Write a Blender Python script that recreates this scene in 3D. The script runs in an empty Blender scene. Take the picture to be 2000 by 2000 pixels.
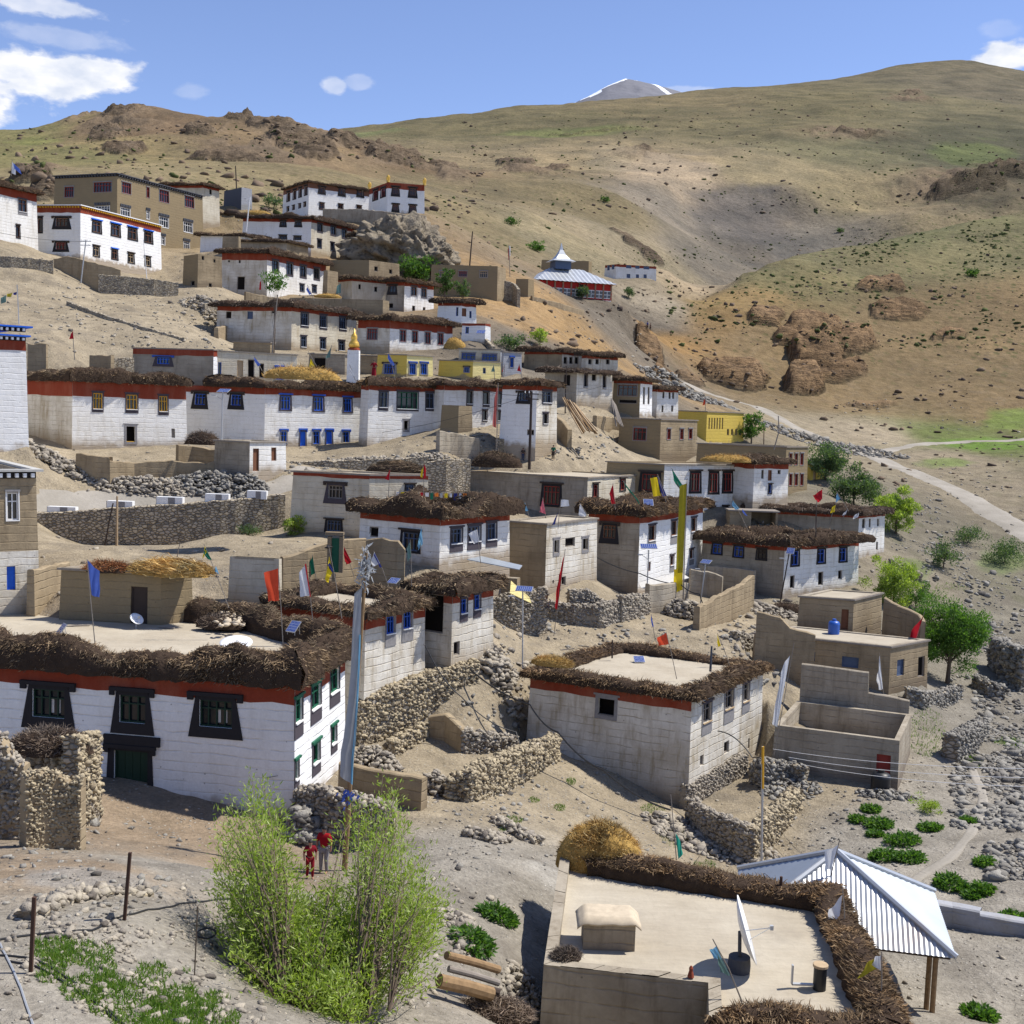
import bpy, math, random
import numpy as np
from mathutils import Vector, Matrix
random.seed(7); rng = np.random.default_rng(7)
sc = bpy.context.scene
col = sc.collection

# ------------------------------------------------------------ camera
FPX, PITCH, ROLL = 2300.0, math.radians(5.0), math.radians(-2.0)
cp, sp, cr, sr = math.cos(PITCH), math.sin(PITCH), math.cos(ROLL), math.sin(ROLL)
Xv = Vector((1, 0, 0)); Uv = Vector((0, sp, cp)); Fv = Vector((0, cp, -sp))
right = Xv * cr - Uv * sr; up = Xv * sr + Uv * cr
cam_d = bpy.data.cameras.new("camera"); cam = bpy.data.objects.new("camera", cam_d); col.objects.link(cam)
M = Matrix((right, up, -Fv)).transposed().to_4x4()
cam.matrix_world = M
cam_d.sensor_width = 36; cam_d.lens = 36 * FPX / 2000; cam_d.clip_end = 20000; cam_d.clip_start = 0.5
sc.camera = cam

# ------------------------------------------------------------ world, sun, exposure
SUN = Vector((0.97 * math.cos(math.radians(58)), 0.25 * math.cos(math.radians(58)), math.sin(math.radians(58)))).normalized()
w = bpy.data.worlds.new("World"); sc.world = w; w.use_nodes = True
sc.view_settings.view_transform = 'Standard'; sc.view_settings.look = 'None'
sc.view_settings.exposure = 0.33; sc.view_settings.gamma = 1.0
sd = bpy.data.lights.new("sun", 'SUN'); sd.energy = 5.0; sd.angle = math.radians(0.55); sd.color = (1, 0.955, 0.88)
so = bpy.data.objects.new("sun", sd); col.objects.link(so)
so.rotation_euler = (-SUN).to_track_quat('-Z', 'Y').to_euler()
so.location = (0, 0, 200)

def ray(u, v):
    a, b = (u - 1000) / FPX, (1000 - v) / FPX
    a, b = a * cr + b * sr, -a * sr + b * cr
    y = cp + b * sp
    return a / y, (-sp + b * cp) / y
def P(u, v, d):
    a, r = ray(u, v); return Vector((a * d, d, r * d))

def world_nodes():
    nt = w.node_tree; N = nt.nodes; L = nt.links; N.clear()
    out = N.new('ShaderNodeOutputWorld'); bg = N.new('ShaderNodeBackground')
    sky = N.new('ShaderNodeTexSky'); sky.sky_type = 'NISHITA'; sky.sun_disc = False
    sky.sun_elevation = math.asin(SUN.z); sky.sun_rotation = math.atan2(SUN.x, SUN.y)
    sky.altitude = 4200; sky.air_density = 1.25; sky.dust_density = 0.35; sky.ozone_density = 2.2
    bg.inputs['Strength'].default_value = 0.098
    tc = N.new('ShaderNodeTexCoord')
    def vm(op, a, b=None):
        n = N.new('ShaderNodeVectorMath'); n.operation = op
        for i, x in enumerate((a, b)):
            if x is None: continue
            if hasattr(x, 'links'): L.new(x, n.inputs[i])
            else: n.inputs[i].default_value = x
        return n
    def mt(op, a, b=None, c=None, clamp=False):
        n = N.new('ShaderNodeMath'); n.operation = op; n.use_clamp = clamp
        for i, x in enumerate((a, b, c)):
            if x is None: continue
            if hasattr(x, 'links'): L.new(x, n.inputs[i])
            else: n.inputs[i].default_value = x
        return n.outputs[0]
    no = N.new('ShaderNodeTexNoise'); no.inputs['Scale'].default_value = 26; no.inputs['Detail'].default_value = 9; no.inputs['Roughness'].default_value = 0.56
    mp = N.new('ShaderNodeMapping'); mp.inputs['Scale'].default_value = (1, 1, 2.0)
    L.new(tc.outputs['Generated'], mp.inputs['Vector']); L.new(mp.outputs[0], no.inputs['Vector'])
    tot = None
    # cloud banks: (u, v, half width, half height, strength) given as directions of the sky
    for (u, v, hw, hh, k) in [(75, 148, 118, 58, 1.0), (185, 146, 100, 36, 1.0), (-40, 180, 100, 52, 1.0), (60, 8, 130, 22, .75), (1975, 112, 80, 34, 1.0), (2250, 120, 220, 70, 1.0),
                              (650, 165, 30, 16, .6), (700, 160, 34, 17, .35), (375, 180, 40, 18, .28), (1335, 178, 60, 9, .4), (120, 75, 120, 22, .35), (1960, 60, 40, 16, .22)]:
        a, r = ray(u, v); d = Vector((a, 1, r)).normalized()
        sx, sz = hw / FPX, hh / FPX
        s = vm('SUBTRACT', tc.outputs['Generated'], tuple(d))
        s2 = vm('MULTIPLY', s.outputs[0], (1 / sx, 0.0, 1 / sz))
        ln = vm('LENGTH', s2.outputs[0]).outputs['Value']
        m = mt('SUBTRACT', 1.0, ln); m = mt('MULTIPLY', m, 1.15)
        m = mt('ADD', m, mt('MULTIPLY', mt('SUBTRACT', no.outputs[0], 0.55), 2.5))
        m = mt('MULTIPLY', m, 2.6, clamp=True); m = mt('MULTIPLY', m, k)
        # only in front of the viewer's hemisphere of this direction
        tot = m if tot is None else mt('MAXIMUM', tot, m)
    sep = N.new('ShaderNodeSeparateXYZ'); L.new(tc.outputs['Generated'], sep.inputs[0])
    tot = mt('MULTIPLY', tot, mt('GREATER_THAN', sep.outputs[1], 0.0))
    tot = mt('POWER', tot, 1.3)
    no2 = N.new('ShaderNodeTexNoise'); no2.inputs['Scale'].default_value = 40; no2.inputs['Detail'].default_value = 4
    L.new(mp.outputs[0], no2.inputs['Vector'])
    cr_ = N.new('ShaderNodeMix'); cr_.data_type = 'RGBA'
    cr_.inputs[6].default_value = (6.0, 6.5, 7.6, 1); cr_.inputs[7].default_value = (8.6, 8.6, 8.8, 1); L.new(mt('MULTIPLY', mt('SUBTRACT', no2.outputs[0], .35), 3.2, clamp=True), cr_.inputs[0])
    tint = N.new('ShaderNodeMix'); tint.data_type = 'RGBA'; tint.blend_type = 'MULTIPLY'; tint.inputs[0].default_value = 1
    tint.inputs[7].default_value = (1.50, 1.38, 1.50, 1); L.new(sky.outputs[0], tint.inputs[6])
    mx = N.new('ShaderNodeMix'); mx.data_type = 'RGBA'
    L.new(tot, mx.inputs[0]); L.new(tint.outputs[2], mx.inputs[6]); L.new(cr_.outputs[2], mx.inputs[7])
    L.new(mx.outputs[2], bg.inputs['Color']); L.new(bg.outputs[0], out.inputs['Surface'])
world_nodes()

# ------------------------------------------------------------ tagging and mesh helpers
def tag(o, label=None, cat=None, group=None, kind=None):
    if label: o['label'] = label
    if cat: o['category'] = cat
    if group: o['group'] = group
    if kind: o['kind'] = kind
    return o
def empty(name, loc, label=None, cat=None, group=None, rz=0):
    o = bpy.data.objects.new(name, None); col.objects.link(o); o.location = loc; o.rotation_euler = (0, 0, rz)
    o.empty_display_size = 0.3
    return tag(o, label, cat, group)
class MB:
    def __init__(s): s.v = []; s.f = []; s.m = []; s.hh = []
    def add(s, vs, fs, m=0):
        n = len(s.v); s.v += [tuple(x) for x in vs]; s.f += [tuple(n + i for i in f) for f in fs]; s.m += [m] * len(fs)
    def quad(s, a, b, c, d, m=0): s.add([a, b, c, d], [(0, 1, 2, 3)], m)
    def box(s, c, sx, sy, sz, ax=None, m=0):
        """box centred at c; ax = (X, Y, Z) axes"""
        X, Y, Z = ax if ax else (Vector((1, 0, 0)), Vector((0, 1, 0)), Vector((0, 0, 1)))
        c = Vector(c); vs = []
        for k in (-.5, .5):
            for (i, j) in ((-.5, -.5), (.5, -.5), (.5, .5), (-.5, .5)):
                vs.append(c + X * (i * sx) + Y * (j * sy) + Z * (k * sz))
        s.add(vs, [(3, 2, 1, 0), (4, 5, 6, 7), (0, 1, 5, 4), (1, 2, 6, 5), (2, 3, 7, 6), (3, 0, 4, 7)], m)
    def prism(s, base, top, m=0, cap=True):
        n = len(base); fs = [(i, (i + 1) % n, n + (i + 1) % n, n + i) for i in range(n)]
        if cap: fs += [tuple(range(n, 2 * n)), tuple(range(n - 1, -1, -1))]
        s.add(list(base) + list(top), fs, m)
    def tube(s, pts, r, n=6, m=0, r2=None, cap=True):
        pts = [Vector(p) for p in pts]; vs = []; k = len(pts)
        prev = None
        for i, p in enumerate(pts):
            t = (pts[min(i + 1, k - 1)] - pts[max(i - 1, 0)])
            t = t.normalized() if t.length > 1e-9 else Vector((0, 0, 1))
            if prev is None:
                a = t.orthogonal().normalized()
            else:
                a = prev - t * prev.dot(t); a = a.normalized() if a.length > 1e-6 else t.orthogonal().normalized()
            prev = a; b = t.cross(a)
            rr = r if r2 is None else r + (r2 - r) * i / max(1, k - 1)
            for j in range(n):
                an = 2 * math.pi * j / n; vs.append(p + a * (rr * math.cos(an)) + b * (rr * math.sin(an)))
        fs = [(i * n + j, i * n + (j + 1) % n, (i + 1) * n + (j + 1) % n, (i + 1) * n + j) for i in range(k - 1) for j in range(n)]
        if cap: fs += [tuple(range(n - 1, -1, -1)), tuple((k - 1) * n + j for j in range(n))]
        s.add(vs, fs, m)
    def build(s, name, mats, parent=None, smooth=False):
        me = bpy.data.meshes.new(name)
        off = parent.matrix_world.translation.copy() if False else Vector((0, 0, 0))
        o = bpy.data.objects.new(name, me); col.objects.link(o)
        loc = Vector((0, 0, 0))
        if parent is not None: loc = wloc(parent)
        elif s.v:
            a = np.array(s.v); loc = Vector((float(a[:, 0].mean()), float(a[:, 1].mean()), float(a[:, 2].min())))
        me.from_pydata([(x - loc.x, y - loc.y, z - loc.z) for x, y, z in s.v], [], s.f)
        if not isinstance(mats, (list, tuple)): mats = [mats]
        for m in mats: me.materials.append(m)
        if len(mats) > 1: me.polygons.foreach_set('material_index', s.m)
        if smooth: me.polygons.foreach_set('use_smooth', [True] * len(s.f))
        if s.hh:
            at = me.attributes.new('hh', 'FLOAT', 'POINT'); at.data.foreach_set('value', s.hh)
        me.update()
        if parent is not None: o.parent = parent
        else: o.location = loc
        return o
WL = {}
def wloc(o):
    p = Vector(o.location)
    while o.parent is not None: o = o.parent; p = p + Vector(o.location)
    return p
def np_mesh(name, V, F, mat, parent=None, smooth=False, attr=None):
    """V (n,3), F (m,k) int arrays in world space"""
    V = np.asarray(V, dtype=np.float32); F = np.asarray(F, dtype=np.int32)
    if parent is not None: lo = np.array(wloc(parent))
    else: lo = np.array([V[:, 0].mean(), V[:, 1].mean(), V[:, 2].min()])
    me = bpy.data.meshes.new(name); k = F.shape[1]
    me.vertices.add(len(V)); me.vertices.foreach_set('co', (V - lo.astype(np.float32)).ravel())
    me.loops.add(F.size); me.loops.foreach_set('vertex_index', F.ravel())
    me.polygons.add(len(F)); me.polygons.foreach_set('loop_start', np.arange(0, F.size, k, dtype=np.int32))
    me.polygons.foreach_set('loop_total', np.full(len(F), k, dtype=np.int32))
    if smooth: me.polygons.foreach_set('use_smooth', np.ones(len(F), dtype=bool))
    for nm, arr in (attr or {}).items():
        if arr.ndim == 2:
            at = me.color_attributes.new(nm, 'FLOAT_COLOR', 'POINT'); at.data.foreach_set('color', arr.astype(np.float32).ravel())
        else:
            at = me.attributes.new(nm, 'FLOAT', 'POINT'); at.data.foreach_set('value', arr.astype(np.float32))
    me.update(calc_edges=True); me.validate()
    me.materials.append(mat)
    o = bpy.data.objects.new(name, me); col.objects.link(o)
    if parent is not None: o.parent = parent
    else: o.location = tuple(float(x) for x in lo)
    return o

# ------------------------------------------------------------ noise (numpy)
_tab = rng.random((256, 256))
def vnoise(x, y):
    xi = np.floor(x).astype(int); yi = np.floor(y).astype(int); fx = x - xi; fy = y - yi
    fx = fx * fx * (3 - 2 * fx); fy = fy * fy * (3 - 2 * fy)
    g = lambda i, j: _tab[(xi + i) & 255, (yi + j) & 255]
    return (g(0, 0) * (1 - fx) + g(1, 0) * fx) * (1 - fy) + (g(0, 1) * (1 - fx) + g(1, 1) * fx) * fy
def fbm(x, y, o=4, g=.5):
    t = 0; a = 1; n = 0
    for i in range(o):
        t = t + a * (vnoise(x * 2 ** i + 17.3 * i, y * 2 ** i + 5.1 * i) - .5); n += a; a *= g
    return t / n * 2
def ridged(x, y, o=4):
    t = 0; a = 1; n = 0
    for i in range(o):
        t = t + a * (1 - np.abs(vnoise(x * 2 ** i + 7.7 * i, y * 2 ** i + 3.1 * i) * 2 - 1)); n += a; a *= .5
    return t / n

# ------------------------------------------------------------ materials
MT = {}
class NT:
    def __init__(s, name, rough=.9, spec=.2):
        s.m = bpy.data.materials.new(name); s.m.use_nodes = True; s.nt = s.m.node_tree; s.N = s.nt.nodes; s.L = s.nt.links
        s.b = s.N['Principled BSDF']; s.b.inputs['Roughness'].default_value = rough; s.b.inputs['Specular IOR Level'].default_value = spec
        s.geo = s.N.new('ShaderNodeNewGeometry'); s.pos = s.geo.outputs['Position']
    def _in(s, n, i, x):
        if x is None: return
        if hasattr(x, 'links'): s.L.new(x, n.inputs[i])
        else:
            if isinstance(x, (tuple, list)) and len(x) == 3 and n.inputs[i].type == 'RGBA': x = (*x, 1)
            n.inputs[i].default_value = x
    def math(s, op, a, b=None, c=None, clamp=False):
        n = s.N.new('ShaderNodeMath'); n.operation = op; n.use_clamp = clamp
        for i, x in enumerate((a, b, c)): s._in(n, i, x)
        return n.outputs[0]
    def map(s, v, scale=(1, 1, 1), rot=(0, 0, 0), loc=(0, 0, 0)):
        n = s.N.new('ShaderNodeMapping'); s._in(n, 0, v); n.inputs['Scale'].default_value = scale; n.inputs['Rotation'].default_value = rot; n.inputs['Location'].default_value = loc
        return n.outputs[0]
    def noise(s, scale, v=None, detail=4, rough=.55, dist=0):
        n = s.N.new('ShaderNodeTexNoise'); s._in(n, 'Vector', v if v is not None else s.pos)
        n.inputs['Scale'].default_value = scale; n.inputs['Detail'].default_value = detail; n.inputs['Roughness'].default_value = rough; n.inputs['Distortion'].default_value = dist
        return n.outputs[0]
    def voro(s, scale, v=None, feat='F1', out='Distance', rnd=1):
        n = s.N.new('ShaderNodeTexVoronoi'); n.feature = feat; s._in(n, 'Vector', v if v is not None else s.pos); n.inputs['Scale'].default_value = scale
        n.inputs['Randomness'].default_value = rnd
        return n.outputs[out]
    def ramp(s, x, lo, hi): # linear step
        n = s.N.new('ShaderNodeMapRange'); s._in(n, 0, x); n.inputs[1].default_value = lo; n.inputs[2].default_value = hi; n.clamp = True
        return n.outputs[0]
    def mix(s, f, a, b, mode='MIX'):
        n = s.N.new('ShaderNodeMix'); n.data_type = 'RGBA'; n.blend_type = mode; s._in(n, 0, f); s._in(n, 6, a); s._in(n, 7, b)
        return n.outputs[2]
    def sep(s, v):
        n = s.N.new('ShaderNodeSeparateXYZ'); s._in(n, 0, v); return n.outputs
    def attr(s, name, out='Fac'):
        n = s.N.new('ShaderNodeAttribute'); n.attribute_name = name; return n.outputs[out]
    def bump(s, h, dist=.02, strength=1.0):
        n = s.N.new('ShaderNodeBump'); s._in(n, 'Height', h); n.inputs['Distance'].default_value = dist; n.inputs['Strength'].default_value = strength
        s.L.new(n.outputs[0], s.b.inputs['Normal'])
    def out(s, c):
        s._in(s.b, 'Base Color', c); MT[s.m.name] = s.m; return s.m

def wall_mat(name, base, dirty, amount=.5, courses=.5, stain=.5, foot=1.2, footc=(.30, .23, .15)):
    t = NT(name, .95, .08)
    z = t.sep(t.pos)[2]; hh = t.attr('hh')
    wob = t.math('MULTIPLY', t.noise(.9, detail=2), .22)
    zz = t.math('ADD', z, wob)
    fr = t.math('FRACT', t.math('MULTIPLY', zz, 1 / .40))
    line = t.math('SUBTRACT', 1.0, t.ramp(t.math('ABSOLUTE', t.math('SUBTRACT', fr, .5)), 0.0, .09))
    line = t.math('MULTIPLY', line, t.ramp(t.noise(1.3, detail=4), .33, .55))
    big = t.ramp(t.noise(.55, detail=5, rough=.62), .36, .68)
    streak = t.ramp(t.noise(2.6, t.map(t.pos, (1, 1, .16)), detail=5, rough=.65), .50, .74)
    fine = t.noise(9, detail=5, rough=.7)
    f = t.math('MULTIPLY', big, amount)
    f = t.math('ADD', f, t.math('MULTIPLY', streak, stain * .8))
    f = t.math('MAXIMUM', f, t.math('MULTIPLY', line, courses), clamp=True)
    c = t.mix(f, base, dirty)
    ft = t.ramp(t.math('ADD', hh, t.math('MULTIPLY', t.math('SUBTRACT', t.noise(1.1, detail=4), .5), 1.8)), foot, foot * .25)
    c = t.mix(t.math('MULTIPLY', ft, .85), c, footc)
    c = t.mix(.45, c, t.mix(fine, (.62, .62, .62), (1.35, 1.33, 1.3)), 'MULTIPLY')
    speck = t.ramp(t.voro(1.7), .04, .075)
    c = t.mix(t.math('MULTIPLY', t.math('SUBTRACT', 1, speck), .6), c, (.1, .08, .06))
    t.bump(t.math('ADD', t.math('MULTIPLY', fine, .6), t.math('ADD', t.math('MULTIPLY', line, -1.0), t.noise(2.2, detail=4))), .035, .7)
    return t.out(c)
wall_mat('paint_white', (.80, .79, .76), (.45, .40, .31), .34, .70, .55, 1.0)
wall_mat('paint_plain', (.81, .81, .80), (.50, .46, .39), .22, .36, .30, .7)
wall_mat('paint_worn', (.70, .67, .60), (.36, .30, .21), .66, .95, .85, 1.7)
wall_mat('paint_cream', (.62, .57, .46), (.36, .29, .19), .55, .5, .6, 1.2)
wall_mat('mud', (.36, .285, .185), (.20, .155, .10), .75, .85, .7, .8, (.20, .155, .105))
wall_mat('mud_brown', (.27, .21, .125), (.20, .155, .10), .35, .35, .1, .3, (.24, .19, .13))
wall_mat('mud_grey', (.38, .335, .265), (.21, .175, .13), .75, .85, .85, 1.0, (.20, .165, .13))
wall_mat('yellow_plaster', (.62, .46, .10), (.45, .33, .1), .3, .05, .2, .3)
wall_mat('cream_yellow', (.80, .68, .30), (.6, .5, .25), .2, .05, .2, .3)
wall_mat('cement', (.36, .37, .40), (.28, .28, .29), .4, .15, .3, .5, (.3, .29, .27))
wall_mat('red_paint', (.45, .035, .03), (.3, .05, .04), .2, .0, .2, .2)
def band_mat():
    t = NT('red_band', .95, .08)
    f = t.ramp(t.noise(1.2, t.map(t.pos, (1, 1, .25)), 5), .45, .7)
    c = t.mix(t.math('MULTIPLY', f, .55), (.235, .048, .026), (.30, .11, .07)); c = t.mix(.4, c, t.mix(t.noise(8), (.6, .6, .6), (1.4, 1.4, 1.4)), 'MULTIPLY')
    t.bump(t.noise(6), .02); return t.out(c)
band_mat()
def stone_mat(name, a, b, cdark, scale=3.2, mort=(.25, .2, .14)):
    t = NT(name, .95, .1)
    v = t.map(t.pos, (1, 1, 1.7))
    nv = t.N.new('ShaderNodeVectorMath'); nv.operation = 'ADD'; t.L.new(v, nv.inputs[0])
    sc_ = t.N.new('ShaderNodeVectorMath'); sc_.operation = 'SCALE'; nn = t.N.new('ShaderNodeTexNoise'); nn.inputs['Scale'].default_value = 3; t.L.new(t.pos, nn.inputs['Vector'])
    t.L.new(nn.outputs['Color'], sc_.inputs[0]); sc_.inputs['Scale'].default_value = .14; t.L.new(sc_.outputs[0], nv.inputs[1]); v = nv.outputs[0]
    e = t.voro(scale, v, 'DISTANCE_TO_EDGE'); colr = t.voro(scale, v, 'F1', 'Color')
    s_ = t.sep(colr)
    c = t.mix(s_[0], a, b); c = t.mix(t.ramp(s_[1], .72, .9), c, cdark)
    c = t.mix(t.ramp(e, .10, .02), c, mort)
    c = t.mix(.5, c, t.mix(t.noise(14), (.6, .6, .6), (1.4, 1.4, 1.4)), 'MULTIPLY')
    t.bump(t.math('ADD', t.ramp(e, 0, .16), t.math('MULTIPLY', s_[2], .6)), .09, 1.0); return t.out(c)
stone_mat('stone_masonry', (.52, .44, .31), (.40, .35, .28), (.22, .20, .17))
stone_mat('stone_grey', (.40, .38, .34), (.34, .29, .23), (.17, .16, .15), 2.6)
def rock_mat(name, a, b, dark, rough=.95):
    t = NT(name, rough, .15); r = t.geo.outputs['Random Per Island']
    c = t.mix(r, a, b); c = t.mix(t.ramp(t.math('FRACT', t.math('MULTIPLY', r, 7.13)), .78, .95), c, dark)
    c = t.mix(.75, c, t.mix(t.noise(7, detail=6, rough=.65), (.35, .35, .35), (1.5, 1.5, 1.5)), 'MULTIPLY')
    t.bump(t.noise(12, detail=5), .05, 1); return t.out(c)
rock_mat('loose_stone', (.42, .37, .29), (.30, .265, .22), (.15, .13, .11))
rock_mat('grey_stone', (.34, .32, .28), (.21, .195, .17), (.10, .09, .08))
rock_mat('tan_stone', (.48, .40, .265), (.33, .275, .19), (.15, .12, .085))
def crag_mat(name, a, b, crev_shade):
    t = NT(name, .95, .1)
    f = t.ramp(t.noise(.16, t.map(t.pos, (1, 1, 2.2), (.3, .2, 0)), 8, .65, .6), .38, .66)
    g = t.noise(.9, detail=7, rough=.7)
    c = t.mix(f, a, b); c = t.mix(t.ramp(g, .5, .36), c, crev_shade)  # hollows of the bump tinted dark, painting in crevice shade
    t.bump(t.math('ADD', g, t.noise(.3, detail=6)), .9, .9); return t.out(c)
crag_mat('crag_ochre', (.36, .235, .125), (.25, .16, .09), (.05, .035, .025))
crag_mat('crag_grey', (.34, .29, .215), (.23, .19, .14), (.10, .085, .07))
crag_mat('crag_brown', (.20, .14, .095), (.13, .09, .065), (.05, .036, .03))
rock_mat('slope_rock', (.22, .16, .11), (.14, .105, .075), (.08, .06, .05))
rock_mat('scrub_green', (.07, .085, .028), (.10, .115, .04), (.13, .12, .06))
def brush_mat(name, a, b, c3):
    t = NT(name, .95, .08); r = t.geo.outputs['Random Per Island']
    c = t.mix(r, a, b); c = t.mix(t.ramp(t.math('FRACT', t.math('MULTIPLY', r, 5.71)), .70, .98), c, c3)
    big = t.ramp(t.noise(.7, detail=3), .4, .65); c = t.mix(.6, c, t.mix(big, (.5, .5, .5), (1.55, 1.4, 1.2)), 'MULTIPLY')
    return t.out(c)
brush_mat('brushwood', (.095, .07, .048), (.24, .18, .12), (.42, .33, .22))
brush_mat('brushwood_tan', (.12, .085, .055), (.26, .175, .10), (.38, .29, .19))
brush_mat('brush_grey', (.12, .095, .08), (.22, .18, .15), (.30, .25, .2))
brush_mat('straw', (.34, .21, .07), (.52, .36, .14), (.66, .54, .29))
brush_mat('twig_red', (.22, .09, .045), (.32, .15, .07), (.4, .25, .13))
t = NT('brush_core', 1, .03); t.bump(t.noise(5), .1); t.out(t.mix(t.noise(3), (.03, .021, .016), (.08, .056, .04)))
t = NT('straw_core', 1, .03); t.bump(t.noise(5), .1); t.out(t.mix(t.noise(3), (.26, .15, .04), (.46, .30, .10)))
def roof_mat():
    t = NT('roof_mud', .95, .08)
    c = t.mix(t.ramp(t.noise(.5, detail=5), .35, .7), (.37, .32, .245), (.45, .40, .315))
    crk = t.voro(1.3, t.map(t.pos, (1, 1.3, 1)), 'DISTANCE_TO_EDGE'); c = t.mix(t.math('MULTIPLY', t.ramp(crk, .015, .0), .2), c, (.28, .24, .18))
    c = t.mix(.5, c, t.mix(t.noise(3, t.map(t.pos, (.5, 2.2, 1), (0, 0, .1)), 7, .65), (.62, .62, .63), (1.36, 1.36, 1.34)), 'MULTIPLY'); c = t.mix(t.math('MULTIPLY', t.ramp(t.noise(.9, detail=6, rough=.7), .55, .70), .4), c, (.27, .235, .19))
    t.bump(t.noise(4, detail=5), .05, .5); return t.out(c)
roof_mat()
def solid(name, c, rough=.7, spec=.3, var=.25, scale=6, metal=0):
    t = NT(name, rough, spec); t.b.inputs['Metallic'].default_value = metal
    k = t.mix(var, c, t.mix(t.noise(scale, detail=5), (.4, .4, .4), (1.6, 1.6, 1.6)), 'MULTIPLY'); return t.out(k)
solid('surround_black', (.030, .028, .030), .9, .1); solid('surround_grey', (.24, .23, .23), .95, .1, .5)
solid('surround_dark', (.075, .065, .075), .9, .1, .4)
solid('wood_blue', (.02, .085, .42), .6); solid('wood_bright_blue', (.015, .12, .62), .5); solid('wood_green', (.012, .11, .06), .6); solid('wood_red', (.26, .035, .025), .6)
solid('wood_yellow', (.62, .33, .02), .6); solid('wood_brown', (.17, .07, .035), .7); solid('wood_pale', (.42, .31, .19), .8, .2, .5); solid('wood_white', (.75, .74, .72), .6)
solid('wood_grey', (.24, .21, .18), .9, .1, .6); solid('wood_dark', (.05, .035, .028), .8); solid('slate_blue', (.07, .10, .17), .7)
solid('slate_grey', (.09, .095, .11), .9, .1, .4)
solid('interior_shade', (.014, .012, .011), .9, .05)  # near-black colour standing in for the shade of unlit rooms
solid('curtain_white', (.62, .60, .56), .9, .1, .4, 5)
solid('metal_grey', (.42, .43, .44), .5, .5, .2, 4, .3); solid('metal_rust', (.075, .04, .028), .8, .3, .5); solid('galvanised', (.42, .43, .45), .4, .5, .15, 3, .4)
solid('black_rubber', (.02, .02, .022), .55, .4); solid('plastic_white', (.8, .8, .79), .4, .5, .08); solid('plastic_blue', (.015, .09, .40), .4, .5); solid('plastic_black', (.016, .017, .02), .45, .4)
solid('gold', (.75, .45, .08), .35, .5, .3, 6, .5); solid('teal_paint', (.06, .30, .28), .6)
solid('wood_dark_green', (.005, .028, .016), .6); solid('door_dark', (.008, .016, .012), .6)
solid('skin', (.32, .17, .11), .6, .3, .1); solid('cloth_maroon', (.20, .012, .02), .9, .1); solid('hair_black', (.012, .01, .01), .6); solid('cloth_jeans', (.04, .055, .10), .9, .1)
solid('yak_hide', (.50, .42, .31), .95, .1, .4); solid('concrete', (.45, .44, .41), .9, .1, .4, 3); solid('wood_log', (.25, .165, .09), .95, .1, .85, 7)
solid('bark', (.13, .10, .075), .95, .1, .5, 8); solid('dung', (.07, .055, .045), 1, .05, .6)
t = NT('glass_dark', .12, .5); t.out((.018, .021, .026))
t = NT('glass_pale', .25, .5); t.out(t.mix(t.noise(2), (.03, .03, .035), (.12, .12, .13)))
def metal_roof():
    for nm, c0 in (('roof_sheet_silver', (.50, .52, .54)), ('roof_sheet_blue', (.40, .44, .48))):
        t = NT(nm, .38, .5); t.b.inputs['Metallic'].default_value = .35
        c = t.mix(t.ramp(t.noise(.7, detail=4), .35, .7), c0, tuple(x * .86 for x in c0)); c = t.mix(t.ramp(t.noise(.22, detail=3), .64, .8), c, (.42, .26, .16) if nm == 'roof_sheet_silver' else c0)
        t.out(c)
metal_roof()
def solar():
    t = NT('solar_cells', .15, .6); tc = t.N.new('ShaderNodeTexCoord'); u = t.map(tc.outputs['UV'], (1, 1, 1))
    br = t.N.new('ShaderNodeTexBrick'); t.L.new(tc.outputs['UV'], br.inputs['Vector']); br.offset = 0; br.inputs['Scale'].default_value = 1
    br.inputs['Mortar Size'].default_value = .006; br.inputs['Brick Width'].default_value = .125; br.inputs['Row Height'].default_value = .25
    br.inputs['Color1'].default_value = (.025, .05, .20, 1); br.inputs['Color2'].default_value = (.03, .06, .24, 1); br.inputs['Mortar'].default_value = (.55, .6, .65, 1)
    t.out(br.outputs['Color'])
solar()
def cloth_mat(name, c, marks=False):
    t = NT(name, .9, .1); k = t.mix(.35, c, t.mix(t.noise(3, detail=4), (.5, .5, .5), (1.5, 1.5, 1.5)), 'MULTIPLY')
    t.out(k); tr = t.N.new('ShaderNodeBsdfTranslucent'); t._in(tr, 0, k); ms = t.N.new('ShaderNodeMixShader'); ms.inputs[0].default_value = .4
    o = t.N['Material Output']; t.L.new(t.b.outputs[0], ms.inputs[1]); t.L.new(tr.outputs[0], ms.inputs[2]); t.L.new(ms.outputs[0], o.inputs['Surface'])
for n_, c_ in dict(blue=(.10, .17, .55), white=(.72, .73, .75), red=(.45, .02, .03), orange_red=(.70, .09, .04), green=(.02, .16, .10), yellow=(.80, .60, .03), light_blue=(.22, .48, .68), pink=(.60, .15, .20),
                    teal=(.04, .38, .28), old_yellow=(.36, .31, .03), dark_blue=(.04, .05, .22), faded_red=(.48, .14, .13), pale_blue=(.40, .42, .44), faded_teal=(.14, .24, .22), orange=(.85, .25, .05)).items():
    cloth_mat('cloth_' + n_, c_)
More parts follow.
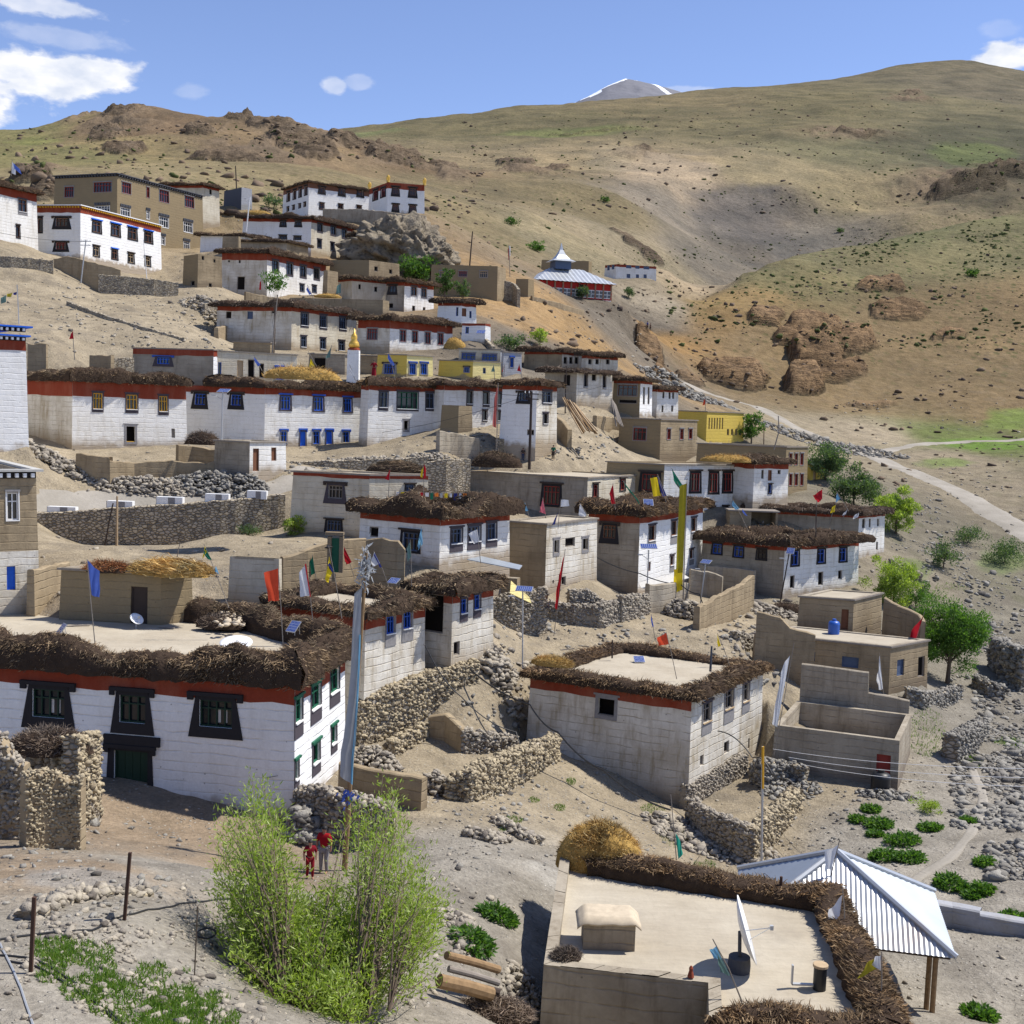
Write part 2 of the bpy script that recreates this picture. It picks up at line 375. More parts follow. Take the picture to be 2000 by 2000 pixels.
def leaf_mat(name, a, b, c3):
    t = NT(name, .6, .3); r = t.geo.outputs['Random Per Island']
    k = t.mix(r, a, b); k = t.mix(t.ramp(t.math('FRACT', t.math('MULTIPLY', r, 9.7)), .7, .9), k, c3)
    t.out(k); tr = t.N.new('ShaderNodeBsdfTranslucent'); t._in(tr, 0, t.mix(1.0, k, (1.5, 1.6, .6), 'MULTIPLY')); ms = t.N.new('ShaderNodeMixShader'); ms.inputs[0].default_value = .42
    o = t.N['Material Output']; t.L.new(t.b.outputs[0], ms.inputs[1]); t.L.new(tr.outputs[0], ms.inputs[2]); t.L.new(ms.outputs[0], o.inputs['Surface'])
leaf_mat('leaf_willow', (.17, .25, .035), (.30, .39, .07), (.42, .48, .20)); leaf_mat('leaf_green', (.045, .115, .022), (.09, .18, .035), (.14, .24, .06)); leaf_mat('leaf_dark', (.03, .075, .018), (.06, .12, .03), (.1, .17, .05))
leaf_mat('leaf_bluegreen', (.05, .09, .045), (.09, .14, .07), (.13, .19, .1))
leaf_mat('grass_blade', (.07, .15, .02), (.13, .22, .035), (.2, .26, .07))
def ground_mat():
    t = NT('ground_soil', .97, .06)
    c = t.attr('gcol', 'Color'); al = t.attr('gcol', 'Alpha')
    dist = t.math('LENGTH' if False else 'ABSOLUTE', t.sep(t.pos)[1])
    far = t.ramp(dist, 120, 330)
    n1 = t.noise(.55, detail=7, rough=.62); n2 = t.noise(.035, detail=7, rough=.6); n3 = t.noise(6.5, detail=5, rough=.7)
    c = t.mix(.65, c, t.mix(t.ramp(n1, .3, .7), (.62, .61, .60), (1.34, 1.34, 1.34)), 'MULTIPLY')
    c = t.mix(t.math('MULTIPLY', far, .75), c, t.mix(t.ramp(n2, .32, .68), (.70, .70, .70), (1.3, 1.27, 1.2)), 'MULTIPLY', ) if False else t.mix(far, c, t.mix(1.0, c, t.mix(t.ramp(n2, .32, .68), (.70, .72, .74), (1.26, 1.22, 1.16)), 'MULTIPLY'))
    # pebbles close up
    near = t.ramp(dist, 95, 50)
    ve = t.voro(5.5, None, 'F1', 'Distance'); vc = t.sep(t.voro(5.5, None, 'F1', 'Color'))
    peb = t.math('MULTIPLY', t.math('MULTIPLY', t.ramp(ve, .30, .22), t.ramp(vc[0], .66, .72)), near)
    c = t.mix(t.math('MULTIPLY', peb, .8), c, t.mix(vc[1], (.27, .25, .22), (.55, .51, .44)))
    c = t.mix(.6, c, t.mix(t.ramp(n3, .25, .75), (.42, .41, .40), (1.55, 1.55, 1.55)), 'MULTIPLY')
    dirt = t.math('MULTIPLY', t.ramp(t.noise(.28, detail=7, rough=.7, dist=.8), .50, .64), t.math('SUBTRACT', 1.0, far)); c = t.mix(t.math('MULTIPLY', dirt, .5), c, (.15, .13, .105))
    # tufts and low scrub on the slopes: alpha carries how much of it grows there
    tuft = t.math('MULTIPLY', t.ramp(t.voro(.42, t.map(t.pos, (1, .55, 1)), 'F1', 'Distance'), .34, .20), t.ramp(t.noise(.05, detail=5, rough=.65), .38, .56))
    tuft2 = t.math('MULTIPLY', t.ramp(t.noise(.9, t.map(t.pos, (1, .5, 1)), 6, .75), .56, .66), t.ramp(t.noise(.02, detail=4), .40, .62))
    c = t.mix(t.math('MULTIPLY', t.math('MULTIPLY', t.math('MAXIMUM', tuft, tuft2), al), .8, clamp=True), c, (.065, .075, .028))
    # scattered dark stones on the far slopes
    st = t.math('MULTIPLY', t.ramp(t.voro(.33, None, 'F1', 'Distance'), .20, .12), t.ramp(t.noise(.03, detail=4), .44, .56))
    c = t.mix(t.math('MULTIPLY', t.math('MULTIPLY', st, far), .7), c, (.10, .075, .055))
    rk = t.attr('rk'); sv = t.map(t.pos, (.35, .35, 1.5), (.18, .1, 0)); s1 = t.noise(.9, sv, 7, .68); s2 = t.noise(.35, detail=7, rough=.7)
    crk = t.math('MULTIPLY', t.math('MAXIMUM', t.ramp(s1, .50, .40), t.ramp(s2, .47, .38)), rk)
    c = t.mix(t.math('MULTIPLY', crk, .62), c, (.06, .042, .03))  # shade in the rock crevices painted into the soil colour
    b2 = t.math('ADD', t.math('MULTIPLY', t.math('MULTIPLY', n2, 5.0), far), t.math('MULTIPLY', n1, .30))
    b2 = t.math('ADD', b2, t.math('ADD', t.math('MULTIPLY', n3, .09), t.math('MULTIPLY', peb, .05)))
    b2 = t.math('ADD', b2, t.math('MULTIPLY', rk, t.math('ADD', t.math('MULTIPLY', s1, 2.2), t.math('MULTIPLY', s2, 2.0))))
    t.bump(b2, 1.0, 1.0); return t.out(c)
ground_mat()
t = NT('road_dirt', .97, .06); t.bump(t.noise(5, detail=5), .04); t.out(t.mix(.5, t.mix(t.ramp(t.noise(.35, detail=5), .35, .65), (.27, .245, .205), (.34, .31, .265)), t.mix(t.noise(4, detail=5), (.7, .7, .7), (1.3, 1.3, 1.3)), 'MULTIPLY'))
# ------------------------------------------------------------ the houses: one row each, measured from the place
# C=(u, v wall top, v ground, distance) of the nearest corner; L / R = how far the two visible walls run; aR / aL their directions
H = {}
def hs(key, label, C, L, R, aR, aL=None, **k):
    k.update(label=label, C=C, L=L, R=R, aR=aR, aL=90 - aR if aL is None else aL); H[key] = k
TH = dict  # thatch: h, w, o(verhang), n (twigs per metre), l (twig length)
hs('A', 'big white house in front with green framed windows and thick brushwood roof edge', (576, 1340, 1604, 46), -330, 672, 80, 9, wall='paint_plain', band=.75, th=TH(h=1.15, w=1.55, o=.42, n=520, l=.36),
   back=[(668, 1222, 52.2), (480, 1195, 58.5), (-300, 1200, 63)],
   win=[('L', 47, 1338, 143, 1424, 'T', 'dkgreen', 3), ('L', 220, 1350, 298, 1434, 'T', 'dkgreen', 2), ('L', 373, 1360, 470, 1442, 'T', 'dkgreen', 3), ('L', 208, 1462, 300, 1570, 'DB', 'dkgreen', 0),
        ('R', 572, 1366, 590, 1412, 'G', 'green', 1, 30), ('R', 608, 1338, 626, 1383, 'G', 'green', 1, 28), ('R', 645, 1305, 662, 1352, 'G', 'green', 1, 26),
        ('R', 571, 1488, 583, 1524, 'G', 'green', 0, 14), ('R', 611, 1452, 624, 1490, 'G', 'green', 0, 22), ('R', 647, 1418, 657, 1452, 'G', 'green', 0, 18)])
hs('J', 'whitewashed house on a high stone base just behind the white pole banner', (714, 1205, 1452, 56), 535, 829, 57, wall='paint_worn', band=.62, th=TH(h=0.58, w=1.3, o=.5, n=260, l=.42),
   win=[('R', 754, 1204, 771, 1238, 'G', 'blue', 2, 24), ('R', 787, 1194, 804, 1228, 'G', 'blue', 2, 24)])
hs('J3', 'white house wing with painted dark left wall shade next to the stone based house', (884, 1160, 1330, 60.5), 812, 963, 57, 30, wall='paint_worn', band=.5, th=TH(h=0.66, w=1.5, o=.55, n=240, l=.42),
   win=[('R', 900, 1170, 912, 1198, 'G', 'blue', 1, 16), ('R', 926, 1162, 938, 1190, 'G', 'blue', 1, 16), ('L', 826, 1160, 866, 1235, 'P', 'dark'), ('R', 886, 1253, 898, 1280, 'P', 'dark')])  # large dark hole on L paints in the shading of that wall
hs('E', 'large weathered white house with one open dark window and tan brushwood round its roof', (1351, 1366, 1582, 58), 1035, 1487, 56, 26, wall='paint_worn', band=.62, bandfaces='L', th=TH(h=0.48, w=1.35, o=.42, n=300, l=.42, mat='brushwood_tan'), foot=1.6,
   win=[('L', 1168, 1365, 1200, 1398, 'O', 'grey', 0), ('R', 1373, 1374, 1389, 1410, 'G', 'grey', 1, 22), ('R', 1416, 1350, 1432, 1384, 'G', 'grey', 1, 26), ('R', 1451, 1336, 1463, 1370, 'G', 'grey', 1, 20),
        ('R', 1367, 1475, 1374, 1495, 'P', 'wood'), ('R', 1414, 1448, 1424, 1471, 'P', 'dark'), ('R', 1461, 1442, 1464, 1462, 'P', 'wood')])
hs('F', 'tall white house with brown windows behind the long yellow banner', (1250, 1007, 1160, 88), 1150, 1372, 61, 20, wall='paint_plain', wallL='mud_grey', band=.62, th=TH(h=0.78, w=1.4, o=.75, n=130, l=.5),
   win=[('L', 1172, 1022, 1208, 1062, 'T', 'brown', 2), ('R', 1267, 1027, 1280, 1056, 'G', 'brown', 0, 10), ('R', 1311, 1018, 1322, 1046, 'G', 'brown', 0, 16), ('R', 1350, 1012, 1360, 1038, 'G', 'brown', 0, 16),
        ('R', 1266, 1097, 1271, 1116, 'P', 'brown'), ('R', 1309, 1086, 1316, 1104, 'G', 'brown', 0, 12), ('R', 1347, 1074, 1354, 1091, 'G', 'brown', 0, 12)])
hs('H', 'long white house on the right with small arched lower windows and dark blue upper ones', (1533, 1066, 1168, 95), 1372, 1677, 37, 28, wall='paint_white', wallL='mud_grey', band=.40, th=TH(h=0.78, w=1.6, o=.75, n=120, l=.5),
   win=[('L', 1389, 1060, 1412, 1084, 'S', 'blue', 1), ('L', 1431, 1065, 1454, 1090, 'S', 'blue', 1), ('L', 1476, 1071, 1499, 1095, 'S', 'dark', 1), ('R', 1544, 1073, 1562, 1107, 'S', 'blue', 1), ('R', 1595, 1070, 1613, 1102, 'S', 'blue', 1),
        ('R', 1638, 1068, 1655, 1099, 'S', 'blue', 1), ('R', 1543, 1124, 1552, 1149, 'P', 'dark'), ('R', 1598, 1117, 1608, 1143, 'P', 'dark'), ('R', 1637, 1114, 1645, 1131, 'P', 'dark')])
hs('G', 'white house with laundry and yak dung drying on its roof and a pale blue door', (860, 1012, 1110, 70), 704, 995, 52, 30, wall='paint_white', band=.50, th=TH(h=0.98, w=1.5, o=.6, n=160, l=.45),
   win=[('L', 721, 1029, 739, 1049, 'P', 'dark'), ('L', 781, 1036, 822, 1080, 'S', 'slate', 2), ('R', 881, 1033, 902, 1062, 'G', 'slate', 2, 16), ('R', 915, 1028, 938, 1058, 'G', 'slate', 2, 16), ('R', 951, 1022, 969, 1054, 'G', 'slate', 2, 14)])
hs('G2', 'stained pale flat roofed house with wide grey window at the end of the road wall', (722, 926, 1062, 80), 573, 836, 30, 14, wall='paint_cream', band=.35, parapet=.12,
   win=[('L', 634, 944, 676, 984, 'T', 'greyf', 3), ('L', 634, 1014, 670, 1040, 'S', 'slate', 3), ('R', 790, 945, 812, 960, 'S', 'slate', 2)])
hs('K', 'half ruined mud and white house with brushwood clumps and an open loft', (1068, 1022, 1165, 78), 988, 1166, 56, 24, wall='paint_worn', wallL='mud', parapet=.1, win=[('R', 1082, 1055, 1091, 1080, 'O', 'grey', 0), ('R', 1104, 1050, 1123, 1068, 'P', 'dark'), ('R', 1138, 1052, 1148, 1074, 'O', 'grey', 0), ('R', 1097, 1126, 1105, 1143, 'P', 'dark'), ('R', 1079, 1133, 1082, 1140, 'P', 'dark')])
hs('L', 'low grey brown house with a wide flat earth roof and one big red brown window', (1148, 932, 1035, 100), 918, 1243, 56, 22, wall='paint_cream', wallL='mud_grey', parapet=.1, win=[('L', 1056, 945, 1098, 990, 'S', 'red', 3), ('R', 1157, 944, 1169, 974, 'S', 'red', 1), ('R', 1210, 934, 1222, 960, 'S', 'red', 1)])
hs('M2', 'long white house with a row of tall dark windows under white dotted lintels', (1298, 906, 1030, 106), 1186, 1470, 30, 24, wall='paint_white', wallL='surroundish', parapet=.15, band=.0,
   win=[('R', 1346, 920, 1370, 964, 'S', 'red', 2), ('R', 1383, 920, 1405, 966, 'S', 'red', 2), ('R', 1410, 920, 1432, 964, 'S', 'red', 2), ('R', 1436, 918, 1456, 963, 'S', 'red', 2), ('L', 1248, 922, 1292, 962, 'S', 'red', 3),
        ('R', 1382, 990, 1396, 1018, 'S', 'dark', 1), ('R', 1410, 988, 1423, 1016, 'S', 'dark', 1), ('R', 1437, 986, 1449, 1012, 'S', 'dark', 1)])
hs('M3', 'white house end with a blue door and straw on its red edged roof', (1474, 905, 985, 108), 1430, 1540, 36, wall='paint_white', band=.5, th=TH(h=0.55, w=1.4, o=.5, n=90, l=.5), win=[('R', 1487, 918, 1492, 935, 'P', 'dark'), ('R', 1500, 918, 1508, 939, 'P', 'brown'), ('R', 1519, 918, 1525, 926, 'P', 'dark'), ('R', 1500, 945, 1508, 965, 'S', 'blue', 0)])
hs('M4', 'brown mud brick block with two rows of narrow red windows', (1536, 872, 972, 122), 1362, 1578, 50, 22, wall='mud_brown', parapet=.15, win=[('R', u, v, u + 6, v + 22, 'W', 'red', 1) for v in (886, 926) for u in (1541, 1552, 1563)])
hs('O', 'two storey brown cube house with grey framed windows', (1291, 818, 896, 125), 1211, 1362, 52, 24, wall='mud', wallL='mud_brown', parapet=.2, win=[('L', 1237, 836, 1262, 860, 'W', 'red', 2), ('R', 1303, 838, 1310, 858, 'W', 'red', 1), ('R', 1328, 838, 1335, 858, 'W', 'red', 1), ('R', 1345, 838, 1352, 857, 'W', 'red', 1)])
hs('Y', 'yellow painted building with rows of white pillars', (1381, 803, 866, 140), 1304, 1453, 45, 20, wall='yellow_plaster', parapet=.25, win=[('R', 1384 + i * 5.2, 816, 1386.5 + i * 5.2, 838, 'P', 'dark') for i in range(6)] + [('R', 1420 + i * 8, 838, 1424 + i * 8, 850, 'P', 'dark') for i in range(4)])
hs('B', 'white house with a broad red band and three yellow framed windows, below the dirt slope', (142, 744, 878, 98), -10, 363, 36, 40, wall='paint_white', wallL='paint_worn', band=1.25, th=TH(h=0.90, w=1.6, o=.42, n=150, l=.45),
   win=[('R', 182, 768, 200, 799, 'G', 'yellow', 2, 6), ('R', 247, 771, 268, 800, 'G', 'yellow', 2, 7), ('R', 311, 774, 327, 804, 'G', 'yellow', 2, 7), ('R', 247, 833, 264, 863, 'O', 'yellow', 0), ('R', 335, 837, 342, 855, 'P', 'wood')])
hs('C', 'long white house with bright blue windows and two blue doors', (518, 757, 872, 108), 352, 711, 37, 20, wall='paint_white', wallL='paint_plain', band=.6, th=TH(h=0.74, w=1.7, o=.40, n=140, l=.45),
   win=[('L', 375, 766, 406, 799, 'T', 'blue', 2), ('L', 446, 768, 476, 800, 'T', 'blue', 2), ('R', 545, 771, 570, 803, 'S', 'bblue', 2), ('R', 610, 773, 634, 805, 'S', 'bblue', 2), ('R', 669, 776, 689, 807, 'S', 'bblue', 2),
        ('R', 546, 840, 562, 868, 'N', 'bblue', 1), ('R', 584, 840, 599, 885, 'D', 'bblue', 0), ('R', 610, 840, 626, 868, 'N', 'bblue', 1), ('R', 635, 840, 651, 886, 'D', 'bblue', 0), ('R', 668, 841, 684, 868, 'N', 'bblue', 1)])
hs('D', 'white house with one wide green window between two narrow ones', (721, 752, 873, 110), 706, 864, 36, 60, wall='paint_white', band=.45, th=TH(h=0.74, w=1.6, o=.40, n=140, l=.45),
   win=[('R', 741, 766, 757, 796, 'G', 'slate', 1, 6), ('R', 776, 766, 816, 799, 'G', 'dgreen', 3, 4), ('R', 832, 768, 848, 798, 'G', 'slate', 1, 5), ('R', 789, 822, 798, 840, 'O', 'grey', 1)])
hs('Q1', 'white house with four narrow dark windows behind the mud porch', (868, 752, 850, 113), 850, 985, 34, 50, wall='paint_white', band=.45, th=TH(h=0.62, w=1.6, o=.6, n=100, l=.5),
   win=[('R', 912, 764, 923, 789, 'G', 'dark', 0, 4), ('R', 944, 766, 955, 790, 'G', 'dark', 0, 5), ('R', 973, 768, 982, 790, 'G', 'dark', 0, 5), ('R', 943, 802, 951, 821, 'G', 'dark', 0, 3), ('R', 972, 803, 980, 822, 'G', 'dark', 0, 2)])
hs('Q2', 'corner house with one shaded wall and a wide blue window beside the dark pole', (1049, 753, 878, 108), 982, 1088, 56, 24, wall='paint_worn', wallL='paint_plain', band=.45, th=TH(h=0.62, w=1.6, o=.6, n=100, l=.5),
   win=[('L', 1009, 765, 1036, 789, 'T', 'slate', 2), ('R', 1060, 765, 1077, 787, 'G', 'slate', 2, 3), ('R', 1061, 808, 1070, 828, 'G', 'dark', 0, 2), ('L', 1029, 839, 1043, 850, 'P', 'dark')])
hs('R', 'white stained house with a tall dark doorway above the stacked poles', (1127, 728, 797, 128), 1065, 1196, 40, 26, wall='paint_worn', wallL='mud_grey', th=TH(h=0.47, w=1.4, o=.6, n=70, l=.55),
   win=[('L', 1100, 731, 1114, 754, 'P', 'dark'), ('R', 1141, 732, 1147, 756, 'G', 'dark', 0, 2), ('R', 1156, 730, 1165, 744, 'P', 'dark'), ('R', 1178, 734, 1183, 758, 'G', 'dark', 0, 2)])
hs('S1', 'mud walled house with a low brushwood roof under the bare spur', (1098, 688, 728, 148), 1025, 1140, 40, 20, wall='paint_worn', wallL='mud', th=TH(h=0.55, w=1.4, o=.6, n=60, l=.6), band=.3, win=[('R', u, 697, u + 7, 711, 'P', 'dark') for u in (1101, 1112, 1123)])
hs('S2', 'small white house with dark square windows at the top of the lane', (1146, 694, 735, 146), 1137, 1207, 34, 40, wall='paint_worn', band=.35, th=TH(h=0.47, w=1.4, o=.6, n=60, l=.6), win=[('R', u, 701, u + 7, 712, 'P', 'dark') for u in (1149, 1163, 1184)])
hs('T', 'house with a dark glazed upper room and white pillars', (1251, 744, 815, 132), 1199, 1274, 60, 18, wall='paint_plain', wallL='mud_brown', th=TH(h=0.55, w=1.5, o=.7, n=70, l=.55), band=.3,
   win=[('L', 1207, 752, 1244, 773, 'W', 'brown', 3), ('L', 1208, 780, 1244, 788, 'P', 'dark'), ('R', 1256, 756, 1260, 790, 'P', 'dark'), ('R', 1265, 756, 1269, 790, 'P', 'dark')])
hs('U', 'small white house with five little dark windows at the end of the row', (1284, 760, 818, 138), 1272, 1325, 38, 30, wall='paint_white', band=.3, th=TH(h=0.39, w=1.3, o=.5, n=60, l=.55),
   win=[('R', 1294, 765, 1298, 778, 'P', 'dark'), ('R', 1306, 766, 1310, 779, 'P', 'dark'), ('R', 1313, 766, 1317, 779, 'P', 'dark'), ('R', 1292, 792, 1296, 805, 'P', 'dark'), ('R', 1311, 792, 1315, 804, 'P', 'dark')])
hs('V', 'shaded white house with a short red band and one bright blue window', (417, 682, 755, 118), 260, 424, 60, 14, wall='paint_plain', wallL='mud_grey', band=.7, parapet=.1, win=[('L', 300, 696, 338, 716, 'T', 'bblue', 3)])
hs('W', 'low cracked pale house with blue doors and a pinkish shutter', (424, 684, 748, 119), 418, 580, 26, 50, wall='paint_cream', parapet=.12, win=[('R', 422, 704, 434, 736, 'N', 'bblue', 0), ('R', 463, 704, 475, 736, 'P', 'pale'), ('R', 484, 702, 497, 738, 'P', 'dark'), ('R', 506, 710, 516, 738, 'P', 'dark'), ('R', 537, 716, 555, 742, 'N', 'bblue', 1)])
hs('N3', 'three storey weathered white house with slate blue windows and leaning poles', (570, 600, 684, 142), 425, 696, 54, 16, wall='paint_cream', wallL='paint_worn', band=.5, th=TH(h=0.74, w=1.8, o=.7, n=80, l=.6),
   win=[('R', 588, 612, 602, 636, 'G', 'slate', 2, 4), ('R', 625, 616, 638, 640, 'G', 'slate', 2, 4), ('R', 663, 620, 676, 643, 'G', 'slate', 2, 4), ('R', 588, 657, 598, 678, 'G', 'slate', 1, 0), ('R', 626, 661, 636, 682, 'G', 'slate', 1, 0),
        ('R', 662, 666, 673, 685, 'G', 'slate', 1, 0), ('L', 441, 608, 452, 622, 'P', 'dark'), ('L', 483, 608, 494, 623, 'P', 'slate'), ('L', 530, 607, 540, 612, 'P', 'dark')])
hs('N4', 'white house with five red framed windows and a broad red band', (762, 626, 690, 145), 700, 884, 43, 14, wall='paint_white', wallL='paint_worn', band=.95, th=TH(h=0.74, w=1.8, o=.7, n=80, l=.6),
   win=[('L', 717, 642, 737, 663, 'W', 'redp', 3), ('R', 781, 645, 793, 667, 'W', 'redp', 1), ('R', 805, 647, 816, 669, 'W', 'redp', 1), ('R', 830, 649, 841, 671, 'W', 'redp', 1), ('R', 855, 651, 866, 673, 'W', 'redp', 1)])
hs('N2', 'three storey white house with eight dark windows under a drooping brushwood roof', (522, 495, 588, 168), 434, 637, 62, 12, wall='paint_white', wallL='paint_worn', band=.95, th=TH(h=0.82, w=1.9, o=.7, n=70, l=.6),
   win=[('R', 532, 509, 544, 531, 'G', 'dark', 1, 3), ('R', 560, 514, 572, 537, 'G', 'dark', 1, 3), ('R', 586, 519, 598, 541, 'G', 'dark', 1, 3), ('R', 613, 524, 624, 545, 'G', 'dark', 1, 3), ('R', 586, 556, 594, 569, 'G', 'slate', 1, 0), ('R', 610, 558, 618, 571, 'G', 'slate', 1, 0),
        ('L', 463, 540, 478, 566, 'P', 'dark'), ('L', 445, 508, 449, 512, 'P', 'dark'), ('L', 466, 508, 470, 514, 'P', 'dark')])
hs('N1', 'big white house high on the slope with three rows of black framed windows', (608, 428, 497, 195), 475, 691, 60, 8, wall='paint_cream', wallL='paint_plain', band=.5, th=TH(h=0.78, w=1.9, o=.7, n=60, l=.65),
   win=[('L', 546, 430, 560, 444, 'T', 'dark', 1), ('L', 575, 430, 590, 444, 'T', 'dark', 1), ('L', 544, 459, 561, 468, 'S', 'dark', 1), ('L', 573, 461, 589, 469, 'S', 'dark', 1), ('R', 620, 437, 630, 452, 'G', 'dark', 1, 3), ('R', 646, 442, 656, 458, 'G', 'dark', 1, 3), ('R', 668, 448, 677, 464, 'G', 'dark', 1, 3),
        ('R', 620, 468, 628, 484, 'G', 'slate', 0, 0), ('R', 646, 474, 653, 490, 'G', 'slate', 0, 0), ('R', 667, 479, 674, 491, 'G', 'slate', 0, 0)])
hs('N1b', 'little white house with brown windows tucked beneath the rock', (690, 462, 510, 197), 686, 728, 56, 20, wall='paint_white', band=.4, th=TH(h=0.70, w=1.4, o=.6, n=60, l=.65), win=[('R', 698, 478, 704, 494, 'P', 'dark'), ('R', 714, 484, 719, 498, 'P', 'dark')])
hs('N5', 'pale mud house with two tiny windows and a sagging brushwood roof', (688, 545, 600, 171), 660, 757, 24, 44, wall='paint_cream', th=TH(h=0.62, w=1.6, o=.6, n=60, l=.65), band=.3, win=[('R', 700, 555, 705, 565, 'P', 'dark'), ('R', 731, 560, 737, 570, 'P', 'dark')])
hs('N6', 'white house with a dark shaded porch and two brown upper windows', (790, 551, 612, 168), 755, 847, 52, 16, wall='paint_white', wallL='mud_grey', band=.5, th=TH(h=0.70, w=1.7, o=.7, n=60, l=.65), win=[('R', 803, 560, 814, 577, 'G', 'brown', 1, 2), ('R', 823, 563, 833, 580, 'G', 'brown', 1, 3), ('R', 805, 597, 811, 608, 'P', 'dark'), ('R', 826, 600, 831, 610, 'P', 'dark'), ('L', 757, 556, 776, 576, 'T', 'dark', 1), ('L', 756, 592, 768, 602, 'P', 'dark')])
hs('M', 'long white monastery building with brown windows on the highest terrace', (604, 356, 425, 230), 554, 724, 36, 54, wall='paint_plain', band=1.0, bandmat='wood_brown', th=TH(h=0.55, w=1.2, o=.4, n=40, l=.6),
   win=[('L', u, v, u + 7, v + 20, 'S', 'brown', 1) for u, v in ((560, 374), (572, 370), (583, 366), (594, 362))] + [('L', u, v, u + 5, v + 9, 'S', 'brown', 0) for u, v in ((560, 404), (571, 401), (583, 398), (593, 395))] +
       [('R', 621, 364, 636, 380, 'T', 'brown', 2), ('R', 660, 367, 675, 384, 'T', 'brown', 2), ('R', 696, 370, 711, 386, 'T', 'brown', 2), ('R', 623, 396, 634, 410, 'S', 'brown', 1), ('R', 660, 398, 671, 408, 'S', 'brown', 1), ('R', 696, 401, 707, 409, 'S', 'brown', 1)])
hs('M1', 'white monastery wing with a red cornice and golden corner finials', (758, 356, 418, 226), 722, 829, 14, 60, wall='paint_plain', band=1.1, bandmat='red_band', parapet=.5, parapetmat='red_band',
   win=[('R', 764, 364, 781, 384, 'T', 'brown', 3), ('R', 797, 366, 815, 387, 'T', 'brown', 3), ('R', 765, 398, 780, 415, 'T', 'brown', 3), ('R', 798, 400, 814, 418, 'T', 'brown', 3), ('L', 728, 370, 739, 392, 'S', 'red', 2), ('L', 743, 366, 754, 386, 'S', 'red', 2)])
hs('T1', 'bright white house with blue lintels under an ornate striped cornice', (157, 402, 506, 160), 30, 314, 70, 12, wall='paint_plain', band=.9, cornice='gold', parapet=.1,
   win=[('R', 179, 430, 199, 456, 'S', 'redb', 1), ('R', 216, 437, 236, 463, 'S', 'redb', 1), ('R', 249, 444, 269, 470, 'S', 'redb', 1), ('R', 281, 451, 299, 476, 'S', 'redb', 1), ('R', 181, 480, 195, 502, 'S', 'pale', 1), ('R', 217, 486, 231, 508, 'S', 'redb', 1), ('R', 249, 494, 263, 515, 'S', 'pale', 1), ('R', 282, 501, 295, 521, 'S', 'pale', 1),
        ('L', 103, 424, 138, 448, 'T', 'brown', 2), ('L', 104, 472, 134, 492, 'T', 'red', 2), ('L', 72, 424, 84, 456, 'S', 'brown', 0)])
hs('T2', 'tall brown mud brick building with a dark ornate cornice and pink framed windows', (229, 340, 470, 180), 107, 396, 64, 20, wall='mud_brown', cornice='grey', parapet=.1,
   win=[('R', 238, 357, 256, 378, 'W', 'red', 3), ('R', 286, 366, 292, 386, 'W', 'red', 1), ('R', 311, 372, 330, 395, 'W', 'red', 3), ('R', 361, 384, 379, 405, 'W', 'red', 3), ('R', 236, 406, 254, 422, 'H', 'white', 3), ('R', 286, 412, 292, 428, 'H', 'white', 1), ('R', 311, 424, 329, 444, 'H', 'white', 3),
        ('R', 359, 434, 376, 454, 'H', 'white', 3), ('R', 315, 462, 322, 478, 'H', 'white', 1), ('R', 359, 472, 370, 487, 'H', 'white', 2), ('L', 183, 356, 218, 375, 'W', 'red', 5), ('L', 126, 365, 144, 385, 'W', 'red', 3), ('L', 186, 402, 214, 416, 'H', 'white', 4)])
hs('T0', 'white house at the left edge with a brushwood roof and a flagpole', (-120, 340, 470, 146), -200, 71, 60, 20, wall='paint_white', band=1.0, bandmat='red_band', th=TH(h=0.94, w=1.6, o=.6, n=70, l=.6), win=[('R', 36, 390, 52, 414, 'G', 'brown', 1, 6), ('R', 31, 440, 40, 466, 'S', 'brown', 0)])
hs('T3', 'cream house with a red brown thatched edge behind the brown block', (395, 362, 440, 203), 322, 428, 56, 14, wall='paint_cream', band=.4, th=TH(h=0.55, w=1.4, o=.6, n=50, l=.65, mat='brushwood_tan'), win=[('R', 409, 369, 414, 380, 'P', 'dark')])
hs('m1', 'small square mud hut with three slit windows on the upper lane', (387, 496, 558, 157), 359, 433, 44, wall='mud', wallL='mud_brown', parapet=.1, win=[('R', 394, 500, 399, 508, 'P', 'dark'), ('R', 417, 506, 421, 513, 'P', 'dark'), ('R', 408, 553, 414, 566, 'P', 'dark'), ('L', 372, 548, 380, 558, 'P', 'dark')])
hs('m2', 'shaded white house with a drooping brushwood edge behind the mud hut', (478, 462, 500, 186), 392, 520, 60, 6, wall='paint_plain', th=TH(h=0.62, w=1.8, o=.6, n=50, l=.65))
hs('m3', 'narrow mud box house beside the long thatched roof', (466, 462, 496, 178), 435, 470, 60, 4, wall='mud', parapet=.1)
hs('g1', 'grey tin clad hut below the hillside', (472, 366, 402, 212), 438, 492, 44, wall='cement', wallL='slate_grey', parapet=.05)
hs('P', 'tall white tower with a blue and white dotted cornice at the left edge', (-60, 652, 885, 85), -160, 50, 36, wall='paint_plain', band=1.0, cornice='blue', parapet=.1)
hs('Z', 'mud and rough white house with a striped cornice, cut off at the left edge', (-90, 922, 1238, 57), -200, 70, 36, wall='mud', wall2=('paint_worn', 1085), cornice='stripe', parapet=.55, win=[('R', 13, 962, 36, 1016, 'W', 'white', 1), ('R', 13, 1106, 30, 1152, 'P', 'bblue')])
hs('s1', 'low whitewashed shed with a brown door beside the street lamp', (488, 862, 930, 91), 420, 558, 52, 24, wall='paint_white', wallL='mud_grey', parapet=.08, win=[('R', 494, 876, 506, 920, 'P', 'brown'), ('R', 530, 874, 540, 900, 'P', 'brown')])
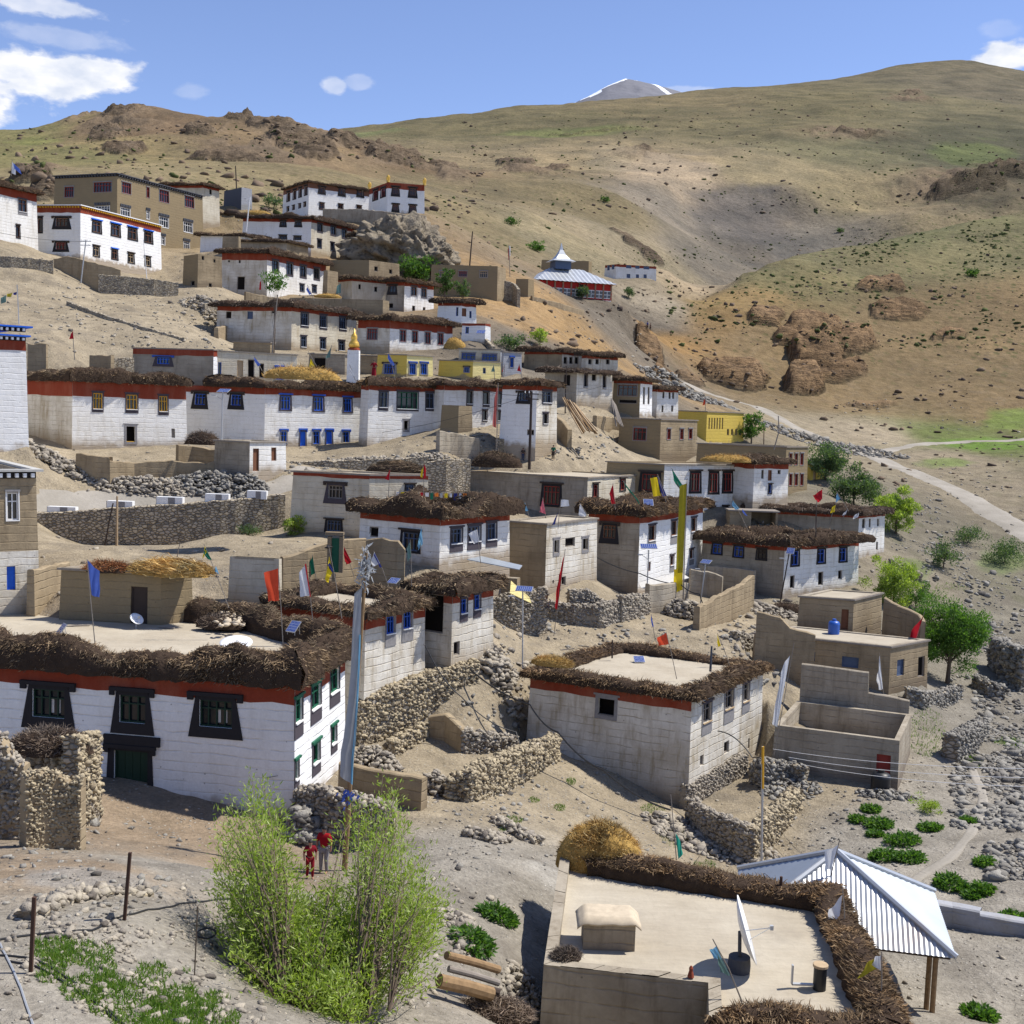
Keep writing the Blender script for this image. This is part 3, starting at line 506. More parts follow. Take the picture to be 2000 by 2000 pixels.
hs('q0', 'mud porch block with a speckled wall under the narrow windows', (896, 792, 845, 109.5), 863, 922, 40, 14, wall='mud', wallL='mud_brown', parapet=.05)
hs('y1', 'yellow painted house with blue windows behind the drying flags', (795, 692, 736, 128), 738, 845, 36, 12, wall='cream_yellow', wallL='yellow_plaster', parapet=.12, win=[('L', 747, 709, 775, 731, 'N', 'blue', 3), ('R', 798, 708, 814, 732, 'N', 'bblue', 2), ('R', 820, 708, 836, 732, 'N', 'bblue', 2)])
hs('y2', 'low yellow house with two small blue windows', (924, 704, 740, 131), 858, 978, 32, 10, wall='cream_yellow', wallL='yellow_plaster', parapet=.1, win=[('L', 905, 716, 918, 728, 'N', 'blue', 1), ('R', 942, 717, 950, 730, 'N', 'blue', 0)])
hs('y0', 'plain tan wall house between the stupa and the yellow house', (738, 694, 738, 130), 700, 745, 60, 8, wall='mud', parapet=.1)
hs('x1', 'open fronted pale house with blue glazing above the yellow house', (978, 682, 712, 143), 897, 984, 60, 8, wall='cement', wallL='paint_cream', parapet=.12, win=[('L', 902, 690, 928, 702, 'W', 'blue', 2), ('L', 942, 692, 970, 704, 'W', 'blue', 3)])
hs('x2', 'narrow blue grey house with one bright blue window', (984, 686, 738, 134), 980, 1019, 34, 50, wall='cement', parapet=.1, win=[('R', 995, 697, 1004, 718, 'N', 'bblue', 1)])
hs('h1', 'white house with blue and brown windows below the trees', (902, 592, 640, 158), 856, 930, 34, 14, wall='paint_plain', band=.4, th=TH(h=0.78, w=1.6, o=.6, n=60, l=.65), win=[('L', 890, 598, 896, 618, 'N', 'blue', 0), ('R', 902, 602, 911, 618, 'P', 'brown'), ('R', 916, 606, 922, 622, 'N', 'blue', 0)])
hs('h2', 'small white hut with a blue door above the straw stack', (948, 632, 672, 150), 903, 958, 50, 12, wall='paint_plain', band=.3, parapet=.1, win=[('L', 908, 637, 917, 652, 'N', 'bblue', 0)])
hs('b5', 'wide brown mud building with three pale windows under the crag', (972, 520, 592, 185), 843, 988, 64, 4, wall='mud', wallL='mud_brown', parapet=.15, win=[('L', 896, 530, 912, 540, 'W', 'redp', 3), ('L', 937, 530, 952, 542, 'W', 'pale', 3), ('L', 858, 530, 868, 540, 'W', 'pale', 2)])
hs('b6', 'small dark mud cube on the crest of the spur', (1032, 545, 578, 190), 1008, 1043, 60, 8, wall='mud_brown', parapet=.05)
hs('b7', 'low brown flat building behind the red prayer hall', (1150, 510, 545, 262), 1058, 1156, 60, 2, wall='mud_brown', parapet=.3)
hs('fw', 'distant white house with two rows of grey windows beyond the prayer hall', (1204, 516, 550, 300), 1182, 1282, 12, 50, wall='paint_white', band=.6, parapet=.1, win=[('R', u, v, u + w_, v + 8, 'P', 'slate') for u, v, w_ in ((1223, 516, 10), (1241, 517, 8), (1257, 518, 11), (1224, 535, 7), (1242, 536, 6), (1257, 536, 6))] + [('L', 1186, 518, 1191, 528, 'P', 'slate'), ('L', 1195, 516, 1200, 526, 'P', 'slate')])
hs('CY', 'roofless mud walled yard house with a dark red door', (1757, 1447, 1541, 60), 1512, 1777, 66, 21, wall='mud_grey', parapet=.28, win=[('L', 1711, 1474, 1739, 1530, 'P', 'dred')])
hs('CX', 'long low mud house with brushwood along its roof and blue window frames', (1740, 1262, 1352, 73), 1472, 1812, 40, 22, wall='mud', parapet=.06, win=[('L', 1576, 1273, 1592, 1291, 'P', 'slate'), ('L', 1644, 1283, 1677, 1304, 'P', 'slate'), ('R', 1752, 1288, 1766, 1320, 'P', 'slate'), ('R', 1793, 1282, 1806, 1322, 'P', 'dark')])
hs('CX2', 'mud room with an open brown doorway standing on the flat roof', (1668, 1170, 1236, 80), 1562, 1722, 50, 12, wall='mud', parapet=.08, win=[('L', 1643, 1190, 1657, 1230, 'P', 'brown')])
hs('HR', 'narrow white house behind the long right house, with brushwood over a long mud wall', (1678, 1006, 1094, 107), 1466, 1728, 46, 12, wall='paint_white', wallL='mud_grey', band=.3, th=TH(h=0.62, w=1.4, o=.5, n=90, l=.5), win=[('R', 1684, 1013, 1690, 1032, 'P', 'dark'), ('R', 1697, 1013, 1701, 1030, 'P', 'dark'), ('R', 1713, 1013, 1717, 1028, 'P', 'dark'), ('R', 1711, 1058, 1715, 1074, 'P', 'dark')])
hs('yh', 'tiny yellow hut with a white roof among the trees', (1584, 905, 940, 135), 1578, 1612, 24, 50, wall='yellow_plaster', parapet=.1, win=[('R', 1588, 915, 1594, 938, 'P', 'pale')])
hs('u1', 'mud house with two small windows right below the grey crag', (721, 508, 545, 180), 645, 780, 40, 14, wall='mud', wallL='mud_brown', parapet=.1, win=[('R', 731, 520, 738, 530, 'P', 'dark'), ('R', 760, 526, 766, 535, 'P', 'dark')])
hs('u2', 'low brush topped mud house behind the drooping brushwood roof', (560, 474, 500, 182), 470, 602, 60, 6, wall='mud', wallL='mud_grey', th=TH(h=0.47, w=1.6, o=.5, n=50, l=.6))
hs('u3', 'low terraced mud house above the slate windowed house', (748, 586, 612, 158), 566, 760, 60, 6, wall='mud', parapet=.2)
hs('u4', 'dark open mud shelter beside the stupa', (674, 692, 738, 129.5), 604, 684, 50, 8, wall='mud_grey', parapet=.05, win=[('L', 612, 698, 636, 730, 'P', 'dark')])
hs('u5', 'small mud box room left of the three storey house foot', (528, 668, 696, 131), 456, 536, 60, 6, wall='mud', parapet=.15)
hs('u6', 'tall plain mud block beside the white house with eight windows', (640, 528, 575, 169), 632, 660, 50, 30, wall='mud', parapet=.1)
hs('RH', 'mud house in front with a broad clean earth roof edged with brushwood', (1062, 1884, 2060, 30), 1092, 1380, -8, 78, wall='mud_grey', parapet=.0, pts=[(1096, 1660, 38), (1062, 1884, 30), (1383, 1925, 29.3), (1385, 1990, 27.4), (1775, 2010, 27.0), (1640, 1738, 35.3)])
hs('MD', 'square mud shed with straw piled on its roof, standing behind the big white house', (314, 1118, 1232, 57), 120, 374, 50, 6, wall='mud_brown', parapet=.05, win=[('L', 255, 1146, 288, 1222, 'P', 'brownd')])
hs('MG', 'grey whitewashed mud wall block behind the roof flags', (545, 1092, 1200, 62), 449, 550, 70, 8, wall='paint_cream', parapet=.04)
hs('SP', 'tall mud brick lean-to under a tin sheet beside the ruined house', (1010, 1130, 1215, 74.5), 962, 1016, 70, 6, wall='mud', parapet=.02)

def az_at(u, v): return ray(u, v)[0]
ANC = []   # terrain anchors (azimuth, ln distance, R)
for k, h in H.items():
    u, vt, vb, d = h['C']
    p0 = P(u, vt, d); pb = P(u, vb, d); zt, zb = p0.z, pb.z
    def wallend(uu, ang, sgn):
        a = az_at(uu, vt); c, s = math.cos(math.radians(ang)) * sgn, math.sin(math.radians(ang))
        t = (a * p0.y - p0.x) / (c - a * s)
        if t < 0: print('BAD', k, uu, t)
        return Vector((p0.x + c * t, p0.y + s * t, 0))
    c0 = Vector((p0.x, p0.y, 0)); pr = wallend(h['R'], h['aR'], 1); pl = wallend(h['L'], h['aL'], -1)
    if 'back' in h: bk = [Vector((ray(a, b)[0] * dd, dd, 0)) for a, b, dd in h['back']]
    else: bk = [pr + pl - c0]
    if 'pts' in h:
        q_ = [Vector((ray(a, b)[0] * dd, dd, 0)) for a, b, dd in h['pts']]; pl, c0, pr = q_[:3]; bk = q_[3:]; h['back'] = 1
    h['poly'] = [pl, c0, pr] + bk; h['zt'] = zt; h['zb'] = zb
    # keep narrow visible faces from making slivers
    if 'back' not in h:
        for (e, o) in ((0, 2), (2, 0)):
            Lh = (h['poly'][e] - c0).length
            if Lh < 3.5 and k not in ('m3', 'g1', 'b6', 'Z', 'P', 'q0', 's1', 'MG', 'SP', 'h2', 'y0', 'm1'): pass
    h['len'] = ((pl - c0).length, (pr - c0).length)
    if k not in ('CX2',):
        ANC.append((p0.x / p0.y, math.log(p0.y), (zb) / p0.y))
        for q, fr in ((pr, .10), (pl, .05)):
            ANC.append((q.x / q.y, math.log(q.y), (zb + fr * (zt - zb)) / q.y))
        q = sum(bk, Vector()) / len(bk); ANC.append((q.x / q.y, math.log(q.y), (zb + .45 * (zt - zb)) / q.y))

# ------------------------------------------------------------ terrain
def anc(*rows):
    for u, v, d in rows:
        a, r = ray(u, v); ANC.append((a, math.log(d), r))
def anz(*rows):
    for u, d, z in rows: ANC.append(((u - 1000) / FPX, math.log(d), z / d))
anz(*[(u, 5, -3.2) for u in range(-800, 3000, 400)], *[(u, 10, -6.3) for u in range(-600, 2800, 400)])
anc((0, 2000, 17), (100, 1885, 20), (250, 1805, 22.5), (400, 1960, 20), (60, 1700, 28), (250, 1720, 27), (400, 1700, 31), (0, 1625, 38), (150, 1650, 36), (215, 1580, 44), (300, 1600, 44), (430, 1640, 41), (500, 1900, 24), (600, 1960, 23),
    (620, 1740, 37), (650, 1680, 43), (700, 2000, 22), (800, 1990, 24), (850, 1700, 38), (900, 1560, 50), (820, 1590, 47), (900, 1650, 43), (950, 1850, 31.5), (1000, 1700, 39), (960, 1960, 28), (1045, 1560, 53), (1100, 1505, 57), (1210, 1590, 54),
    (1400, 1705, 50), (1250, 1660, 49), (1500, 1700, 51), (1485, 1590, 57), (1590, 1560, 59), (1650, 1600, 55), (1750, 1700, 47.5), (1900, 1750, 45), (1960, 1900, 38), (1800, 1850, 40), (1990, 2000, 35), (1850, 1600, 55), (1990, 1500, 66),
    (1840, 1500, 65), (1830, 1400, 76), (1950, 1350, 84), (1900, 1280, 92), (1990, 1200, 103), (1850, 1340, 82), (1800, 1120, 108), (1900, 1100, 116), (1990, 1050, 128), (1750, 1010, 130), (1850, 1000, 138), (1990, 980, 146), (1700, 1160, 100),
    (1740, 1060, 118), (1940, 1150, 108), (-200, 1900, 19), (-200, 1700, 30), (-200, 1600, 40), (2300, 1900, 36), (2300, 1600, 50), (2300, 1300, 84), (2300, 1050, 120), (2300, 900, 160),
    (1990, 1033, 132), (1850, 950, 152), (1740, 912, 168), (1640, 868, 182), (1560, 838, 195), (1500, 800, 208), (1400, 775, 220), (1330, 752, 222), (1900, 870, 195), (2000, 830, 215), (1990, 900, 172), (1700, 800, 232), (1990, 760, 245), (1560, 775, 232), (1800, 760, 246), (1650, 760, 243),
    (1480, 745, 240), (1400, 735, 238))
anc((1252, 640, 255), (1300, 680, 245), (1350, 700, 240), (1400, 650, 268), (1450, 600, 285), (1550, 640, 275), (1700, 600, 300), (1850, 640, 290), (2000, 600, 300), (2000, 500, 350), (1850, 520, 345), (1700, 530, 330), (1560, 560, 310))
ridge1 = [(1240, 655, 262), (1290, 615, 275), (1350, 590, 290), (1400, 566, 305), (1450, 535, 320), (1500, 510, 335), (1550, 493, 350), (1600, 478, 365), (1680, 466, 380), (1750, 452, 392), (1830, 436, 402), (1900, 418, 410), (1960, 402, 416), (2000, 394, 420), (2150, 370, 430), (2350, 340, 440)]
anc(*ridge1); anc(*[(u, v + 22, d * 1.05) for u, v, d in ridge1[2:]]); anc(*[(u, v + 85, d * 1.22) for u, v, d in ridge1[3:]])
# village slopes
anc((50, 600, 134), (200, 600, 140), (350, 620, 138), (300, 655, 127), (100, 678, 117), (30, 640, 122), (0, 545, 145), (120, 545, 147), (190, 575, 150), (330, 580, 152), (20, 492, 149), (90, 510, 152), (155, 508, 158), (320, 560, 170), (400, 590, 148), (410, 660, 130),
    (600, 893, 106), (700, 890, 105), (580, 905, 99), (500, 950, 93), (430, 925, 95), (450, 960, 90), (100, 985, 85.5), (300, 985, 87), (500, 965, 90), (555, 935, 92), (150, 905, 93), (60, 890, 89), (250, 900, 95), (300, 890, 96.5),
    (350, 1062, 83), (520, 1032, 85), (570, 1052, 80), (440, 1045, 76), (300, 1065, 79.5), (150, 1065, 80), (520, 1060, 74), (380, 1090, 70), (640, 1070, 72), (100, 1110, 66), (250, 1100, 68),
    (1000, 1255, 68), (985, 1185, 76), (1150, 1260, 73), (1250, 1222, 78), (1000, 1335, 63.5), (1080, 1462, 60), (960, 1330, 62), (1400, 1225, 80), (1450, 1250, 76), (1490, 1300, 70), (1300, 1190, 84), (1490, 1200, 88), (1240, 1180, 86), (1590, 1165, 96), (1500, 1345, 66),
    (1000, 880, 112), (1100, 880, 113), (1180, 850, 121), (1120, 820, 123), (900, 895, 104), (800, 900, 102), (1150, 800, 127), (1240, 905, 118), (1600, 960, 122), (1600, 1010, 112), (1700, 950, 135), (1480, 850, 150), (1340, 780, 190), (1440, 800, 185), (1560, 880, 160),
    (660, 690, 138), (900, 660, 148), (700, 510, 190), (430, 570, 160), (380, 575, 152), (460, 470, 192), (700, 435, 222), (840, 500, 200), (870, 600, 165), (950, 620, 163), (640, 530, 180), (800, 470, 214))
anc((1000, 640, 168), (980, 600, 178), (1100, 640, 188), (1100, 690, 160), (1180, 700, 170), (1160, 620, 205), (1050, 560, 200), (1130, 590, 205), (990, 560, 190), (1000, 520, 212), (1200, 725, 162), (1230, 735, 180), (1120, 585, 226), (1220, 596, 228), (1050, 560, 224),
    (1250, 620, 250), (1240, 680, 225), (1270, 720, 222), (1215, 560, 290), (1290, 556, 300), (1110, 545, 262), (1360, 560, 330), (1300, 530, 320))
spur = [(1205, 640, 212), (1225, 670, 205), (1232, 700, 198)]
anc(*spur)
# hills
anc((900, 480, 270), (1000, 470, 290), (700, 405, 246), (850, 420, 255), (0, 335, 300), (100, 310, 380), (0, 460, 165), (300, 330, 260), (420, 340, 280), (200, 300, 400), (400, 300, 430), (500, 350, 290), (620, 330, 330), (540, 310, 420), (700, 350, 320), (800, 380, 320), (900, 370, 380), (900, 430, 300), (-300, 300, 400), (1050, 420, 350), (1150, 480, 340), (1150, 430, 400), (1250, 480, 400))
ridge2 = [(-300, 270, 600), (-100, 262, 600), (0, 252, 600), (60, 247, 600), (130, 235, 600), (180, 222, 600), (250, 215, 600), (330, 222, 590), (400, 238, 580), (440, 243, 575), (480, 237, 570), (520, 246, 560), (560, 247, 552), (600, 256, 545), (660, 268, 530), (720, 283, 520), (780, 296, 510), (850, 318, 500), (900, 338, 490)]
anc(*ridge2); anc(*[(u, v + 40, d * 1.16) for u, v, d in ridge2]); anc((700, 300, 480), (560, 280, 500), (300, 260, 520), (100, 275, 520))
ridge3 = [(500, 262, 1000), (600, 256, 1020), (700, 250, 1050), (750, 240, 1070), (830, 232, 1090), (900, 225, 1100), (960, 214, 1120), (1050, 206, 1150), (1130, 205, 1180), (1180, 198, 1200), (1250, 187, 1220), (1300, 178, 1240), (1380, 174, 1260), (1500, 166, 1290), (1580, 160, 1310), (1650, 153, 1330), (1700, 142, 1340), (1750, 127, 1350), (1800, 121, 1360), (1850, 117, 1370), (1900, 119, 1380), (1960, 128, 1390), (2000, 136, 1400), (2200, 180, 1420), (2500, 220, 1440)]
anc(*ridge3); anc(*[(u, v + 30, d * 1.2) for u, v, d in ridge3]); anz(*[(u, 3800, 200) for u in range(-600, 2800, 400)])
anc((900, 280, 800), (1100, 260, 850), (1300, 230, 900), (1500, 220, 950), (1700, 200, 1000), (1900, 190, 1050), (2000, 200, 1060), (1000, 330, 560), (1200, 300, 680), (1350, 290, 720), (1500, 280, 740), (1700, 270, 780), (1850, 330, 640), (2000, 300, 760), (1300, 350, 560), (1350, 400, 560), (1450, 430, 560), (1400, 480, 500), (1500, 470, 520), (1600, 440, 560), (1700, 400, 600),
    (1440, 525, 440), (1650, 458, 540), (1200, 370, 480), (1550, 350, 600), (1800, 400, 540), (2000, 370, 560), (2300, 300, 700), (2300, 220, 1000))
A_ = np.array(ANC)
W_ = np.array([1.0, 1.0])
def phi(r): return np.sqrt(r * r + .003 ** 2)
dd = np.sqrt(((A_[:, None, :2] - A_[None, :, :2]) ** 2).sum(-1))
K_ = phi(dd) - np.eye(len(A_)) * .0022 * 1.0
n_ = len(A_); Q = np.zeros((n_ + 3, n_ + 3)); Q[:n_, :n_] = K_; Q[:n_, n_] = 1; Q[n_, :n_] = 1; Q[:n_, n_ + 1:] = A_[:, :2]; Q[n_ + 1:, :n_] = A_[:, :2].T
sol = np.linalg.solve(Q, np.concatenate([A_[:, 2], [0, 0, 0]]))
AZ0, AZ1, NA = -.62, .62, 181; L0, L1, NL = math.log(5.0), math.log(3600), 330
def rbf(az, ln):
    q = np.stack([az.ravel(), ln.ravel()], 1); o = np.zeros(len(q))
    for i in range(0, len(q), 8000):
        s_ = q[i:i + 8000]; r = np.sqrt(((s_[:, None] - A_[None, :, :2]) ** 2).sum(-1)); o[i:i + 8000] = phi(r) @ sol[:n_] + sol[n_] + s_ @ sol[n_ + 1:]
    return o.reshape(az.shape)
ga, gl = np.meshgrid(np.linspace(AZ0, AZ1, NA), np.linspace(L0, L1, NL), indexing='ij')
RC = rbf(ga, gl)
FA, FL = 4, 4
NA2, NL2 = (NA - 1) * FA + 1, (NL - 1) * FL + 1
def bil(G, a, l, na, nl):
    x = np.clip((a - AZ0) / (AZ1 - AZ0) * (na - 1), 0, na - 1.0001); y = np.clip((l - L0) / (L1 - L0) * (nl - 1), 0, nl - 1.0001)
    i = np.floor(x).astype(int); j = np.floor(y).astype(int); fx = x - i; fy = y - j
    return (G[i, j] * (1 - fx) + G[i + 1, j] * fx) * (1 - fy) + (G[i, j + 1] * (1 - fx) + G[i + 1, j + 1] * fx) * fy
fa, fl = np.meshgrid(np.linspace(AZ0, AZ1, NA2), np.linspace(L0, L1, NL2), indexing='ij')
RF = bil(RC, fa, fl, NA, NL)
# relief: gullies and rock on the hills, small bumps close by
DY = np.exp(fl); DX = fa * DY; ZF = RF * DY
farw = np.clip((DY - 210) / 220, 0, 1)
# craggy places on the far ridges: (u, v, radius in units of azimuth)
def gauss(a0, l0, sa, sl): return np.exp(-((fa - a0) / sa) ** 2 - ((fl - l0) / sl) ** 2)
CR = np.zeros_like(fa)
for u, v, d, su, sl in ((230, 250, 545, .035, .09), (190, 230, 585, .03, .05), (500, 300, 470, .05, .12), (570, 262, 520, .04, .07), (640, 290, 500, .05, .07), (760, 305, 495, .05, .05), (80, 335, 320, .02, .08), (1000, 320, 560, .05, .07), (1240, 298, 680, .02, .03), (1680, 262, 800, .05, .05), (1900, 350, 620, .06, .09), (880, 330, 480, .03, .05), (480, 242, 560, .02, .03), (1780, 178, 1050, .02, .03)):
    a, r = ray(u, v); CR = np.maximum(CR, gauss(a, math.log(d), su, sl))
def gp0(u, v, dm):
    a, r = ray(u, v); ls = np.arange(math.log(dm), L1, .002); R = bil(RF, np.full_like(ls, a), ls, NA2, NL2); return a, ls[int(np.argmax(R >= r))]
RK = np.zeros_like(fa); RKC = np.zeros(fa.shape + (3,))
strata = ridged(DX / 5 + ZF / 3.2, ZF / 1.6 + DX / 14, 4); blocky = ridged(DX / 9 + 2.2, DY / 12 + ZF / 6, 5)
OCH = np.array([.31, .205, .115]); BRK = np.array([.19, .145, .10])
for (u, v, dm, ru, rl, hgt, cl) in [(1440, 742, 190, 62, .030, 6, OCH), (1400, 740, 190, 40, .022, 4, OCH), (1570, 750, 200, 42, .035, 7, OCH), (1600, 700, 210, 60, .035, 7, OCH), (1590, 650, 220, 55, .030, 6, OCH), (1540, 660, 220, 35, .02, 4, OCH), (1660, 670, 220, 50, .028, 5, OCH), (1640, 730, 210, 55, .02, 4, OCH), (1745, 614, 240, 55, .020, 4, OCH), (1725, 560, 250, 50, .02, 3.5, OCH), (1500, 620, 230, 40, .02, 3, OCH), (1270, 700, 170, 30, .03, 4, OCH), (1300, 735, 180, 30, .02, 2.5, OCH), (1850, 660, 230, 40, .012, 2, OCH), (1350, 745, 180, 30, .012, 1.5, OCH), (1700, 790, 200, 60, .008, 1.2, OCH),
        (450, 308, 260, 80, .05, 6, BRK), (570, 280, 300, 45, .05, 5, BRK), (620, 298, 300, 45, .04, 5, BRK), (700, 284, 300, 60, .03, 4, BRK), (780, 304, 300, 60, .03, 4, BRK), (215, 275, 260, 40, .05, 5, BRK), (240, 292, 260, 50, .03, 5, BRK), (390, 270, 300, 35, .03, 5, BRK), (475, 243, 350, 30, .02, 3, BRK), (530, 254, 350, 45, .03, 3.5, BRK), (240, 222, 350, 45, .02, 2.5, BRK), (870, 322, 300, 35, .02, 5, BRK), (1010, 318, 350, 40, .02, 4, BRK), (1085, 325, 350, 30, .015, 3, BRK), (60, 345, 200, 45, .03, 5, BRK), (85, 385, 180, 35, .03, 5, BRK), (1245, 297, 420, 30, .01, 3, BRK), (1675, 266, 500, 45, .02, 6, BRK), (1900, 355, 450, 70, .035, 8, BRK), (1960, 330, 450, 50, .03, 8, BRK), (1785, 178, 700, 22, .012, 4, BRK), (1150, 250, 500, 80, .01, 2.5, BRK), (1240, 470, 280, 25, .02, 3, BRK), (1270, 492, 280, 25, .02, 3, BRK), (1215, 450, 280, 30, .015, 2, BRK)]:
    a0, l0 = gp0(u, v, dm); m_ = np.exp(-np.abs((fa - a0) / (ru / FPX)) ** 3 - np.abs((fl - l0 - (fa - a0) * .25) / rl) ** 3); e_ = np.clip((m_ + .42 * fbm(DX / (hgt * 1.3), DY / (hgt * 1.6), 4) + .35 * (blocky - .6) - .42) * 3, 0, 1) * np.clip(m_ * 6, 0, 1)
    hh_ = e_ * hgt * .72 * (.55 + .75 * (strata - .35)); up_ = hh_ > RK; RK = np.maximum(RK, hh_); RKC = np.where((e_ > .15)[..., None], cl, RKC)
rd = ridged(DX / 13 + fbm(DX / 40, DY / 40), DY / 22, 5)
ZF = ZF + farw * (fbm(DX / 150, DY / 150, 5) * 5.0 + (ridged(DX / 75 + .3 * fbm(DX / 90, DY / 90), DY / 160, 4) - .6) * -6.0 + (ridged(DX / 20, DY / 34, 4) - .6) * -1.3) + CR * np.clip((rd - .6) * 5, 0, 1.4) * 2.6 * np.clip(DY / 500, .5, 1.2)
ZF = ZF + (1 - farw) * (fbm(DX / 6, DY / 6, 3) * .26 + fbm(DX / 1.3, DY / 1.3, 3) * .09) + np.clip((DY - 140) / 100, 0, 1) * (1 - farw) * fbm(DX / 22, DY / 22, 4) * 1.1
ZF = ZF + RK
RF = ZF / DY
def gp(u, v, dmin=14.0, lift=0.0):
    """the point of the ground seen at a place of the picture, searched outward from dmin metres"""
    a, r = ray(u, v); ls = np.arange(math.log(dmin), L1, .0016)
    R = bil(RF, np.full_like(ls, a), ls, NA2, NL2); i = int(np.argmax(R >= r))
    if R[i] < r: i = len(ls) - 1
    d = math.exp(ls[i]); return Vector((a * d, d, R[i] * d + lift))
def gz(x, y):
    return float(bil(RF, np.array([x / y]), np.array([math.log(y)]), NA2, NL2)[0] * y)
def gzn(x, y):
    return bil(RF, x / y, np.log(y), NA2, NL2) * y
# soil colours: (u, v, colour, how much scrub), spread smoothly over the ground
COL = []
def sc_(rows, dm=14):
    for u, v, c, g in rows:
        p = gp(u, v, dm); COL.append((p.x / p.y, math.log(p.y), *c, g))
TAN = (.30, .25, .175); GR = (.275, .25, .208); BR = (.26, .20, .138)
sc_([(100, 1900, GR, .0), (300, 1800, GR, 0), (150, 1690, BR, 0), (350, 1690, GR, 0), (250, 1620, BR, 0), (400, 1640, BR, 0), (900, 1650, GR, 0), (850, 1570, TAN, 0), (1000, 1780, GR, 0), (1100, 1560, TAN, 0), (1450, 1680, TAN, 0), (1700, 1650, GR, .0), (1850, 1550, GR, 0), (1900, 1800, GR, .0), (1950, 1400, (.22, .20, .165), 0), (1600, 1500, TAN, 0), (1950, 1250, (.20, .18, .14), .2), (2000, 1100, (.17, .155, .11), .4), (1850, 1080, (.18, .16, .12), .4), (1780, 1000, (.17, .15, .11), .3), (1950, 980, (.22, .185, .13), .3), (1850, 900, (.24, .20, .14), .2), (1720, 1120, (.22, .19, .14), .2)])
sc_([(100, 600, TAN, 0), (300, 620, TAN, 0), (450, 950, TAN, 0), (300, 975, TAN, 0), (1000, 1220, TAN, 0), (1300, 1200, TAN, 0), (1150, 850, TAN, 0)], 60)
OL = (.195, .158, .092); OL2 = (.158, .136, .078); OC = (.195, .142, .078); SCR = (.15, .128, .10); GN = (.12, .14, .05); BRN = (.185, .13, .08)
sc_([(1300, 660, (.25, .155, .066), .3), (1400, 620, (.215, .145, .07), .7), (1500, 660, OC, .6), (1480, 580, (.22, .155, .075), .6), (1550, 550, (.175, .15, .078), 1.3), (1700, 510, (.17, .148, .08), 1.4), (1900, 470, (.16, .145, .08), 1.4), (1620, 500, (.16, .145, .08), 1.4), (1800, 460, (.15, .145, .075), 1.5), (1960, 425, (.15, .145, .075), 1.5), (1400, 590, (.21, .15, .07), .8), (1500, 535, (.17, .15, .078), 1.3), (1800, 620, OC, .8), (1950, 620, OC, .8), (1700, 700, OC, .5), (1900, 760, OC, .5), (1990, 420, OL2, 1), (1600, 740, OC, .3), (1700, 850, TAN, .1), (1850, 850, GN, .8), (1980, 875, GN, .9), (1990, 800, OC, .6)], 165)
sc_([(1200, 640, SCR, .1), (1050, 600, (.29, .195, .10), .1), (1120, 660, (.28, .185, .09), .1), (1100, 720, SCR, .1), (1280, 640, SCR, .0)], 150)
sc_([(100, 300, (.20, .18, .085), .9), (300, 300, (.24, .19, .10), .6), (250, 240, BRN, .2), (500, 290, BRN, .2), (600, 280, (.23, .17, .10), .3), (400, 330, (.24, .195, .11), .6), (800, 300, BRN, .2), (30, 260, (.20, .18, .085), .9), (650, 340, OL, .6), (850, 400, OL, .7), (950, 450, OL, .8), (900, 360, OL, .6), (700, 260, OL2, 1), (900, 250, OL2, 1), (1100, 240, OL2, 1.1), (1300, 210, OL, 1), (1000, 320, OL, .7), (1200, 320, (.27, .215, .13), .4),
     (1300, 340, (.33, .255, .16), .1), (1400, 400, SCR, .05), (1450, 460, (.17, .155, .13), .0), (1480, 495, (.14, .128, .11), 0), (1400, 520, (.17, .15, .12), 0), (1550, 465, (.16, .145, .12), 0), (1430, 545, (.19, .165, .13), 0), (1350, 440, (.22, .19, .15), .2), (1500, 420, SCR, .1), (1150, 400, OL, .5), (1100, 480, (.25, .21, .13), .4), (1300, 520, (.25, .21, .14), .3), (1380, 565, (.34, .27, .18), 0), (1290, 600, (.27, .23, .17), 0), (1260, 560, (.24, .2, .14), .2), (1500, 250, OL2, .9), (1500, 340, (.26, .215, .13), .4), (1650, 380, (.25, .205, .12), .5), (1700, 300, (.17, .155, .09), .8), (1850, 300, (.14, .135, .085), .9), (1980, 300, (.12, .115, .08), .8), (1800, 200, (.17, .15, .09), .8), (1950, 180, (.15, .13, .09), .7), (1650, 200, OL2, .9), (1900, 400, (.22, .18, .11), .7)], 225)
C_ = np.array(COL)
sg = .055
cc = np.zeros((NA, NL, 4)); ww = np.zeros((NA, NL))
for row in C_:
    d2 = ((ga - row[0]) ** 2 + ((gl - row[1]) * .8) ** 2); wt = 1 / (d2 + 2e-5) ** 2.4
    cc += wt[..., None] * row[2:6]; ww += wt
cc /= ww[..., None]
GC = np.stack([bil(cc[..., i], fa, fl, NA, NL) for i in range(4)], -1)
GC[..., :3] *= (1 + .16 * fbm(DX / 9 + 50, DY / 9, 4) * (1 - farw))[..., None] * (1 - .10 * farw)[..., None]
# exposed rock colour where the ridges are craggy
k_ = np.clip(CR * np.clip((rd - .5) * 6, 0, 1) * 1.3, 0, 1)[..., None]
rock = np.array([.165, .125, .085, 0.0]); GC = GC * (1 - k_) + rock * k_
q_ = (np.clip(RK * .8, 0, 1))[..., None]; tone = (.55 + .9 * np.clip(strata * 1.5 - .45, 0, 1))[..., None]
GC = GC * (1 - q_) + np.concatenate([RKC * tone, np.zeros(fa.shape + (1,))], -1) * q_
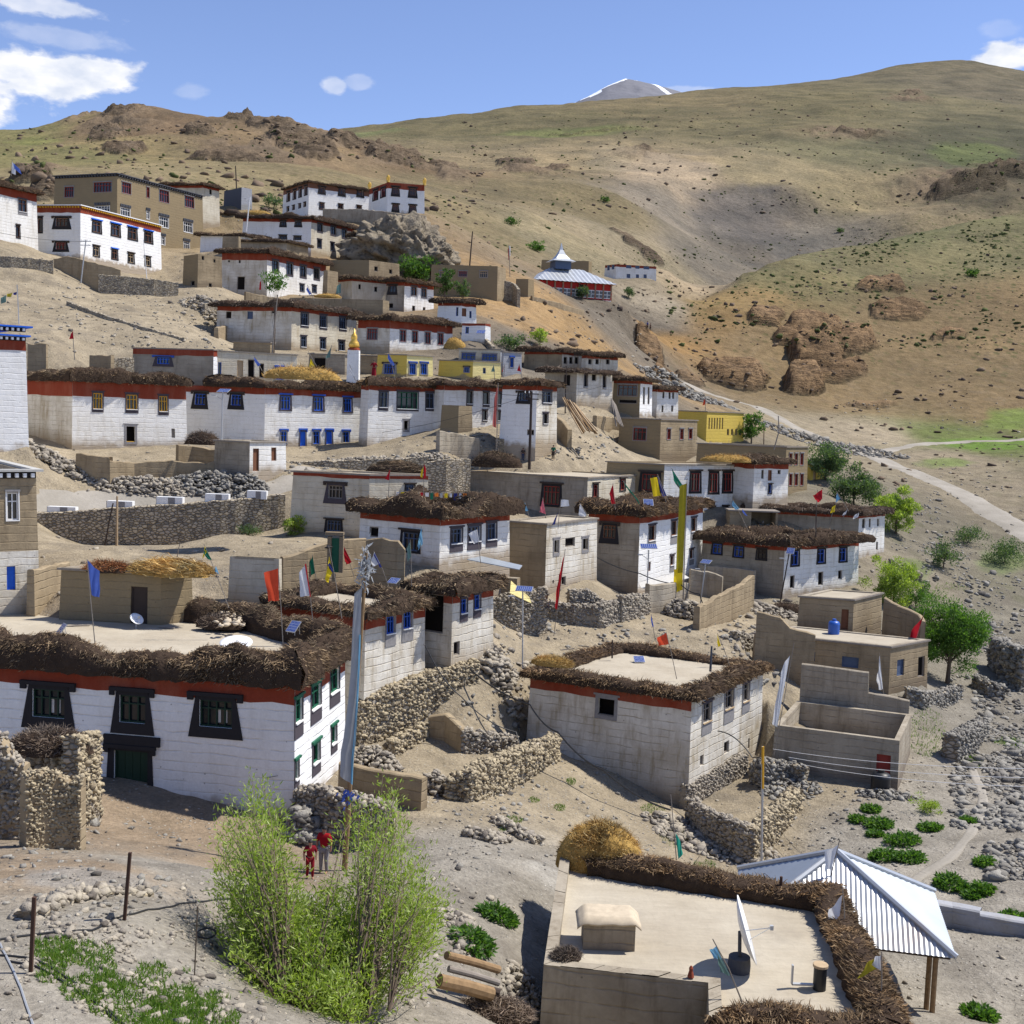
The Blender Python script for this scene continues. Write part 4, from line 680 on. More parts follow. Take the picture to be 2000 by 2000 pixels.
# pale scree fans and the green patches by the stream are real differences of the ground
def patch(u, v, dm, ru, rl, colr, k):
    global GC
    if v < 500: colr = tuple(x * .82 for x in colr)
    p = gp(u, v, dm); a0, l0 = p.x / p.y, math.log(p.y)
    g = np.exp(-((fa - a0) / (ru / FPX)) ** 2 - ((fl - l0) / rl) ** 2) + .35 * fbm(DX / (p.y * .02), DY / (p.y * .03), 4)
    g = np.clip((g - .35) * 3.2, 0, 1)[..., None] * k * (np.exp(-((fa - a0) / (2.2 * ru / FPX)) ** 2 - ((fl - l0) / (2.2 * rl)) ** 2))[..., None]
    GC[..., :3] = GC[..., :3] * (1 - g) + np.array(colr) * g
for a in ((1930, 870, 160, 120, .05, (.12, .19, .04), 1), (1850, 905, 150, 60, .03, (.15, .20, .06), .8), (1990, 820, 180, 80, .05, (.14, .19, .05), .9), (1960, 1100, 100, 60, .04, (.14, .18, .07), .7), (1790, 1110, 95, 40, .03, (.12, .17, .05), .6),
          (1300, 340, 420, 120, .12, (.42, .335, .235), .8), (1450, 440, 430, 110, .1, (.15, .135, .12), .9), (1200, 300, 500, 60, .1, (.36, .30, .20), .5), (1880, 280, 500, 190, .22, (.10, .095, .06), .75), (1950, 340, 450, 120, .10, (.09, .08, .055), .8), (1150, 245, 600, 150, .05, (.13, .115, .07), .6), (1330, 215, 700, 120, .05, (.12, .11, .065), .6), (1450, 500, 430, 90, .06, (.12, .105, .085), .9), (1900, 300, 560, 90, .1, (.13, .16, .06), .7), (1100, 262, 700, 160, .05, (.19, .22, .08), .6), (700, 262, 700, 90, .04, (.2, .23, .1), .6), (60, 275, 420, 60, .08, (.22, .24, .08), .6),
          (180, 1720, 20, 200, .06, (.30, .28, .25), .8), (1080, 1700, 30, 60, .05, (.33, .31, .27), .7)):
    patch(*a)
def ground():
    Fv_ = []
    idx = np.arange(NA2 * NL2).reshape(NA2, NL2)
    F = np.stack([idx[:-1, :-1], idx[1:, :-1], idx[1:, 1:], idx[:-1, 1:]], -1).reshape(-1, 4)
    V = np.stack([DX, DY, ZF], -1).reshape(-1, 3)
    o = np_mesh('ground', V, F, MT['ground_soil'], smooth=True, attr={'gcol': np.clip(GC, 0, 1.2).reshape(-1, 4), 'rk': np.clip(RK * .7, 0, 1).ravel()})
    tag(o, kind='structure')
    # the land goes on behind and beside the viewpoint
    m = MB(); r0 = 5.0; e = np.linspace(AZ0, AZ1, 9)
    front = [Vector((a * r0, r0, gz(a * r0, r0))) for a in e]
    back = [Vector((-60 + 15 * i, -60, 8)) for i in range(9)]
    mid = [Vector((-9 + 18 * i / 8, -1.5, -1.75)) for i in range(9)]
    for A, B in ((front, mid), (mid, back)):
        for i in range(8): m.quad(B[i], B[i + 1], A[i + 1], A[i])
    b = m.build('viewpoint_hillside', MT['ground_soil']); b.data.color_attributes.new('gcol', 'FLOAT_COLOR', 'POINT')
    for x in b.data.color_attributes['gcol'].data: x.color = (.36, .33, .28, 0)
    tag(b, kind='structure')
ground()
def snow_peak():
    t = NT('snow_and_scree', .8, .2)
    n = t.noise(.0016, detail=8, rough=.65); z = t.sep(t.pos)[2]; nz = t.sep(t.geo.outputs['Normal'])
    s = t.math('ADD', t.math('MULTIPLY', t.attr('hh'), 1.0), t.math('MULTIPLY', t.math('SUBTRACT', n, .5), .5))
    s = t.ramp(s, .50, .54)
    t.bump(t.noise(.01, detail=6), 12); t.out(t.mix(s, (.17, .17, .19), (.86, .88, .92)))
    ny, nx = 90, 120; D = 6000
    x0 = ray(930, 200)[0] * D; x1 = ray(1620, 200)[0] * D; px = ray(1222, 156)[0] * D; zt = ray(1222, 154)[1] * D; zb = zt - 330
    xs = np.linspace(x0, x1, nx); ys = np.linspace(D - 500, D + 700, ny); X, Y = np.meshgrid(xs, ys, indexing='ij')
    lx = np.abs(X - px) / np.where(X < px, 520.0, 1150.0); ly = np.abs(Y - D) / 600
    r = np.sqrt(lx ** 2 + ly ** 2); Z = zt - 330 * np.minimum(r, 1.0) ** 1.12 - 60 * np.clip(r - 1, 0, 2)
    Z += (ridged(X / 160 + 3, Y / 160, 5) - .62) * 26 * np.clip(r * 2.5, 0.25, 1)
    # where snow holds: the left shoulder and gullies under the summit
    xs_ = px - 520 * np.clip((zt - Z) / 330, 0, 1) ** .89; sn = .22 + .62 * (X < xs_ + (px - xs_) * (.14 + .14 * np.sin(Z / 17)) + 22) * (X < px + 25) + .5 * np.exp(-((X - (px + 120) - (Y - D) * -.3) / 28) ** 2) + .45 * (Z > zt - 16) * (X > px + 30) + .5 * np.exp(-((X - (px + 290)) / 45) ** 2)
    idx = np.arange(nx * ny).reshape(nx, ny)
    F = np.stack([idx[:-1, :-1], idx[1:, :-1], idx[1:, 1:], idx[:-1, 1:]], -1).reshape(-1, 4)
    o = np_mesh('snow_peak', np.stack([X, Y, Z], -1).reshape(-1, 3), F, MT['snow_and_scree'], smooth=True, attr={'hh': sn.ravel()}); tag(o, kind='structure')
snow_peak()
# ------------------------------------------------------------ building parts
Z3 = Vector((0, 0, 1))
def offset_poly(poly, o):
    n = len(poly); out = []
    for i in range(n):
        a, b, c = poly[i - 1], poly[i], poly[(i + 1) % n]
        e1 = (b - a); e2 = (c - b); e1.z = e2.z = 0; e1.normalize(); e2.normalize()
        n1 = Vector((e1.y, -e1.x, 0)); n2 = Vector((e2.y, -e2.x, 0)); m = n1 + n2
        if m.length < .3: m = n1.copy()
        m.normalize(); k = o / max(.45, m.dot(n1)); out.append(b + m * k)
    return out
def at_z(p, z): return Vector((p.x, p.y, z))
def ico_rocks(name, C, S, mat, parent=None, flat=.7, seed=0):
    """many loose angular stones as one mesh; C centres (n,3), S sizes (n,)"""
    g = np.random.default_rng(seed + len(C)); t = (1 + 5 ** .5) / 2
    b = np.array([(-1, t, 0), (1, t, 0), (-1, -t, 0), (1, -t, 0), (0, -1, t), (0, 1, t), (0, -1, -t), (0, 1, -t), (t, 0, -1), (t, 0, 1), (-t, 0, -1), (-t, 0, 1)]) / 1.9
    f = np.array([(0, 11, 5), (0, 5, 1), (0, 1, 7), (0, 7, 10), (0, 10, 11), (1, 5, 9), (5, 11, 4), (11, 10, 2), (10, 7, 6), (7, 1, 8), (3, 9, 4), (3, 4, 2), (3, 2, 6), (3, 6, 8), (3, 8, 9), (4, 9, 5), (2, 4, 11), (6, 2, 10), (8, 6, 7), (9, 8, 1)])
    n = len(C); v = b[None] * (1 + g.uniform(-.42, .42, (n, 12, 1))) * .5
    v = v * (g.uniform(.55, 1.6, (n, 1, 3)) * np.array([1, 1, flat])); tl = g.uniform(-.5, .5, n)[:, None]; v = np.stack([v[..., 0], v[..., 1], v[..., 2] + v[..., 0] * tl * .6], -1); v = v * np.asarray(S)[:, None, None]
    an = g.uniform(0, 6.28, n); ca, sa = np.cos(an)[:, None], np.sin(an)[:, None]
    x = v[..., 0] * ca - v[..., 1] * sa; y = v[..., 0] * sa + v[..., 1] * ca
    V = np.stack([x, y, v[..., 2]], -1) + np.asarray(C)[:, None]
    F = (f[None] + (np.arange(n) * 12)[:, None, None]).reshape(-1, 3)
    return np_mesh(name, V.reshape(-1, 3), F, mat, parent)
def twigs(name, P0, D, ln, wd, mat, parent=None, seed=1):
    """thin pointed blades: roots P0 (n,3), directions D (n,3) unit"""
    g = np.random.default_rng(seed); n = len(P0); r = g.normal(size=(n, 3)); s = np.cross(D, r); s /= np.linalg.norm(s, axis=1, keepdims=True) + 1e-9
    ln = np.asarray(ln)[:, None]; wd = np.asarray(wd)[:, None]
    bend = g.normal(size=(n, 3)) * ln * .12
    a = P0 - s * wd * .5; b = P0 + s * wd * .5; m1 = P0 + D * ln * .55 + bend + s * wd * .4; m2 = P0 + D * ln * .55 + bend - s * wd * .4; c = P0 + D * ln + bend * .4
    V = np.stack([a, b, m1, m2, c], 1).reshape(-1, 3); i = np.arange(n)[:, None] * 5
    F = np.concatenate([np.stack([i + 0, i + 1, i + 2], -1).reshape(-1, 3), np.stack([i + 0, i + 2, i + 3], -1).reshape(-1, 3), np.stack([i + 3, i + 2, i + 4], -1).reshape(-1, 3)])
    return np_mesh(name, V, F, mat, parent)
def thatch_ring(name, poly, z0, h, w, o, n, l, mat, parent, edges=None, seed=3, core='brush_core', closed=True):
    """brushwood stacked along the wall tops: a lumpy core and the cut ends of the twigs"""
    g = np.random.default_rng(seed); N = len(poly); outer = offset_poly(poly, o); inner = offset_poly(poly, o - w)
    edges = range(N) if edges is None else edges
    PV, PF = [], []; TP, TD = [], []
    prof = [(0, -.02), (-.02, .45), (.10, .80), (.35, 1.0), (.72, .95), (.97, .70), (1.0, .05), (.92, -.25)]
    for e in edges:
        a0, a1, b0, b1 = outer[e], outer[(e + 1) % N], inner[e], inner[(e + 1) % N]
        L_ = (a1 - a0).length; k = max(2, int(L_ / max(.28, l * .8))); base = len(PV)
        ed = (a1 - a0).normalized(); on = Vector((ed.y, -ed.x, 0))
        for i in range(k + 1):
            t_ = i / k; A = a0.lerp(a1, t_); B = b0.lerp(b1, t_)
            hh = h * max(.35, 1 + .85 * float(fbm(np.array(A.x * .45), np.array(A.y * .45 + seed), 3))) ; wob = float(fbm(np.array(A.x * .8 + 9), np.array(A.y * .8), 2)) * .35 * w * .4
            for (q, zz) in prof:
                p = A.lerp(B, q); p = p + on * (wob + g.normal() * .05); PV.append((p.x, p.y, z0 + zz * hh + g.normal() * .04 * h))
        m_ = len(prof)
        for i in range(k):
            for j in range(m_ - 1): PF.append((base + i * m_ + j, base + (i + 1) * m_ + j, base + (i + 1) * m_ + j + 1, base + i * m_ + j + 1))
        nt = int(L_ * n); t_ = g.random(nt); q = g.random(nt)
        # where along the profile: half on the outer face, half on top
        face = g.random(nt) < .55
        hloc = h * np.maximum(.35, 1 + .85 * fbm((a0.x + (a1.x - a0.x) * t_) * .45, (a0.y + (a1.y - a0.y) * t_) * .45 + seed, 3))
        clump = fbm(t_ * L_ * 1.6 + seed * 3.1 + e * 7, q * 2.5, 2)
        qx = np.where(face, .02 + .06 * g.random(nt), q ** 1.1); zz = np.where(face, g.random(nt) * .86, np.interp(qx, [0, .1, .35, .72, 1.0], [.5, .8, 1.0, .95, .7]))
        Ax = np.array(a0)[None] + (np.array(a1) - np.array(a0))[None] * t_[:, None]; Bx = np.array(b0)[None] + (np.array(b1) - np.array(b0))[None] * t_[:, None]
        p = Ax + (Bx - Ax) * qx[:, None]; p[:, 2] = z0 + zz * hloc - .02 + clump * .07
        p += np.array(on)[None] * (np.where(face, clump * .16 - .04, 0))[:, None]
        d = np.array(on)[None] * np.where(face, 1.0, np.where(qx < .5, .9, -.7))[:, None] + np.array(ed)[None] * (g.normal(size=nt) * .45 + clump * .8)[:, None] + np.array([[0, 0, 1.0]]) * (np.where(face, -.25, .25) + g.normal(size=nt) * .32)[:, None]
        d /= np.linalg.norm(d, axis=1, keepdims=True); TP.append(p - d * .35 * l); TD.append(d)
    PV = np.array(PV); co = np_mesh(name, PV, np.array(PF), MT[core], parent)
    TP = np.concatenate(TP); TD = np.concatenate(TD); nt = len(TP)
    tw = twigs('twig_layer', TP, TD, l * g.uniform(.6, 1.25, nt), (l * .085) * g.uniform(.6, 1.5, nt), MT[mat], co, seed)
    return co
FRAME = dict(green='wood_green', dkgreen='wood_dark_green', blue='wood_blue', bblue='wood_bright_blue', red='wood_red', redp='wood_red', redb='wood_brown', yellow='wood_yellow', brown='wood_brown', brownd='wood_dark', dark='wood_dark', grey='wood_grey', greyf='wood_grey',
             slate='slate_blue', white='wood_white', pale='wood_pale', dgreen='wood_green', wood='wood_grey', dred='wood_red')
class Face:
    """one wall face seen from outside: a = left end, b = right end (xy), top z, ground z, foot z"""
    def __init__(s, a, b, ba, bb, zt, zb, zf):
        s.a, s.b, s.ba, s.bb, s.zt, s.zb, s.zf = a, b, ba, bb, zt, zb, zf
        s.e = (b - a).normalized(); s.len = (b - a).length
        s.T0 = at_z(a, zt); dn = at_z(ba, zf) - s.T0; dn = dn - s.e * dn.dot(s.e); s.g = dn / (zt - zf)   # per metre of height
        s.n = s.e.cross(-s.g).normalized(); s.n = s.n if s.n.dot(Vector((s.e.y, -s.e.x, 0))) > 0 else -s.n
        s.h = zt - zf; s.lb = (bb - ba).length
    def pt(s, x, y, out=0):  # x along, y below the top
        f = y / s.h; p = s.a.lerp(s.b, x / s.len).lerp(s.ba.lerp(s.bb, x / s.len), f); return Vector((p.x, p.y, s.zt - y)) + s.n * out
    def sh(s, u, v):
        a, r = ray(u, v); d = Vector((a, 1, r)); t = s.T0.dot(s.n) / d.dot(s.n); p = d * t - s.T0
        y = -p.z; x = p.dot(s.e)
        # account for the slight spread of the wall towards its foot
        w_ = s.len + (s.lb - s.len) * y / s.h; x0 = (s.ba - s.a).dot(s.e) * y / s.h
        return (x - x0) / w_ * s.len, y
def add_face(m, F, holes, rev=.22):
    xs = sorted(set([0, F.len] + [x for h in holes for x in (h[0], h[1])])); ys = sorted(set([0, F.h, F.zt - F.zb] + [y for h in holes for y in (h[2], h[3])]))
    ys = [y for y in ys if 0 <= y <= F.h]
    n0 = len(m.v); nx, ny = len(xs), len(ys)
    for y in ys:
        for x in xs: m.v.append(tuple(F.pt(x, y))); m.hh.append(F.zt - y - F.zb)
    for j in range(ny - 1):
        for i in range(nx - 1):
            cx, cy = (xs[i] + xs[i + 1]) / 2, (ys[j] + ys[j + 1]) / 2
            if any(h[0] < cx < h[1] and h[2] < cy < h[3] for h in holes): continue
            m.f.append((n0 + j * nx + i, n0 + (j + 1) * nx + i, n0 + (j + 1) * nx + i + 1, n0 + j * nx + i + 1)); m.m.append(0)
    for (x0, x1, y0, y1) in holes:
        o = [F.pt(x0, y0), F.pt(x1, y0), F.pt(x1, y1), F.pt(x0, y1)]; q = [p - F.n * rev for p in o]; k = len(m.v)
        for p in o + q: m.v.append(tuple(p)); m.hh.append(p.z - F.zb)
        for i in range(4): m.f.append((k + i, k + (i + 1) % 4, k + 4 + (i + 1) % 4, k + 4 + i)); m.m.append(0)
def fbox(m, F, x0, x1, y0, y1, o0, o1):
    """a box on a wall face from x0..x1, y0..y1 (down), standing from o0 to o1 out of the wall"""
    a = [F.pt(x0, y0, o0), F.pt(x1, y0, o0), F.pt(x1, y1, o0), F.pt(x0, y1, o0)]; b = [F.pt(x0, y0, o1), F.pt(x1, y0, o1), F.pt(x1, y1, o1), F.pt(x0, y1, o1)]
    m.add(a + b, [(0, 1, 2, 3), (7, 6, 5, 4), (4, 5, 1, 0), (5, 6, 2, 1), (6, 7, 3, 2), (7, 4, 0, 3)])
def window(par, F, spec, detail):
    f_, u0, v0, u1, v1, st, colr = spec[:7]; nm = spec[7] if len(spec) > 7 else 0; sill = spec[8] if len(spec) > 8 else 0
    um, vm_ = (u0 + u1) / 2, (v0 + v1) / 2
    x0, _ = F.sh(u0, vm_); x1, _ = F.sh(u1, vm_); _, y0 = F.sh(um, v0); _, y1 = F.sh(um, v1)
    if x1 - x0 < .12: x1 = x0 + .12
    ysl = F.sh(um, v1 + sill)[1] if sill else y1
    W_, H_ = x1 - x0, y1 - y0
    x0 = max(x0, .05); x1 = min(x1, F.len - .03); y1 = min(y1, F.h - .4); y0 = max(y0, .03)
    if x1 - x0 < .08 or y1 - y0 < .1: return None
    door = st in ('D', 'DB')
    if st == 'T': hx0, hx1, hy0, hy1 = x0 + W_ * .17, x1 - W_ * .17, y0 + H_ * .10, y1 - H_ * .26
    elif st in ('S', 'N'): hx0, hx1, hy0, hy1 = x0 + W_ * .13, x1 - W_ * .13, y0 + H_ * .10, y1 - H_ * (.04 if st == 'N' else .10)
    elif st == 'D': hx0, hx1, hy0, hy1 = x0 + W_ * .14, x1 - W_ * .14, y0 + H_ * .06, y1
    elif st == 'DB': hx0, hx1, hy0, hy1 = x0 + W_ * .16, x1 - W_ * .12, y0 + .1, y1
    else: hx0, hx1, hy0, hy1 = x0, x1, y0, y1
    def later():
        wd = hx1 - hx0; hg = hy1 - hy0; fr = MT[FRAME.get(colr, 'wood_dark')]; dp = -.16
        m = MB(); b = min(.07, wd * .12)
        if st == 'O': b = 0
        if b:
            for (p, q, r, s_) in ((hx0, hx1, hy0, hy0 + b), (hx0, hx1, hy1 - b, hy1), (hx0, hx0 + b, hy0 + b, hy1 - b), (hx1 - b, hx1, hy0 + b, hy1 - b)): fbox(m, F, p, q, r, s_, dp, dp + .08)
            for i in range(nm):
                x = hx0 + wd * (i + 1) / (nm + 1); fbox(m, F, x - b * .4, x + b * .4, hy0 + b, hy1 - b, dp + .01, dp + .07)
            if nm and not door: y = hy0 + hg * .32; fbox(m, F, hx0 + b, hx1 - b, y - b * .4, y + b * .4, dp + .012, dp + .066)
        if door or (st == 'P' and colr in ('brown', 'dred', 'bblue', 'brownd', 'blue', 'pale', 'wood', 'slate')):
            fbox(m, F, hx0 + b, hx1 - b, hy0 + b, hy1, dp - .03, dp + .03)
            for i in range(3 if door else 0): x = hx0 + b + (wd - 2 * b) * (i + 1) / 4; fbox(m, F, x - .012, x + .012, hy0 + b, hy1, dp + .03, dp + .045)
        if not m.v: fbox(m, F, hx0, hx1, hy1 - .05, hy1, -.2, -.02)
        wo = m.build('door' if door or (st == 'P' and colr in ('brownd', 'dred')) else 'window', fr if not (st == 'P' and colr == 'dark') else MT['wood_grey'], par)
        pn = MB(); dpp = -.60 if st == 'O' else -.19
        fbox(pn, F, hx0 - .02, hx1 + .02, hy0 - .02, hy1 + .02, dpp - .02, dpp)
        if st == 'O':   # a room without glass: its shade painted as near-black inner walls
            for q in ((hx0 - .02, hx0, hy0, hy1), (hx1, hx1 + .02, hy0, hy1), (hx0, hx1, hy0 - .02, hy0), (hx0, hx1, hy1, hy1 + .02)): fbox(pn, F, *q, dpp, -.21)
        pm = 'interior_shade' if st in ('O', 'P', 'D', 'DB') else 'glass_dark'
        pn.build('shade_panel' if st in ('O', 'P', 'D', 'DB') else 'pane', MT[pm], wo)  # unglazed holes are backed by a panel coloured as room shade
        if st == 'T' and nm >= 3 and detail > 1: # a light curtain behind part of the glass
            c_ = MB(); fbox(c_, F, hx0 + wd * .52, hx0 + wd * .60, hy0 + hg * .35, hy0 + hg * .85, -.188, -.182); fbox(c_, F, hx0 + wd * .72, hx0 + wd * .80, hy0 + hg * .35, hy0 + hg * .85, -.188, -.182); c_.build('curtain', MT['curtain_white'], wo)
        sm = {'bblue': 'surround_dark', 'greyf': 'surround_dark'}.get(colr, 'surround_black')
        if st in ('T', 'S', 'N', 'D', 'DB') and not (st == 'N' and nm == 0):
            s_ = MB(); k = W_ * (.10 if st == 'T' else .05 if st in ('D',) else .04)
            xa0, xa1, xb0, xb1 = x0 + k, x1 - k, x0 - k * .5, x1 + k * .5     # narrower above, wider below
            if st in ('N', 'D'): sm = 'surround_grey' if st == 'N' else 'surround_dark'
            ob, o2 = .002, .045
            def qd(p): # plaster quad given by four (x, y)
                a = [F.pt(x, y, ob) for x, y in p]; b_ = [F.pt(x, y, o2) for x, y in p]; s_.add(a + b_, [(7, 6, 5, 4), (4, 5, 1, 0), (5, 6, 2, 1), (6, 7, 3, 2), (7, 4, 0, 3)])
            yb = y1 if st not in ('D', 'DB') else hy1
            L_ = lambda y: xa0 + (xb0 - xa0) * (y - y0) / (yb - y0); R_ = lambda y: xa1 + (xb1 - xa1) * (y - y0) / (yb - y0)
            qd([(L_(y0), y0), (hx0, y0), (hx0, yb), (L_(yb), yb)]); qd([(hx1, y0), (R_(y0), y0), (R_(yb), yb), (hx1, yb)])
            if hy0 > y0 + .01: qd([(hx0, y0), (hx1, y0), (hx1, hy0), (hx0, hy0)])
            if yb > hy1 + .01: qd([(hx0, hy1), (hx1, hy1), (hx1, yb), (hx0, yb)])
            s_.build('surround', MT[sm], wo)
            li = MB(); e = W_ * (.06 if st == 'T' else .05); t_ = max(.09, min(.16, H_ * .09))
            fbox(li, F, x0 - e, x1 + e, y0 - t_, y0, 0, .16)
            if st in ('T', 'DB') or (st in ('N', 'D')): fbox(li, F, x0 - e, x0 + W_ * .06, y0, y0 + t_ * 1.2, .046, .13); fbox(li, F, x1 - W_ * .06, x1 + e, y0, y0 + t_ * 1.2, .046, .13)
            if st == 'DB': fbox(li, F, x0 - W_ * .05, x1 + W_ * .14, y0 - .55, y0 - t_ - .003, 0, .11)
            lm = {'bblue': 'wood_blue', 'redb': 'wood_bright_blue', 'dkgreen': 'surround_black'}.get(colr, 'wood_dark' if st != 'DB' else 'surround_black')
            li.build('lintel', MT[lm], wo)
        elif st in ('G', 'O', 'W', 'H'):
            s_ = MB(); k = {'G': .10, 'O': .16, 'W': .07, 'H': .06}[st] * (1 if W_ > .7 else .7); yb = ysl if sill else y1 + (k if st != 'O' else .2)
            x_ = lambda q: q
            def qd(a, b_, c_, d_): fbox(s_, F, a, b_, c_, d_, .001, .035)
            qd(hx0 - k, hx0, hy0 - k, yb); qd(hx1, hx1 + k, hy0 - k, yb)
            if yb > hy1 + .01: qd(hx0, hx1, hy1, yb)
            s_.build('surround', MT[{'G': 'surround_dark' if colr in ('dark', 'green', 'blue', 'slate', 'dgreen', 'yellow') and sill < 22 or colr == 'green' else 'surround_grey', 'O': 'surround_grey', 'W': 'surround_grey' if colr != 'white' else 'plastic_white', 'H': 'plastic_white'}[st]], wo)
            li = MB(); e = k * 1.7
            fbox(li, F, hx0 - e, hx1 + e, hy0 - k - .10, hy0 - k + .001, 0, .10 if st != 'O' else .05)
            if st == 'G': fbox(li, F, hx0 - .01, hx1 + .01, hy0 - k + .001, hy0, .0, .05)
            if st in ('W', 'O'): fbox(li, F, hx0, hx1, hy0 - k + .001, hy0, .0, .034)
            if st == 'H':
                for i in range(7): x = hx0 - e * 1.6 + (hx1 - hx0 + e * 3.2) * (i + .5) / 7; fbox(li, F, x - wd * .05, x + wd * .05, hy0 - k - .42, hy0 - k - .101, 0, .16)
            li.build('lintel', MT[{'G': 'wood_green' if colr == 'green' else 'surround_dark', 'O': 'surround_grey', 'W': 'surround_grey', 'H': 'slate_grey'}[st]], wo)
            if st == 'G' and detail > 0:
                l2 = MB(); fbox(l2, F, hx0 - .02, hx1 + .02, hy1 - .03, hy1 + .03, .0351, .10); l2.build('sill', MT['wood_white' if colr != 'grey' else 'wood_pale'], wo)
        return wo
    return (hx0, hx1, hy0, hy1), later
def cornice(par, poly, zt, kind, detail):
    """projecting roof edge with rows of beam ends"""
    o1 = offset_poly(poly, .30); slabm = {'gold': 'plastic_white', 'blue': 'wood_bright_blue', 'grey': 'slate_grey', 'stripe': 'concrete'}[kind]
    m = MB(); inn = offset_poly(poly, -.15); n = len(poly)
    def ring(outer, inner, z0, z1):
        for i in range(n):
            j = (i + 1) % n; a, b, c, d = outer[i], outer[j], inner[j], inner[i]
            m.add([at_z(q, z0) for q in (a, b, c, d)] + [at_z(q, z1) for q in (a, b, c, d)], [(0, 3, 2, 1), (4, 5, 6, 7), (0, 1, 5, 4), (2, 3, 7, 6)])
    ring(o1, inn, zt + .02, zt + .14)
    b = MB(); o2 = offset_poly(poly, .26); dark = MB()
    rows = [(zt - .26, .20, .004)] if kind in ('gold', 'grey', 'stripe') else [(zt - .24, .18, 0), (zt + .42, .2, .1)]
    if kind == 'blue': ring(offset_poly(poly, .42), inn, zt + .68, zt + .80)
    for zr, hr, ex in rows:
        for i in (0, 1):
            a, c = poly[i], poly[i + 1]; L_ = (c - a).length; ed = (c - a).normalized(); on = Vector((ed.y, -ed.x, 0)); k = int(L_ / (.42 if kind != 'grey' else .55))
            for q in range(k + 1):
                p = a.lerp(c, (q + .5) / (k + 1)); b.box(at_z(p + on * (.12 + ex), zr + hr / 2), .16, .24, hr, (ed, on, Z3))
            dark.add([at_z(a + on * .005, zr - .06), at_z(c + on * .005, zr - .06), at_z(c + on * .005, zr + hr + .06), at_z(a + on * .005, zr + hr + .06), at_z(a + on * .03, zr - .06), at_z(c + on * .03, zr - .06), at_z(c + on * .03, zr + hr + .06), at_z(a + on * .03, zr + hr + .06)], [(4, 5, 6, 7), (0, 1, 5, 4), (2, 3, 7, 6)])
    k1 = len(m.v); mats = [MT[slabm], MT[{'gold': 'wood_yellow', 'blue': 'plastic_white', 'grey': 'slate_grey', 'stripe': 'plastic_white'}[kind]], MT['surround_black' if kind != 'gold' else 'red_band']]
    m.add(b.v, b.f, 1); m.add(dark.v, dark.f, 2); m.build('cornice', mats, par)
CAT = {}
